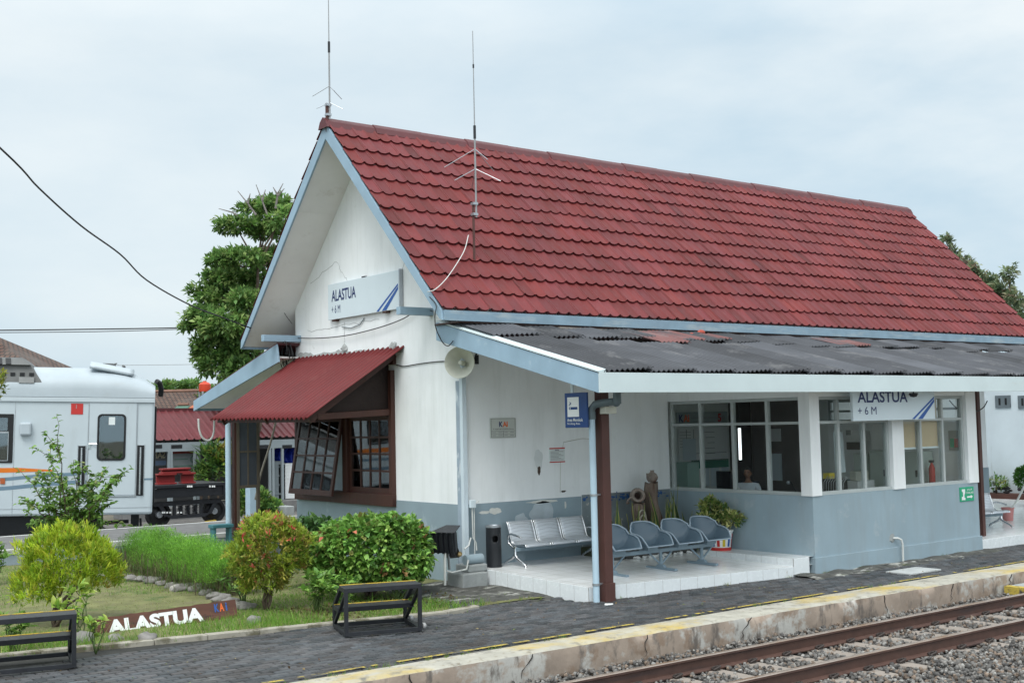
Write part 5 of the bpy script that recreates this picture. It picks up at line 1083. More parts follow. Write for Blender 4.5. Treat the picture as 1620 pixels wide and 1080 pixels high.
# ================================================================== office contents
pap2 = pm('pale_blue_sheet', (.62,.70,.75), .7, .04, 2, bmp=0); mint = pm('mint_board', (.45,.65,.58), .6, .06, 2, bmp=0); dkgreen = pm('dark_green_felt', (.07,.25,.18), .8, .1, 3, bmp=0); white_board = pm('white_board', (.80,.82,.82), .4, .05, 2, bmp=0)
lock_m = pm('pale_locker', (.55,.64,.60), .5, .06, 2, bmp=.03); desk_m = pm('office_desk', (.16,.17,.18), .5, .1, 3); dark_panel = pm('doorway_shade_and_cupboard', (.075,.065,.062), .7, .1, 3)
def panel(nm, label, cat, x0, y0, x1, y1, mat, yy=2.19, d=.02, group=None):
    a, b = at(x0, y0, y=yy), at(x1, y1, y=yy); m = MB(); m.box(a.x, yy-d, b.z, b.x, yy-.001, a.z); t = thing(nm, label, cat, ((a.x+b.x)/2, yy, b.z), group=group); m.build('board', mat, t); return t, a, b
t, a, b = panel('wall_board', 'white duty whiteboard on the office back wall', 'whiteboard', 1072, 678, 1151, 727, white_board)
m = MB()
for i in range(6): m.box(a.x+.03, 2.163, a.z-.08-.06*i, a.x+.35, 2.169, a.z-.072-.06*i)
for i in range(5): m.box(a.x+.75+.04*(i % 3), 2.163, a.z-.09-.11*i, a.x+1.05, 2.169, a.z-.08-.11*i)
for x in (.22, .42, .70): m.box(a.x+x, 2.162, b.z+.16, a.x+x+.012, 2.1685, a.z-.02)
m.box(a.x+.42, 2.162, b.z+.16, b.x-.05, 2.1683, b.z+.17); m.build('ruled_lines', grey_ink, t)
m = MB(); m.box(a.x+.10, 2.156, b.z+.03, a.x+.48, 2.1605, b.z+.47); m.build('pinned_sheet', pap2, t)
t, a, b = panel('wall_board', 'long office board with the KAi logo and 5R above the whiteboard', 'board', 1069, 652, 1150, 671, pm('logo_board', (.36,.42,.43), .5, .05, 3))
logo(t, a.x+.06, 2.165, b.z+.07, .15); text('board_lettering', '5', (b.x-.30, 2.165, b.z+.06), FU, FV, height=.17, mat=red_ink, parent=t, bold=.03); text('board_lettering', 'R', (b.x-.16, 2.165, b.z+.06), FU, FV, height=.13, mat=grey_ink, parent=t)
m = MB(); m.box(a.x+.42, 2.163, b.z+.05, b.x-.42, 2.1685, b.z+.07); m.box(a.x+.42, 2.163, b.z+.14, b.x-.36, 2.1685, b.z+.16); m.build('small_print', grey_ink, t)
panel('pin_board', 'dark green strip pinned under the office whiteboard', 'pin board', 1092, 728, 1152, 738, dkgreen)
for i, (x0, y0, x1, y1) in enumerate(((1092,741,1105,773),(1112,740,1122,768),(1124,739,1138,768),(1141,739,1153,752))): panel('posted_sheet', 'pale sheet hanging in the row below the office whiteboard', 'sheet', x0, y0, x1, y1, pap2, 2.185, .006, 'sheets hanging below the whiteboard')
panel('file_cabinet', 'pale mint cabinet at the left end of the office back wall', 'cabinet', 1070, 731, 1090, 776, mint, 2.1, .3)
def panelx(nm, label, cat, x0, y0, x1, y1, mat, xx, d=.02, zb=None, part='board', bev=0):
    a, b = at(x0, y0, x=xx), at(x1, y1, x=xx); z0 = b.z if zb is None else zb; t = thing(nm, label, cat, (xx, (a.y+b.y)/2, z0)); m = MB(); m.box(xx, b.y, z0, xx+d, a.y, a.z); m.build(part, mat, t, bevel=bev); return t, a, b
panelx('wall_poster', 'pale poster with pictures on the dark office wall', 'poster', 1220, 717, 1237, 760, pap2, 8.83); panelx('wall_poster', 'smaller plain poster higher on the dark office wall', 'poster', 1219, 678, 1235, 698, white_board, 8.83)
a = at(1266, 700, x=8.86); m = MB(); m.box(8.86, a.y, .26, 8.885, 1.97, 2.80); props(m.build('dark_wall_panel', pm('grey_brown_panel', (.20,.175,.165), .6, .1, 2)), 'dark brown panelled wall behind the office posters', 'wall panel')
m = MB(); a = at(1163, 655, y=2.0); b = at(1262, 800, y=2.0); m.box(a.x, 1.98, .25, 8.86, 2.18, 2.80); props(m.build('doorway_dark_box', dark_panel), 'doorway at the back of the office behind the seated clerk, its shade painted as a dark box', 'doorway')  # solid box, the shade inside the doorway is its dark colour
m = MB(); a = at(1205, 668, y=1.93); m.box(a.x, 1.93, .26, a.x+.07, 1.975, 2.6); props(m.build('door_frame', room_dk), 'brown door frame post at the back of the office', 'door frame')
strip_glow_m, nt, bs = newmat('added_strip_glow'); bs.inputs['Emission Color'].default_value = (.92,.97,1,1); bs.inputs['Emission Strength'].default_value = 1.4; bs.inputs['Base Color'].default_value = (.8,.8,.8,1)  # glow added to the white strip to lift the dim office
for x, y0, y1, lb in ((1170, 677, 727, 'upright white strip hanging inside the office near the clerk, glow added'),):
    a = at(x, y0, x=5.6); b = at(x, y1, x=5.6); m = MB(); m.box(5.58, a.y-.02, b.z, 5.61, a.y+.02, a.z); t = thing('glowing_strip', lb, 'glowing strip', a); m.build('tube', strip_glow_m, t); m = MB(); m.tube([(5.595, a.y, a.z), (5.595, a.y, 2.815)], .006, 6); m.build('cord', black, t)
a, b = at(1319, 683, y=-2.3), at(1339, 748, y=-2.3); t = thing('hanging_board', 'white narrow board hanging inside the left front office window', 'board', a)
m = MB(); m.hexa([(a.x+.02, -2.30, b.z), (a.x+.28, -2.30, b.z+.02), (a.x+.28, -2.285, b.z+.02), (a.x+.02, -2.285, b.z)], [(a.x, -2.30, a.z), (a.x+.24, -2.30, a.z), (a.x+.24, -2.285, a.z), (a.x, -2.285, a.z)]); m.build('board', sign_white, t); m = MB(); m.tube([(a.x+.12, -2.29, a.z), (a.x+.12, -2.29, 2.815)], .006, 6); m.build('cord', black, t)
# desk, screen, microphone
t = thing('office_desk', 'long grey control desk inside the side window of the office', 'desk', (5.4, -1.2, .25)); m = MB(); m.box(5.05, -2.7, 1.02, 5.80, .3, 1.07); m.build('desk_top', desk_m, t, bevel=.005); m = MB(); m.box(5.10, -2.65, .25, 5.14, .25, 1.02); m.box(5.15, -2.65, .25, 5.75, -2.60, 1.02); m.box(5.15, .2, .25, 5.75, .25, 1.02); m.build('side_panel', desk_m, t)
a, b = at(1134, 751, x=5.35), at(1158, 776, x=5.35); t = thing('desk_monitor', 'black computer monitor on the control desk left of the clerk', 'monitor', (5.35, a.y, 1.07)); m = MB(); m.box(5.33, b.y, 1.15, 5.37, a.y, max(a.z, 1.5)); m.build('screen', black, t, bevel=.006); m = MB(); m.box(5.36, (a.y+b.y)/2-.03, 1.07, 5.40, (a.y+b.y)/2+.03, 1.2); m.box(5.28, (a.y+b.y)/2-.12, 1.071, 5.46, (a.y+b.y)/2+.12, 1.085); m.build('stand', black, t)
a = at(1247, 763, x=5.3); t = thing('desk_microphone', 'gooseneck microphone with pale head on the control desk', 'microphone', (5.3, a.y, 1.07)); m = MB(); m.tube([(5.3, a.y-.18, 1.08), (5.3, a.y-.15, 1.20), (5.3, a.y-.06, a.z+.01), a], .009, 6); m.lathe([(0, 0), (.05, 0), (.045, .03), (0, .03)], (5.3, a.y-.18, 1.071), n=16); m.build('gooseneck', black, t); m = MB(); m.ball(a, .032); m.build('head', dull_steel, t, smooth=180)
for x, lb in ((1169, 'white bottle on the desk before the clerk'),): a = at(x, 776, x=5.2); m = MB(); m.lathe([(0, 0), (.03, 0), (.03, .10), (.012, .13), (.012, .155), (0, .155)], (5.2, a.y, 1.071), n=14); props(m.build('desk_bottle', white_ink, smooth=40), lb, 'bottle')
a = at(1186, 772, x=5.15); m = MB(); m.hexa([(5.1, a.y-.2, 1.072), (5.3, a.y-.2, 1.072), (5.3, a.y+.2, 1.072), (5.1, a.y+.2, 1.072)], [(5.12, a.y-.19, 1.10), (5.29, a.y-.19, 1.14), (5.29, a.y+.19, 1.14), (5.12, a.y+.19, 1.10)]); props(m.build('desk_phone_console', cream), 'cream telephone console on the desk before the clerk', 'console')
# lockers and other things against the right hand wall, seen through the front windows
for x0, x1, y0, xx, lb in ((1350, 1374, 717, 8.45, 'pale grey green steel locker seen through the left front window'), (1375, 1409, 713, 8.45, 'pale steel locker right of the window mullion behind the left front window'), (1431, 1458, 714, 8.45, 'pale steel locker below the tan blind of the right front window')):
    t, a, b = panelx('steel_locker', lb, 'locker', x0, y0, x1-.6, 790, lock_m, xx, .42, .25, 'body', .006); c1 = a.y+(b.y-a.y)*.78; m = MB(); m.box(xx-.02, c1-.015, 1.30, xx-.001, c1+.015, 1.42); m.build('handle', black, t)
panelx('wall_cabinet', 'white cabinet high on the office wall behind the left front window', 'cabinet', 1378, 672, 1406, 711, white_board, 8.5, .38, None, 'body', .006)
panelx('wall_cabinet', 'pale wall box beside the dark screen behind the left front window', 'cabinet', 1340, 681, 1362, 697, white_board, 8.6, .28, None, 'body')
panelx('wall_screen', 'dark screen on the office wall behind the left front window', 'screen', 1339, 699, 1361, 711, black, 8.55, .06, None, 'screen')
panelx('picture_frame', 'small dark framed picture high behind the left front window', 'picture', 1338, 680, 1346, 688, concrete, 8.58, .02)
t, a, b = panelx('printer_cabinet', 'pale drawer unit with a printer behind the left front window', 'drawer unit', 1340, 760, 1358, 790, white_board, 7.6, .5, .25, 'body', .008); m = MB(); m.box(7.62, b.y+.04, a.z+.001, 8.0, a.y-.04, a.z+.17); m.build('printer', cream, t, bevel=.02)
t, a, b = panelx('cable_rack', 'dark equipment with bundled cables in the corner of the left front window', 'equipment', 1301, 757, 1324, 790, black, 5.9, .3, .95, 'rack'); m = MB()
for i in range(9): yy = a.y-.05*i-.03; m.tube([(5.88, yy, 1.1), (5.86, yy-.03, a.z-.05), (5.95, yy-.05, a.z+.04)], .008, 5)
m.build('cable', grey_ink, t)
panelx('yellow_box', 'small yellow box on the dark equipment in the left front window', 'box', 1302, 748, 1312, 757, pm('yellow_card', (.60,.48,.05), .6, .05, 3), 5.95, .15)
p = at(1474, 740, x=8.6); t = thing('fire_extinguisher', 'red fire extinguisher standing behind the right front window', 'fire extinguisher', (8.6, p.y, 1.0)); m = MB(); m.lathe([(0, 0), (.05, 0), (.055, .03), (.055, .33), (.035, .39), (.02, .41), (.02, .44)], (8.6, p.y, 1.12), n=18); m.build('body', red_ink, t, smooth=50); m = MB(); m.box(8.57, p.y-.03, 1.555, 8.63, p.y+.04, 1.60); m.build('valve', black, t)
m = MB(); m.box(8.45, p.y-.12, .25, 8.75, p.y+.12, 1.118); props(m.build('low_cupboard', dark_panel), 'low dark cupboard under the fire extinguisher', 'cupboard')
t, a, b = panelx('wall_poster', 'grey poster with a red and green picture seen in the last front window', 'poster', 1500, 681, 1519, 712, pm('poster_grey', (.32,.33,.30), .6, .05, 3), 8.86)
yc = (a.y+b.y)/2; hh = a.z-b.z; m = MB(); m.box(8.855, yc, b.z+hh*.15, 8.8595, a.y-.03, b.z+hh*.6); m.build('green_picture', sign_green, t); m = MB(); m.box(8.855, b.y+.03, b.z+hh*.15, 8.8595, yc-.002, b.z+hh*.6); m.build('red_picture', red_ink, t)
panelx('notice_board', 'large white board low on the office wall behind the last front windows', 'board', 1478, 716, 1520, 752, white_board, 8.868)
tan = pm('tan_blind', (.50,.40,.27), .8, .06, 2, bmp=.05)
for i, (x0, x1) in enumerate(((6.90, 7.42), (7.47, 8.08))):
    t = thing('roller_blind', ('tan roller blind in the right front window nearest the middle column', 'tan roller blind right of the first blind in the right front window')[i], 'blind', (x0, -2.96, 1.86)); m = MB(); m.box(x0, -2.975, 1.87, x1, -2.96, 2.72); m.build('cloth', tan, t); m = MB(); m.box(x0, -2.985, 1.84, x1, -2.955, 1.869); m.build('bottom_bar', sign_white, t)
# seated clerk
def skin(nm, vs, es, rad, mat, par, sub=2, root=0):
    me = bpy.data.meshes.new(nm); me.from_pydata(vs, es, []); me.update(); o = bpy.data.objects.new(nm, me); COL.objects.link(o)
    sk = o.modifiers.new('skin', 'SKIN'); sk.use_smooth_shade = True
    for i, r_ in enumerate(rad):
        d = me.skin_vertices[0].data[i]; d.radius = (r_, r_) if not isinstance(r_, tuple) else r_; d.use_root = (i == root)
    s_ = o.modifiers.new('sub', 'SUBSURF'); s_.levels = sub; s_.render_levels = sub; me.materials.append(mat)
    if par: o.parent = par
    return o
skin_m = pm('brown_skin', (.27,.145,.095), .55, .06, 6, bmp=.03); hair_m = pm('black_hair', (.012,.011,.012), .5, .2, 20, bmp=.2); shirt_m = pm('pale_uniform_shirt', (.74,.80,.86), .8, .06, 6, bmp=.1); trouser_m = pm('navy_trousers', (.02,.025,.045), .8, .1, 5)
hp = at(1183, 748, x=5.95); t = thing('person', 'clerk in a pale uniform shirt with dark epaulettes sitting behind the office desk', 'person', (0, 0, 0))
vs = [(0,0,.0), (0,.02,.18), (0,.01,.36), (0,.0,.47), (0,-.002,.54), (0,-.006,.61)]; es = [(i, i+1) for i in range(5)]; rad = [(.15,.11), (.145,.105), (.16,.10), (.075,.07), (.052,.052), (.05,.052)]
def ext(frm, pts): 
    p = frm
    for v_, r_ in pts: vs.append(v_); rad.append(r_); es.append((p, len(vs)-1)); p = len(vs)-1
    return p
for s in (-1, 1):
    w_ = ext(2, [((s*.17, .0, .42), .06), ((s*.21, -.02, .37), .052), ((s*.235, -.06, .16), .043), ((s*.17, -.28, .11), .034), ((s*.13, -.36, .115), .026), ((s*.12, -.42, .115), .032)])
    for q in range(4): ext(w_, [((s*(.145-.02*q), -.475+.006*abs(q-1), .117), .0095), ((s*(.143-.02*q), -.515+.012*abs(q-1), .108), .0085), ((s*(.141-.02*q), -.535+.016*abs(q-1), .096), .007)])
    ext(w_, [((s*.085, -.43, .112), .010), ((s*.068, -.465, .104), .008)])
    ext(0, [((s*.09, -.05, .0), .085), ((s*.11, -.42, .01), .065), ((s*.11, -.45, -.38), .045)])
_o = skin('clerk_armature', vs, es, rad, skin_m, None); dg = bpy.context.evaluated_depsgraph_get(); _e = _o.evaluated_get(dg); _m = _e.to_mesh(); m = MB(); m.add([tuple(v.co) for v in _m.vertices], [list(p.vertices) for p in _m.polygons]); _e.to_mesh_clear(); _me = _o.data; bpy.data.objects.remove(_o); bpy.data.meshes.remove(_me)
HC = Vector((0, -.018, .672))
def headf(u, v):        # skull with brow, cheeks and a narrower jaw
    a = 2*PI*u; b = PI*v; x, y, z = math.sin(b)*math.cos(a), math.sin(b)*math.sin(a), -math.cos(b); low = max(0, -z)
    k_ = 1-.30*low**1.6; fr = max(0, -y)
    return HC+Vector((x*.076*k_, y*(.094*(1-.10*low))-.012*low*fr-.006*math.exp(-((z-.18)/.10)**2)*fr**4, z*.112+.0))
m.grid(headf, 28, 20)
m.ball((0, -.112, .655), 1, 10, 8, sq=(.013, .018, .022)); m.ball((0, -.100, .678), 1, 8, 6, sq=(.009, .014, .022))
for s_ in (-1, 1): m.ball((s_*.077, -.008, .665), 1, 10, 8, sq=(.010, .020, .030))
m.ball((0, -.098, .615), 1, 10, 6, sq=(.026, .012, .011))
body = m.build('body', skin_m, t, smooth=180); rm = body.modifiers.new('union', 'REMESH'); rm.mode = 'VOXEL'; rm.voxel_size = .0055; rm.use_smooth_shade = True; sm = body.modifiers.new('soften', 'SMOOTH'); sm.factor = .5; sm.iterations = 2
m = MB()
for s_ in (-1, 1): m.ball((s_*.030, -.1035, .683), 1, 8, 6, sq=(.012, .006, .006))
each(m, 'eye', black, t, smooth=180)
m = MB()
for s_ in (-1, 1): m.tube([(s_*.014, -.1085, .700), (s_*.032, -.106, .705), (s_*.048, -.096, .700)], .0045, 6)
each(m, 'eyebrow', hair_m, t); m = MB(); m.ball((0, -.110, .616), 1, 12, 6, sq=(.022, .004, .0035)); m.build('mouth', pm('lips', (.14,.05,.045), .5, .05, 5, bmp=0), t, smooth=180)
m = MB(); hl = lambda u: np.interp(math.sin(2*PI*u), [-1, -.6, -.15, .3, 1], [.92, 1.0, 1.55, 1.95, 2.1])
m.grid(lambda u, v: tuple(HC+Vector((.083*math.sin(v*hl(u))*math.cos(2*PI*u), .101*math.sin(v*hl(u))*math.sin(2*PI*u)+.002, .120*math.cos(v*hl(u))))), 32, 12); m.build('hair', hair_m, t, smooth=180)
vs2 = [(0,0,.0), (0,.02,.18), (0,.01,.36), (0,.005,.455)]; es2 = [(0,1),(1,2),(2,3)]; rad2 = [(.17,.13), (.168,.13), (.19,.128), (.082,.076)]
for s in (-1, 1): vs2 += [(s*.17,.0,.42), (s*.212,-.02,.37), (s*.232,-.05,.22)]; n_ = len(vs2); es2 += [(2, n_-3), (n_-3, n_-2), (n_-2, n_-1)]; rad2 += [.082, .070, .064]
skin('shirt', vs2, es2, rad2, shirt_m, t)
m = MB()
for s in (-1, 1): m.hexa([(s*.115, -.045, .478), (s*.225, -.045, .462), (s*.225, .045, .462), (s*.115, .045, .478)][::s], [(s*.115, -.045, .508), (s*.228, -.045, .490), (s*.228, .045, .490), (s*.115, .045, .508)][::s])
each(m, 'epaulette', trouser_m, t); m = MB()
for s in (-1, 1): m.prism([(0, 0), (.075, .05), (.03, .07)] if s > 0 else [(0, 0), (-.03, .07), (-.075, .05)], (0, -.100, .40), (1,0,0), (0,.25,1), .012)
m.build('collar', shirt_m, t)
vs3 = [(0,0,0)]; es3 = []; rad3 = [(.16,.12)]
for s in (-1, 1): vs3 += [(s*.09,-.05,.0), (s*.11,-.42,.01), (s*.11,-.45,-.36)]; n_ = len(vs3); es3 += [(0, n_-3), (n_-3, n_-2), (n_-2, n_-1)]; rad3 += [.095, .078, .062]
skin('trousers', vs3, es3, rad3, trouser_m, t)
place(t, (hp.x, hp.y, hp.z-.67*.86), math.radians(-62)); t.scale = (.86, .86, .86)
c = thing('office_chair', 'dark office chair under the seated clerk', 'chair', (hp.x, hp.y, .25)); zc = hp.z-.67*.86-.12
m = MB(); m.box(hp.x-.24, hp.y-.24, zc-.08, hp.x+.24, hp.y+.24, zc); m.build('seat', black, c, bevel=.02); m = MB(); m.tube([(hp.x, hp.y, .27), (hp.x, hp.y, zc-.08)], .03, 10); m.build('column', black, c)
for k_ in range(5): a = k_*2*PI/5; m = MB(); m.beam((hp.x, hp.y, .32), (hp.x+.28*math.cos(a), hp.y+.28*math.sin(a), .27), .04, .03); m.build('leg', black, c)

# WEEDS and litter on the platform
lv = Leaves(); P = []
for i in range(420):
    x = RNG.uniform(-8, 10); k_ = RNG.random()
    if k_ < .35: y = -4.60+RNG.normal(0, .015)
    elif k_ < .6: y = (kerb_y(x)-.06 if x < -1.4 else -2.1); y += RNG.normal(0, .03)
    elif x > 4.4: y = -3.16+RNG.normal(0, .03)
    elif x > .2: y = fy(x)-.02
    else: x = RNG.uniform(-1.5, .1); y = RNG.uniform(-2.1, -.55)
    if noise.noise(Vector((x*1.1, y*2, 3))) > .02: P.append((x, y, .0))
P = np.repeat(np.array(P), 7, 0); n = len(P); P = P+RNG.normal(0, .012, P.shape)*np.array([1, 1, 0]); lv.blades(P, np.c_[RNG.normal(0, .5, (n, 2)), np.ones(n)], RNG.uniform(.02, .07, n), .007, pal(n, (.12,.24,.04), (.17,.28,.06), (.24,.22,.09)))
props(lv.build('joint_weeds'), kind='stuff')
lv = Leaves(); n = 170; P = np.stack([RNG.uniform(-8.5, 8, n), RNG.uniform(-4.5, -2.4, n), np.full(n, .018)], 1); keep = np.array([not (p[0] > -.2 and p[1] > fy(min(p[0], 4.4))-.1) and not (p[0] < -1.5 and p[1] > kerb_y(p[0])-.1) for p in P]); P = P[keep]; n = len(P)
lv.add(P, RNG.normal(0, 1, (n, 3))*np.array([1, 1, .12]), RNG.uniform(.025, .06, n), RNG.uniform(.015, .03, n), pal(n, (.24,.17,.08), (.14,.09,.05), (.34,.28,.14), (.16,.20,.06)))
props(lv.build('fallen_leaves'), kind='stuff')
# ================================================================== rails, sleepers, ballast
rust = pm('rusty_rail', (.085,.045,.035), .6, .2, 6, bmp=.2, layers=(((.05,.035,.035), (.3,4,4), 2, .5, .7),)); railtop = pm('worn_rail_head', (.36,.30,.26), .38, .15, 5, metal=.55, layers=(((.24,.13,.06), (.4,3,3), 2, .50, .66),))
sleep_m = pm('concrete_sleeper', (.27,.235,.205), .9, .15, 4, bmp=.35, bscale=30, layers=(((.22,.19,.17), (1,1,1), 4, .55, .7),)); clip_m = pm('rusty_clip', (.045,.035,.032), .6, .2, 8)
def rail(label, y, zt, x0, x1, yy=0, group='rails', mats=None):
    t = thing('rail', label, 'rail', (x0, y, zt), group=None)
    pr = [(-.064,-.168),(.064,-.168),(.064,-.155),(.011,-.135),(.010,-.040),(.034,-.030),(.034,-.008),(.026,0),(-.026,0),(-.034,-.008),(-.034,-.030),(-.010,-.040),(-.011,-.135),(-.064,-.155)]
    m = MB(); n = len(pr); m.add([(x0, y+a, zt+b) for a, b in pr]+[(x1, y+yy+a, zt+b) for a, b in pr], [(i, (i+1) % n, n+(i+1) % n, n+i) for i in range(n)]+[list(range(n))[::-1], [n+i for i in range(n)]])
    for i, f in enumerate(m.f): 
        if i in (6, 7, 8): m.m[i] = 1
    m.build('body', [rust, railtop], t); return t
R1, R2, RZT = -5.665, -6.805, -.192
rail('rusty running rail beside the platform edge', R1, RZT, -12, 38); rail('brown headed running rail farther from the platform', R2, RZT, -12, 38)
def sleeper(x, i):
    t = thing('railway_sleeper', 'pale concrete sleeper half buried in the ballast under the rails', 'sleeper', (x, (R1+R2)/2, -.33), group='concrete sleepers of the near track')
    m = MB(); L = 1.0; m.hexa([(x-.13, R2-.45, -.52), (x+.13, R2-.45, -.52), (x+.13, R1+.35, -.52), (x-.13, R1+.35, -.52)], [(x-.10, R2-.45, -.332), (x+.10, R2-.45, -.332), (x+.10, R1+.35, -.332), (x-.10, R1+.35, -.332)])
    m.build('body', sleep_m, t, bevel=.012)
    for y in (R1, R2):
        for s in (-1, 1):
            m = MB(); yy = y+s*.075; m.tube([(x-.05, yy+s*.03, -.315), (x-.02, yy+s*.055, -.295), (x+.03, yy+s*.05, -.285), (x+.055, yy+s*.01, -.29), (x+.03, yy-s*.025, -.30), (x-.03, yy-s*.02, -.305), (x-.055, yy+s*.01, -.30)], .012, 6); m.box(x-.05, yy-.03, -.33, x+.05, yy+.03, -.312); m.build('rail_clip', clip_m, t)
    return t
s0 = sleeper(-3.6, 0); s0.location.z -= .028
for i in range(1, 34):
    c = copy_tree(s0); c.location.x = -3.6+.6*i
# ballast stones
icos = []
for s_ in range(5):
    r5 = np.random.default_rng(s_); m_ = MB(); m_.ball((0,0,0), 1, 6, 4); V_ = np.array(m_.v); V_ = V_*r5.uniform(.6, 1.15, 3)+r5.normal(0, .16, V_.shape); V_[:7] = V_[:7].mean(0); V_[-7:] = V_[-7:].mean(0)
    for j in range(5): V_[j*7+6] = V_[j*7]
    icos.append((V_, np.array(m_.f)))
n = 36000; X = -8+RNG.random(n)**1.05*20; Y = RNG.uniform(-9.4, -5.02, n); d0 = np.ones(n, bool)
d0 &= (np.abs(Y-R1) > .075) & (np.abs(Y-R2) > .075); sl = np.abs((X+3.6+.3) % .6-.3) < .115; d0 &= ~(sl & (Y > R2-.42) & (Y < R1+.33) & (RNG.random(n) > .15)); ex = (X > 7.0) & (Y > R1) & (X < 12); d0 &= ~ex
X, Y = X[d0], Y[d0]; n = len(X); Z = np.array([bal_z(a, b) for a, b in zip(X, Y)])+RNG.uniform(-.005, .018, n); S_ = RNG.uniform(.016, .032, n); gc = RNG.uniform(.6, 1.6, n); which = RNG.integers(0, 5, n)
Vs, Fs, Cs, o = [], [], [], 0
for w_ in range(5):
    k = which == w_; V_, F_ = icos[w_]; m_ = k.sum(); A = RNG.uniform(0, 2*PI, m_); ca, sa = np.cos(A), np.sin(A); B_ = RNG.normal(0, .5, m_); cb, sb = np.cos(B_), np.sin(B_)
    P = V_[None]*S_[k][:, None, None]; x, y, z = P[..., 0], P[..., 1], P[..., 2]; y, z = y*cb[:, None]-z*sb[:, None], y*sb[:, None]+z*cb[:, None]; x, y = x*ca[:, None]-y*sa[:, None], x*sa[:, None]+y*ca[:, None]
    P = np.stack([x+X[k][:, None], y+Y[k][:, None], z+Z[k][:, None]], -1); Vs.append(P.reshape(-1, 3)); Fs.append((F_[None]+(np.arange(m_)*len(V_))[:, None, None]+o).reshape(-1, 4)); o += m_*len(V_)
    base = np.array([(.11,.105,.10), (.16,.15,.14), (.075,.072,.07), (.15,.115,.09), (.20,.195,.185)])[RNG.integers(0, 5, m_)]*gc[k][:, None]; Cs.append(np.repeat(np.c_[base, np.ones(m_)], len(V_), 0))
V_, F_, C_ = np.concatenate(Vs), np.concatenate(Fs), np.concatenate(Cs); me = bpy.data.meshes.new('ballast'); me.vertices.add(len(V_)); me.vertices.foreach_set('co', V_.astype(np.float32).ravel()); me.loops.add(F_.size); me.loops.foreach_set('vertex_index', F_.astype(np.int32).ravel()); me.polygons.add(len(F_)); me.polygons.foreach_set('loop_start', (np.arange(len(F_))*4).astype(np.int32)); me.update(calc_edges=True); me.validate()
me.color_attributes.new('col', 'FLOAT_COLOR', 'POINT').data.foreach_set('color', C_.astype(np.float32).ravel()); me.materials.append(pm('ballast_stone', (.15,.15,.15), .85, .2, 30, bmp=.3, attr=True)); ob = bpy.data.objects.new('ballast', me); COL.objects.link(ob); props(ob, kind='stuff')
t = thing('crossing_panel', 'grey crossing slab with yellow painted edge between platform and rail', 'crossing slab', (8.2, -5.35, -.2)); c0 = at(1606, 932, z=-.17).x+.25
m = MB(); m.box(c0, -5.575, -.32, c0+3.2, -5.16, -.17); m.build('slab', concrete, t, bevel=.01); m = MB(); m.box(c0-.03, -5.58, -.30, c0+.10, -5.15, -.166); m.box(c0+.101, -5.60, -.30, c0+3.2, -5.50, -.166); m.build('yellow_edge', yellow_line, t, bevel=.005)
# ================================================================== far platform and tracks behind the station
fp_m = pm('far_platform_face', (.30,.36,.42), .8, .12, 2.5, layers=(((.16,.17,.17), (1,1,1), 2, .6, .75),)); fp_top = pm('far_platform_top', (.15,.15,.15), .9, .25, 4, bmp=.3)
FPY = lambda x: 8.85+.28*(x+1.5)
m = MB(); m.hexa([(-30, 8.0, -.7), (40, 8.9, -.7), (40, 11.6, -.7), (-30, 11.6, -.7)], [(-30, 8.0, .28), (40, 8.9, .28), (40, 11.6, .28), (-30, 11.6, .28)]); struct('far_platform', m, [fp_top]); bpy.data.objects['far_platform'].data.materials.append(fp_m)
for p in bpy.data.objects['far_platform'].data.polygons:
    if abs(p.normal.z) < .5: p.material_index = 1
m = MB(); m.hexa([(-30, 7.985, .20), (40, 8.885, .20), (40, 9.1, .20), (-30, 8.2, .20)], [(-30, 7.985, .285), (40, 8.885, .285), (40, 9.1, .285), (-30, 8.2, .285)]); m.box(-30, 11.45, .2, 40, 11.61, .285); struct('far_platform_edge', m, pm('far_edge_stone', (.46,.47,.46), .85, .15, 4))
WP = at(330, 828, z=-.60); YW = WP.y; kx = lambda px, py=760, yy=None: at(px, py, y=yy or YW).x
rail('dark rail nearest the flat wagon behind the station', YW-.02, -.60, -20, 45); rail('dark rail behind the flat wagon wheels', YW+1.1, -.60, -20, 45); rail('rusty rail beyond the far platform', 13.1, -.60, 2.5, 45); rail('second rusty rail beyond the far platform', 14.2, -.60, 2.5, 45)
m = MB(); m.box(-40, 11.7, -.76, 60, YW+6, -.735); struct('far_track_bed', m, bal_base)
# ---- white carriage
car_w = pm('carriage_white', (.49,.56,.60), .35, .04, 1.2, spec=.5, bmp=.02, layers=(((.38,.42,.43), (1,1,.3), 1.5, .55, .85),)); car_roof = pm('carriage_roof', (.40,.46,.50), .45, .07, 1.5, layers=(((.36,.39,.40), (1,3,1), 1.2, .58, .85),)); car_dk = pm('carriage_black', (.012,.013,.015), .4, .2, 5); ac_m = pm('ac_unit_grey', (.13,.135,.135), .6, .15, 3)
K = 28.0/FPX; E0 = atd(239, 812, 28.0); rz = math.atan2(RT.y, RT.x)
t = thing('passenger_carriage', 'white passenger carriage with orange and blue stripes standing behind the garden', 'train carriage')
lx = lambda px: (px-239)*K*1.045
lz = lambda py, px=120: (812-py)*K+.9
LEN = 14.0; W_ = 2.95; yB = 0
m = MB(); zc = lz(629); zb = lz(812)
m.box(-LEN, .0, zb, 0, W_, zc); m.build('body', car_w, t, bevel=.06)
m = MB(); h_ = lz(579)-zc
def rf(u, v):
    a = PI*u; x = -LEN+LEN*v; q = max(0, (x+1.35)/1.35); k_ = max(.02, 1-.55*q**2.6); e_ = .62
    return (x, W_/2-(W_/2+.01)*math.copysign(abs(math.cos(a))**.75, math.cos(a)), zc+.012+h_*k_*max(0, math.sin(a))**e_)
m.grid(rf, 28, 60); n = len(m.v); m.add([rf(i/28, 1) for i in range(29)], [list(range(29))]); m.build('roof', car_roof, t, smooth=60)
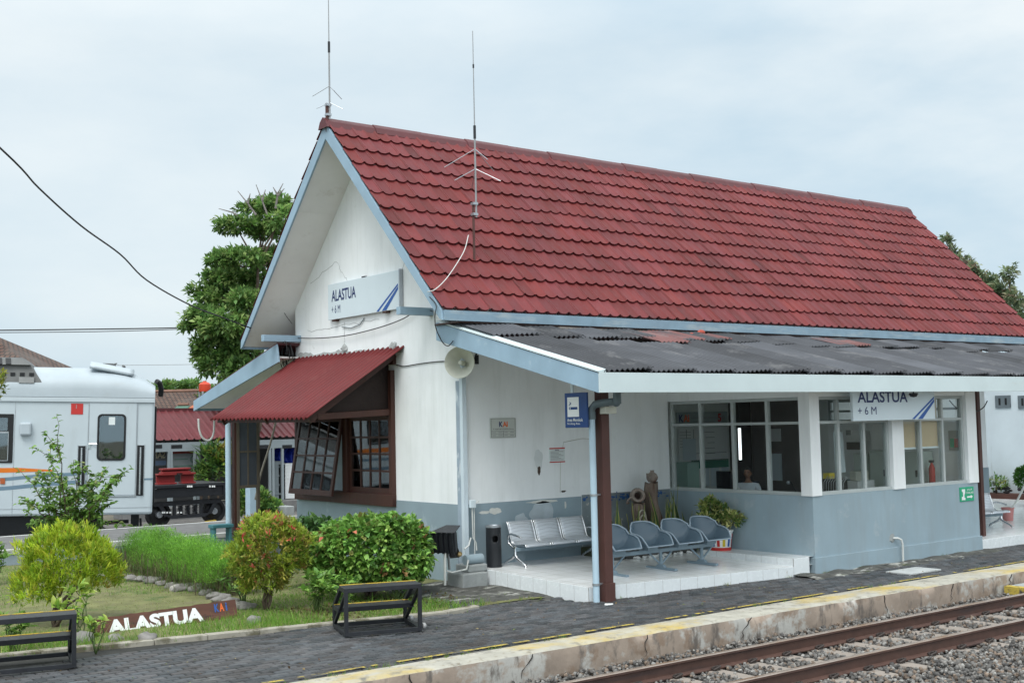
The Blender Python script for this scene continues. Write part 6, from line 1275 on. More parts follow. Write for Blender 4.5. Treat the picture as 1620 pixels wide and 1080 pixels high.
m = MB(); m.box(-LEN, -.035, zc-.10, 0, .0, zc+.0); m.build('gutter', car_w, t, bevel=.01)
d = MB(); x0, x1, z0, z1 = lx(145), lx(213), lz(781), lz(636); d.box(x0, -.012, z0, x1, -.001, z1); dr = d.build('door', car_w, t, bevel=.008)
m = MB()
for a in ((x0-.02, z0-.02, x0, z1+.02), (x1, z0-.02, x1+.02, z1+.02), (x0-.02, z1, x1+.02, z1+.02), (x0-.03, z0-.04, x1+.03, z0-.02)): m.box(a[0], -.018, a[1], a[2], -.001, a[3])
m.build('frame', dull_steel, dr)
def rrect(x0, x1, z0, z1, r, y, q=5):
    P = []
    for cx, cz, a0 in ((x1-r, z1-r, 0), (x0+r, z1-r, PI/2), (x0+r, z0+r, PI), (x1-r, z0+r, 1.5*PI)):
        for i in range(q+1): a = a0+PI/2*i/q; P.append((cx+r*math.cos(a), cz+r*math.sin(a)))
    return P
m = MB(); m.prism(rrect(lx(157), lx(198), lz(727), lz(654), .10, 0), (0, -.014, 0), (1,0,0), (0,0,1), .012); m.build('window', car_dk, dr)
m = MB(); m.prism(rrect(lx(160), lx(195), lz(724), lz(657), .08, 0), (0, -.027, 0), (1,0,0), (0,0,1), .003); m.build('pane', dark_glass, dr)
m = MB(); m.box(lx(173), -.0295, lz(671), lx(182), -.0305, lz(659)); m.build('sticker', paper, dr); m = MB(); m.tube([(lx(146), -.03, lz(701)), (lx(157), -.06, lz(701))], .012, 6); m.box(lx(144), -.03, lz(708), lx(148), -.013, lz(698)); m.build('handle', chrome, dr)
for a, b, c_, e in ((131, 141, 704, 766), (215, 225, 703, 782)):
    m = MB(); m.box(lx(a), -.016, lz(e), lx(b), -.001, lz(c_)); o = m.build('handrail_recess', car_dk, t, bevel=.006); m = MB(); m.tube([(lx((a+b)/2), -.05, lz(e-2)), (lx((a+b)/2), -.05, lz(c_+3))], .022, 8); m.build('handrail', chrome, o, smooth=60)
    m = MB(); m.box(lx(a)-.015, -.012, lz(e)-.02, lx(a)-.001, -.0015, lz(c_)+.02); m.box(lx(b)+.001, -.012, lz(e)-.02, lx(b)+.015, -.0015, lz(c_)+.02); m.build('frame', dull_steel, o)
for wx in (-40, -180, -320):
    m = MB(); m.box(lx(wx), -.02, lz(730), lx(wx+80), -.001, lz(655)); o = m.build('window', car_dk, t, bevel=.01); m = MB(); m.box(lx(wx+4), -.024, lz(725), lx(wx+74), -.0205, lz(684)); m.box(lx(wx+4), -.024, lz(681), lx(wx+72), -.0205, lz(661)); m.build('pane', dark_glass, o)
    m = MB(); m.box(lx(wx+2), -.03, lz(684.5), lx(wx+74), -.0245, lz(682)); m.box(lx(wx+73), -.03, lz(727), lx(wx+74), -.0245, lz(684)); m.box(lx(wx+2), -.03, lz(727), lx(wx+74), -.0245, lz(726)); m.build('frame', dull_steel, o)
m = MB(); m.lathe([(0, 0), (.01, 0)], (0,0,0), n=3); m = MB(); m.box(lx(49), -.12, lz(688), lx(65), -.001, lz(668)); m.build('side_lamp', car_roof, t, bevel=.04)
m = MB(); m.box(lx(119), -.008, lz(655), lx(136), -.001, lz(638)); o = m.build('number_plate', red_ink, t); text('plate_number', '1', (lx(126), -.0095, lz(646)), FU, FV, height=.09, mat=grey_ink, parent=o)
def stripe(pts, th, mat, nm):
    m = MB(); P = [(lx(x), lz(y)) for x, y in pts]; n = len(P); m.add([(a, -.004, b+th*.5*(1-.0) if not isinstance(th, list) else b+th[i]/2) for i, (a, b) in enumerate(P)]+[(a, -.004, b-(th*.5 if not isinstance(th, list) else th[i]/2)) for i, (a, b) in enumerate(P)], [(n+i, n+i+1, i+1, i) for i in range(n-1)]); m.build(nm, mat, t)
stripe([(-600,742),(-100,741.5),(0,741.5),(50,741),(96,742)], [.12,.12,.115,.10,.03], pm('orange_stripe', (.66,.17,.012), .45, .04, 3, bmp=0), 'orange_stripe')
sb = pm('blue_grey_stripe', (.14,.22,.29), .45, .05, 3, bmp=0); stripe([(-600,760),(-100,759),(0,757),(40,754),(77,750),(120,748),(160,746)], .075, sb, 'blue_stripe'); stripe([(-600,782),(-100,777),(0,771),(40,768),(77,764),(130,760),(178,759),(239,756)], [.085]*6+[.06,.04], sb, 'blue_stripe')
m = MB(); m.box(lx(24.5), -.02, lz(762), lx(28), -.001, lz(753)); m.box(lx(28.1), -.02, lz(762), lx(31), -.001, lz(753.5)); m.build('marker_light', pm('marker_orange', (.40,.10,.03), .5, .1, 4), t)
m = MB()
for xx in (-3.05, -5.4, -8.1): m.box(xx, -.0035, zb+.03, xx+.012, -.0005, zc-.11)
m.box(-LEN, -.0035, zb+.16, -.02, -.0005, zb+.172); each(m, 'panel_seam', dull_steel, t)
# roof equipment
m = MB(); xr = lx(62); m.hexa([(-LEN, .03, lz(607)), (xr+.25, .03, lz(607)), (xr+.25, 2.6, lz(607)), (-LEN, 2.6, lz(607))], [(-LEN, .13, lz(577)), (xr-.05, .13, lz(577)), (xr-.05, 2.5, lz(577)), (-LEN, 2.5, lz(577))]); m.hexa([(-LEN, .03, lz(579)), (xr-.02, .03, lz(579)), (xr-.02, 2.6, lz(579)), (-LEN, 2.6, lz(579))], [(-LEN, .25, lz(567)), (xr-.22, .25, lz(567)), (xr-.22, 2.4, lz(567)), (-LEN, 2.4, lz(567))]); ac = m.build('air_conditioner', ac_m, t, bevel=.015)
m = MB()
for g_ in range(2):
    for i in range(5): x = xr-.55-.19*i-1.15*g_; m.hexa([(x, .012, lz(578)), (x+.11, .012, lz(578)), (x+.11, .08, lz(578)), (x, .08, lz(578))], [(x-.03, .19, lz(568)), (x+.08, .19, lz(568)), (x+.08, .25, lz(568)), (x-.03, .25, lz(568))])
for i in range(9): x = xr-.05-.20*i; m.box(x, .05, lz(596), x+.10, .12, lz(591))
each(m, 'grille_slot', car_dk, ac); m = MB(); m.box(lx(45), .00, lz(607), lx(66), .24, lz(598)); m.build('side_box', pm('ac_stain', (.30,.31,.31), .7, .2, 3), ac)
m = MB(); m.grid(lambda u, v: (lx(143)+(lx(207)-lx(143))*(u), .25+1.1*v, lz(581)-.11+.30*math.sin(PI*min(1, .18+.60*v*.8+.0))*1.0-.18*u), 8, 8); o = m.build('roof_hatch', car_roof, t, smooth=60); sm = o.modifiers.new('thick', 'SOLIDIFY'); sm.thickness = .06
m = MB(); m.box(lx(160), .9, lz(580), lx(176), 1.3, lz(571)); m.tube([(lx(178), 1.0, lz(580)), (lx(178), 1.0, lz(571)), (lx(181), 1.0, lz(571))], .025, 6); m.tube([(lx(190), 1.0, lz(577)), (lx(192), 1.0, lz(574))], .05, 6); m.build('roof_fitting', ac_m, o)
m = MB(); m.box(.0, .75, lz(800), .05, 2.2, lz(640)); m.tube([(.02, .5, lz(600)), (.10, .6, lz(603)), (.14, .7, lz(612)), (.13, .75, lz(624))], .07, 8); m.build('gangway', car_dk, t, bevel=.03)
m = MB(); m.box(-LEN, .25, .35, lx(150), 2.7, zb-.02); m.box(lx(150), .5, .5, lx(160), 2.4, zb-.02); m.build('underframe', car_dk, t)
m = MB(); m.tube([(lx(165), .3, zb), (lx(166), .25, zb-.30), (lx(176), .25, zb-.40)], .05, 6); m.box(lx(208), .4, zb-.42, lx(220), .9, zb-.001); m.tube([(lx(222), .3, zb-.1), (lx(224), .3, zb-.5)], .03, 6); m.tube([(lx(170), .35, zb-.2), (lx(205), .4, zb-.18)], .05, 6); m.build('coupling_gear', car_dk, t)
m = MB()
for xx in (-2.6, -4.6):
    for y in (.35, 2.35): m.lathe([(0, 0), (.30, 0), (.43, 0), (.43, .13), (.46, .14), (.46, .16), (0, .16)], (xx-1.2, y, .45), (0, 1, 0), 26)
each(m, 'wheel', car_dk, t)
t.location = E0-Vector((0, 0, .9+.02)); rz += math.radians(17); t.rotation_euler = (0, math.radians(1.5), rz)
m = MB(); m.box(-16, .9, .0-.14, 2, .97, 0); m.box(-16, 1.98, -.14, 2, 2.05, 0); o = m.build('rail', rust); props(o, 'rails under the white carriage', 'rail'); o.location = t.location; o.rotation_euler = (0, 0, rz)
# ---- flat wagon
t = thing('flat_wagon', 'black flat wagon on its bogie beyond the far platform', 'freight wagon', (kx(240), YW, -.6)); Dk = YW
def A(px, py, y=None): return at(px, py, y=y or YW-.35)
m = MB(); a, b = A(100, 776), A(357, 764); zt = (A(300, 765).z); m.box(a.x, YW-.45, zt-.10, b.x, YW+1.6, zt); m.box(a.x, YW-.40, zt-.40, b.x-.02, YW-.28, zt-.101); m.box(b.x-.12, YW-.45, zt-.45, b.x, YW+1.6, zt-.101); m.build('deck', black, t, bevel=.01)
m = MB(); zr = -.60; c = [kx(250, 820), kx(337, 820)]; xm = (c[0]+c[1])/2
m.hexa([(xm-.55, YW-.20, zr+.25), (xm+.55, YW-.20, zr+.25), (xm+.55, YW-.08, zr+.25), (xm-.55, YW-.08, zr+.25)], [(xm-.75, YW-.20, zr+.36), (xm+.75, YW-.20, zr+.36), (xm+.75, YW-.08, zr+.36), (xm-.75, YW-.08, zr+.36)])
m.beam((xm-.72, YW-.14, zr+.34), (c[0], YW-.14, zr+.70), .12, .12); m.beam((xm+.72, YW-.14, zr+.34), (c[1], YW-.14, zr+.70), .12, .12); m.box(c[0]-.2, YW-.20, zr+.66, c[1]+.2, YW-.08, zr+.80); m.box(xm-.48, YW-.19, zr+.36, xm-.40, YW-.09, zr+.66); m.box(xm+.40, YW-.19, zr+.36, xm+.48, YW-.09, zr+.66)
bg_ = m.build('bogie_frame', black_wear, t)
m = MB()
for s in (-.24, .0, .24):
    m.tube([(xm+s+.08*math.cos(a), YW-.14+.05*math.sin(a), zr+.37+.28*k_/40) for k_, a in ((k_, k_*.95) for k_ in range(41))], .017, 5)
m.build('spring', black_wear, bg_)
for cx in c:
    m = MB(); rw = .40; m.lathe([(0, -.02), (.06, -.02), (.10, .02), (.28, .05), (.32, .0), (rw, .0), (rw, .13), (0, .13)], (cx, YW-.07, zr+rw), (0, 1, 0), 30); w_ = m.build('wheel', pm('wheel_black', (.02,.021,.023), .45, .3, 5, metal=.3) if cx == c[0] else bpy.data.materials['wheel_black'], t, smooth=40)
    m = MB(); m.lathe([(0, -.06), (.10, -.06), (.11, 0), (.11, .04)], (cx, YW-.08, zr+rw), (0, 1, 0), 16)
    for k_ in range(3): a = PI/2+k_*2*PI/3; m.beam((cx, YW-.145, zr+rw), (cx+.10*math.cos(a), YW-.145, zr+rw+.10*math.sin(a)), .02, .015)
    m.build('axle_cap', dull_steel, w_)
m = MB()
for px in (296, 299, 302, 331, 335, 338): p = at(px, 769, y=YW-.46); m.box(p.x, YW-.462, p.z-.03, p.x+.05, YW-.4515, p.z+.03)
p = at(240, 774, y=YW-.41); m.box(p.x, YW-.412, p.z, p.x+.16, YW-.4015, p.z+.03)
for px in (256, 258.5, 263, 268, 280, 285): p = at(px, 810, y=YW-.21); m.box(p.x, YW-.214, p.z-.035, p.x+.06, YW-.2015, p.z+.02)
m.build('stencil_mark', white_ink, t)
m = MB(); p = at(318, 827, y=YW-.02); m.prism([(0, 0), (.5, 0), (.42, .13), (.1, .10)], (p.x, YW-.1, -.60), (1,0,0), (0,0,1), .12); props(m.build('wheel_chock', yellow), 'yellow wheel chock on the rail under the flat wagon', 'wheel chock')
red_st = pm('red_steel', (.23,.02,.02), .5, .12, 4)
for i, (x0, x1, y0, y1) in enumerate(((246,276,752,771), (285,306,752,771), (254,298,741,750))):
    a, b = at(x0, y1, y=YW+.2), at(x1, y0, y=YW+.2); H_ = b.z-a.z; z0 = zt+(0 if i < 2 else b.z-a.z+.12)
    t = thing('steel_beam', ('red steel beam lying on the left of the flat wagon', 'shorter red steel beam lying on the right of the stack on the flat wagon', 'red steel beam lying on top of the two others on the flat wagon')[i], 'steel beam', (a.x, YW+.2, z0)); hh = .34 if i < 2 else .16; z0 = zt if i < 2 else zt+.342
    m = MB(); m.box(a.x, YW, z0+.001, b.x, YW+.35, z0+.05); m.box(a.x, YW, z0+hh-.05, b.x, YW+.35, z0+hh); m.box(a.x+.01, YW+.14, z0+.05, b.x-.01, YW+.21, z0+hh-.05); m.build('profile', red_st, t, bevel=.006)
# ---- shelter with red roof
YS = YW+5.0; sh = lambda px, py, y=YS: at(px, py, y=y)
t = thing('platform_shelter', 'long platform shelter with red ribbed roof and glazed back beyond the wagon', 'shelter', (sh(300, 760).x, YS, -.3))
a, b = sh(225, 651, YS+2.0), sh(520, 652, YS+2.0); a2, b2 = sh(232, 697), sh(520, 697); X0s, X1s = a2.x-.5, b2.x+1; zE, zT = a2.z, a.z
m = MB(); n = int((X1s-X0s)/.28)
def shr(u, v): x = X0s+(X1s-X0s)*u; k_ = (u*n) % 1; return (x, YS+2.0*(1-v), zT+(zE-zT)*v+(.05 if k_ < .2 else 0))
m.grid(lambda u, v: shr(u, v), n*5, 2); sr = m.build('roof', pm('shelter_roof_red', (.125,.02,.025), .5, .08, 2, layers=(((.14,.03,.035), (1,1,1), 2, .5, .75),)), t, smooth=30)
m = MB(); m.box(X0s, YS+2.0, zT-.05, X1s, YS+2.1, zT+.12); m.build('ridge', ridge_m, sr)
zb0, zb1 = sh(300, 713).z, sh(300, 699).z; grey_fr = pm('pale_grey_frame', (.24,.28,.30), .5, .06, 3)
m = MB(); m.box(X0s, YS, zb0, X1s, YS+.08, zb1); o = m.build('beam', grey_fr, t)
m = MB()
for px in (245, 277, 322, 379, 415, 452): p = sh(px, 706); q = (b.x-a.x)/295*11; m.box(p.x-q*.5, YS-.01, p.z-.07, p.x+q*.9, YS-.001, p.z+.06)
each(m, 'slot', car_dk, o)
for px in (266, 269.5, 307, 312, 376, 426, 431, 446, 500): p = sh(px, 760); m = MB(); m.box(p.x, YS, -.3, p.x+.09, YS+.09, zb0); m.build('post', grey_fr, t)
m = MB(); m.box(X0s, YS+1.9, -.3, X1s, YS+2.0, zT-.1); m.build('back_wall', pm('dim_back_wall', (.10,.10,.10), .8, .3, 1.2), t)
m = MB(); m.box(X0s, YS-.6, -.74, X1s, YS+2, -.32); struct('shelter_platform', m, fp_top)
def poster(label, x0, y0, x1, y1, mat, items):
    a, b = sh(x0, y1, YS+.4), sh(x1, y0, YS+.4); t = thing('hanging_poster', label, 'poster', a); m = MB(); m.box(a.x, YS+.4, a.z, b.x, YS+.43, b.z); m.build('board', mat, t); items(t, a, b)
def it1(t, a, b):
    w_, h_ = b.x-a.x, b.z-a.z; text('poster_lettering', 'SAFETY', (b.x-.06, YS+.395, a.z+h_*.42), (-1,0,0), (0,0,1), width=w_*.93, height=h_*.38, mat=pm('dull_gold', (.36,.33,.22), .6, .05, 3), parent=t, bold=.02)
    m = MB(); m.box(a.x+.03, YS+.393, a.z+.03, b.x-.03, YS+.399, a.z+h_*.30); m.build('blue_band', pm('faded_blue', (.08,.12,.19), .6, .05, 3), t); text('poster_lettering', 'UTAMAKAN', (b.x-.12, YS+.391, a.z+h_*.10), (-1,0,0), (0,0,1), width=w_*.7, height=h_*.11, mat=grey_ink, parent=t)
poster('grey poster with mirrored SAFETY lettering beside the carriage end', 224, 708, 264, 738, pm('poster_dark', (.07,.075,.08), .6, .1, 2), it1)
def it2(t, a, b):
    w_, h_ = b.x-a.x, b.z-a.z; m = MB(); m.box(a.x+.02, YS+.392, a.z+h_*.70, b.x-.3, YS+.399, b.z-.01); m.build('red_band', pm('faded_red', (.27,.05,.045), .6, .08, 3), t); text('poster_lettering', 'KA', (a.x+w_*.62, YS+.390, a.z+h_*.78), (-1,0,0), (0,0,1), width=w_*.3, height=h_*.18, mat=grey_ink, parent=t, bold=.02)
    m = MB(); m.tube([(b.x-w_*.25+.12*math.cos(i*PI/10), YS+.39, a.z+h_*.42+.12*math.sin(i*PI/10)) for i in range(21)], .02, 5); m.box(a.x+.1, YS+.392, a.z+h_*.08, b.x-.2, YS+.399, a.z+h_*.16); m.box(a.x+.1, YS+.392, a.z+h_*.42, a.x+w_*.55, YS+.399, a.z+h_*.47); m.build('faded_print', pm('faded_green', (.12,.20,.17), .6, .1, 3), t)
poster('grey poster with red heading behind the red steel beams', 271, 706, 318, 742, pm('poster_grey_light', (.24,.27,.28), .6, .1, 2), it2)
t = thing('blue_tarpaulin', 'bright blue tarpaulin bundled under the shelter roof', 'tarpaulin', sh(455, 720, YS+.9)); a, b = sh(436, 702, YS+.9), sh(478, 745, YS+.9); m = MB()
m.grid(lambda u, v: (a.x+(b.x-a.x)*u+.10*math.sin(v*7+u*3), YS+.9+.22*math.sin(u*19+v*2)+.1*math.sin(u*43), a.z+(b.z-a.z)*v*(.55+.45*math.sin(PI*min(1, u*1.1))+.08*math.sin(u*25))), 60, 16); m.build('sheet', pm('blue_tarp', (.018,.045,.38), .4, .15, 4), t, smooth=180)
for i, (px, py, w_, hh, lb) in enumerate(((462, 745, 12, 22, 'white cupboard under the blue tarpaulin'), (446, 752, 5, 30, 'dark cabinet left of the white cupboard by the tarpaulin'), (440, 765, 8, 60, 'pale slatted rack standing in the shelter'))):
    a, b = sh(px-w_, py+hh*.6, YS+.4), sh(px+w_, py-hh*.6, YS+.4); m = MB(); m.box(a.x, YS+.4, -.3, b.x, YS+.8, b.z)
    for q in range(5): z = a.z+(b.z-a.z)*(q+.3)/5; m.box(a.x+.03, YS+.385, z, b.x-.03, YS+.3995, z+.05)
    props(m.build('storage_rack', (white_board, car_dk, grey_fr)[i]), lb, 'storage')
def bush_at(nm, label, cat, ells, tufts, per, L, W, cols, base, stem_t, gap=0, tr=None, **k):
    t = thing(nm, label, cat, base); lv = Leaves(); crown(lv, ells, tufts, per, L, W, cols, gap=gap, **k); lv.build('foliage', t); stems(t, base, stem_t, .02); return t
DS = (Vector((sh(330, 760).x, YS-.4, 0))-CAM).dot(FW); GR = [(.10,.21,.05,2), (.17,.31,.07,2), (.26,.35,.09), (.06,.13,.04)]
for px, py, r_, h_, cl_, lb, L, W in ((330, 735, 12, 30, GR, 'spiky potted plant left of the brown canopy post by the shelter', .40, .07), (345, 730, 12, 30, GR+[(.30,.30,.07,1)], 'tall plant with yellowing leaves behind the flat wagon', .30, .11), (357, 722, 6, 16, [(.30,.36,.06), (.36,.30,.06)], 'yellow leaved plant behind the downpipe of the far canopy', .28, .13), (318, 752, 8, 10, GR, 'small spiky plant beside the red steel beams', .32, .05)):
    c_ = atd(px, py, DS); base = (c_.x, c_.y, -.31); bush_at('leafy_plant', lb, 'plant', [E(px, py, DS, r_, h_), E(px+3, py+h_*.4, DS, r_*.8, h_*.7)], 90, 4, L, W, cl_, base, [c_, atd(px+3, py-h_*.5, DS), atd(px-4, py, DS)], out=.6, up=.6, rnd=.5)
for px, py, r_, h_, lb in ((386, 795, 10, 22, 'green bush behind the dark mesh screen'), (412, 795, 12, 20, 'green shrub right of the dark mesh screen'), (428, 805, 14, 12, 'low green shrub left of the station window')):
    D1 = 34; c_ = atd(px, py, D1); bush_at('small_shrub', lb, 'shrub', [E(px, py, D1, r_, h_), E(px+4, py+5, D1, r_, h_*.7)], 150, 4, .17, .09, GR, (c_.x, c_.y, -.72), [c_, atd(px+5, py-8, D1), atd(px-5, py-4, D1)], out=.6, up=.4, rnd=.5)
a = at(396, 800, y=11.2); m = MB(); m.box(a.x-.08, 11.05, .28, a.x+.08, 11.30, 1.55); t = thing('concrete_bollard', 'short pale blue post on the far platform behind the mesh screen', 'post', (a.x, 11.2, .28)); m.build('shaft', pipe_m, t, bevel=.01); m = MB(); m.box(a.x-.10, 11.02, 1.551, a.x+.10, 11.33, 1.6); m.build('cap', sign_white, t)
for x0, x1, y0, y1, lb in ((452, 466, 800, 822, 'grey crate on the ground left of the station window'),):
    a, b = at(x0, y1, y=15.5), at(x1, y0, y=15.5); t = thing('grey_crate', lb, 'crate', (a.x, 15.5, -.6)); m = MB(); m.box(a.x, 15.5, -.72, b.x, 16.1, b.z); m.build('body', concrete, t, bevel=.02)
# mesh screen, hose and stick at the far canopy
t = thing('mesh_screen', 'dark framed mesh screen on two legs beside the brown post', 'screen', (.34, 8.2, .28)); xa, xb2 = at(376, 720, y=8.15).x, at(408, 720, y=8.15).x; frm = pm('olive_brown_frame', (.10,.085,.065), .7, .15, 5); zt_, zl_ = at(394, 664, y=8.15).z+.1, at(394, 769, y=8.15).z; zm = at(394, 714, y=8.15).z
m = MB(); 
for x in (xa, xb2): m.box(x-.03, 8.12, .27, x+.03, 8.18, zt_)
m.box(xa+.031, 8.125, zl_-.03, xb2-.031, 8.175, zl_+.03); m.box(xa+.031, 8.13, zm-.02, xb2-.031, 8.17, zm+.02); m.box((xa+xb2)/2-.016, 8.132, zl_+.031, (xa+xb2)/2+.016, 8.168, zt_); m.build('frame', frm, t)
mesh_m = pm('dark_mesh', (.055,.065,.08), .6, .12, 4, bmp=.3, bscale=220)
for u0, u1 in ((xa+.03, (xa+xb2)/2-.016), ((xa+xb2)/2+.016, xb2-.03)):
    for v0, v1 in ((zl_+.03, zm-.02), (zm+.02, zt_)): m = MB(); m.box(u0, 8.145, v0, u1, 8.155, v1); m.build('mesh_panel', mesh_m, t)
cable('white_hose', 'white hose loop hanging from the far canopy corner', [at(x, y, y=9.2) for x, y in ((314,662),(315,678),(319,690),(326,696),(333,695),(338,684),(339,662))], .022, white_cable, 6, 8)
cable('leaning_stick', 'long pale stick leaning behind the open casement', [at(437, 664, y=9.0), at(427, 704, y=9.05), at(413, 748, y=9.1), at(404, 790, y=9.15)], .022, pm('old_bamboo', (.40,.36,.30), .8, .2, 6, vscale=(1,1,4)), 3, 8)
m = MB(); a, b = at(337, 828, y=7.7), at(370, 838, y=7.7); m.box(a.x, 7.7, a.z-.10, b.x, 7.95, a.z-.03); m.box(a.x+.03, 7.72, .0, a.x+.08, 7.93, a.z-.101); m.box(b.x-.08, 7.72, .0, b.x-.03, 7.93, a.z-.101); props(m.build('low_bench', pm('teal_paint', (.05,.17,.20), .6, .15, 4), bevel=.01), 'low teal bench at the foot of the brown post behind the hedge', 'bench')
# ---- houses and trees behind
rt_m, nt, bs = newmat('old_clay_tiles'); v = coord(nt); br = nt.nodes.new('ShaderNodeTexBrick'); br.offset = .5; br.inputs['Scale'].default_value = 1; br.inputs['Brick Width'].default_value = .26; br.inputs['Row Height'].default_value = .28; br.inputs['Mortar Size'].default_value = .045; br.inputs['Color1'].default_value = (.085,.04,.03,1); br.inputs['Color2'].default_value = (.15,.09,.065,1); br.inputs['Mortar'].default_value = (.025,.018,.015,1); nt.links.new(v, br.inputs['Vector'])
nt.links.new(mixc(nt, ramp(nt, noi(nt, v, .5), .45, .7), br.outputs['Color'], (.11,.09,.08)), bs.inputs['Base Color']); bs.inputs['Roughness'].default_value = .85; bump(nt, bs, br.outputs['Fac'], -.6, .05)
wall_h = pm('house_wall', (.38,.37,.34), .85, .1, 1)
def house(label, px0, px1, py_ridge, py_eave, D, mat, hip=.2, dep=7):
    k_ = D/FPX; a, b = atd(px0, py_eave, D), atd(px1, py_eave, D); c_ = atd((px0+px1)/2, py_ridge, D); t = thing('house', label, 'house'); rz_ = math.atan2(RT.y, RT.x); L = (px1-px0)*k_; zE = (a.z+b.z)/2; place(t, (a.x, a.y, 0), rz_); H = (py_eave-py_ridge)*k_
    m = MB(); q = dep/2; m.add([(0, 0, zE), (L, 0, zE), (L, dep, zE), (0, dep, zE), (L*hip, q, zE+H), (L*(1-hip), q, zE+H)], [(0, 1, 5, 4), (1, 2, 5), (2, 3, 4, 5), (3, 0, 4), (3, 2, 1, 0)]); r_ = m.build('roof', mat, t); r_.parent = t
    m = MB(); m.tube([(L*hip, q, zE+H+.04), (L*(1-hip), q, zE+H+.04)], .12, 6); m.build('ridge', pm('clay_ridge', (.20,.11,.08), .8, .2, 4) if 'clay_ridge' not in bpy.data.materials else bpy.data.materials['clay_ridge'], r_)
    m = MB(); m.box(.5, .5, -.8, L-.5, dep-.5, zE-.001); m.build('wall', wall_h, t)
    m = MB(); m.box(L*.3, .47, zE-1.6, L*.3+1.1, .499, zE-.5); m.build('window', car_dk, t); return t
for n_ in ('house',): pass
house('house with dark old tiled roof behind the roof of the carriage', -380, 118, 506, 632, 55, rt_m, .48, 12); house('house with brown tiled roof behind the red shelter', 120, 318, 617, 662, 70, rt_m, .08, 9)
house('house with orange tiled roof just above the red shelter', 268, 400, 636, 664, 62, pm('orange_roof', (.36,.11,.055), .8, .15, 1.5, bmp=.3), .12, 6); house('small house with green sheet roof above the red shelter', 248, 292, 640, 664, 64, pm('green_roof', (.08,.17,.13), .7, .2, 1.5), .3, 5)
c_ = atd(324, 612, 66); t = thing('water_tank', 'orange water tank on a stand between the house roofs', 'water tank', (c_.x, c_.y, -.7)); m = MB(); m.lathe([(0, -.25), (.30, -.25), (.32, -.2), (.32, .15), (.22, .24), (.10, .28), (.10, .33), (0, .33)], c_, n=24); m.build('tank', pm('tank_orange', (.55,.06,.025), .45, .05, 3), t, smooth=40); m = MB()
for s in (-1, 1):
    for q in (-1, 1): m.beam((c_.x+s*.22, c_.y+q*.22, -.7), (c_.x+s*.22, c_.y+q*.22, c_.z-.25), .08, .08)
m.build('stand', dull_steel, t)
def tree(label, D, base_px, clumps, leafL, cols, tufts, per=5, nm='tree', trunk_r=.22, limbs=(), gap=0, twigs=()):
    b = atd(base_px[0], base_px[1], D); b.z = -.72; t = thing(nm, label, 'tree', b); m = MB(); rr = random.Random(int(D*10)); top = atd(*limbs[0], D) if limbs else atd(clumps[0][0], clumps[0][1], D)
    P = [b.lerp(Vector(top), f)+Vector((rr.gauss(0, .12), rr.gauss(0, .12), 0))*(0 < f < 1) for f in [i/8 for i in range(9)]]; m.tube(P, [trunk_r*(1-.8*i/8) for i in range(9)], 9)
    tr = m.build('trunk', bark, t, smooth=180); lv = Leaves(); ells = []
    for c in clumps:
        px, py, rx, ry = c[:4]; dd = c[4] if len(c) > 4 else rr.uniform(-1.6, 1.6); k_ = D/FPX; cc = atd(px, py, D+dd); ells.append((np.array(cc), np.array([rx*k_, rx*k_*.9, ry*k_])))
    for i, e in enumerate(ells):
        c = Vector(e[0]); j = max(range(len(P)), key=lambda q: -(abs(P[q].z-(c.z-.35*(c-P[q]).xy.length))+.2*(P[q]-c).length)); s = P[j]; mid = s.lerp(c, .5)+Vector((rr.gauss(0, .15), rr.gauss(0, .15), -.15)); m = MB(); m.tube([s, mid, c, c+Vector((rr.gauss(0, .2), rr.gauss(0, .2), .1))], [trunk_r*.30, trunk_r*.18, trunk_r*.09, .01], 6); m.build('limb', bark, tr, smooth=180)
    crown(lv, ells, tufts, per, leafL, leafL*.5, cols, out=.7, up=.12, rnd=.55, shell=(.30, 1.08), gap=gap, zmin=-.85); lv.build('crown', t)
    if twigs:
        m = MB()
        for q in twigs: m.tube([Vector(atd(x, y, D)) for x, y in q], [.05]+[.03]*(len(q)-2)+[.012], 5)
        m.build('bare_twig', pm('bare_twig', (.20,.18,.17), .9, .2, 6) if 'bare_twig' not in bpy.data.materials else bpy.data.materials['bare_twig'], t)
    return t
TG = [(.075,.16,.035,3), (.11,.21,.045,2.2), (.045,.10,.025,2.4), (.16,.26,.06,1)]
TG = [(.15,.28,.075,3), (.21,.35,.10,2.2), (.09,.18,.05,1.8), (.32,.43,.15,1.2)]
tree('tall tree with layered dense green crown behind the gable', 46, (398, 680), [(436,326,26,15),(402,330,26,10),(372,357,30,12),(420,362,34,15),(448,345,24,18),(352,410,26,10),(385,408,34,15),(428,410,30,17),(338,440,26,11),(372,440,36,17),(418,446,34,18),(318,462,22,12),(350,474,36,20),(395,480,36,22),(318,500,26,15),(352,512,36,20),(392,520,34,22),(302,516,16,7),(335,545,30,18),(375,552,34,22),(322,560,18,12),(345,578,30,18),(380,590,30,20),(400,625,26,20),(368,620,20,16)], .23, TG, 6000, 5, limbs=[(408,420)], gap=.30,
     twigs=[[(425,345),(415,318),(405,292)],[(415,318),(420,300)],[(405,340),(392,322),(376,302)],[(392,322),(396,306)],[(436,330),(440,305),(448,290)],[(440,310),(432,296)],[(440,310),(450,298)],[(380,345),(368,336),(346,330)]], trunk_r=.22)
PG = [(.24,.30,.17,2), (.18,.24,.14,2), (.31,.33,.19,1.2), (.12,.17,.10,1.6), (.30,.25,.17,.6)]
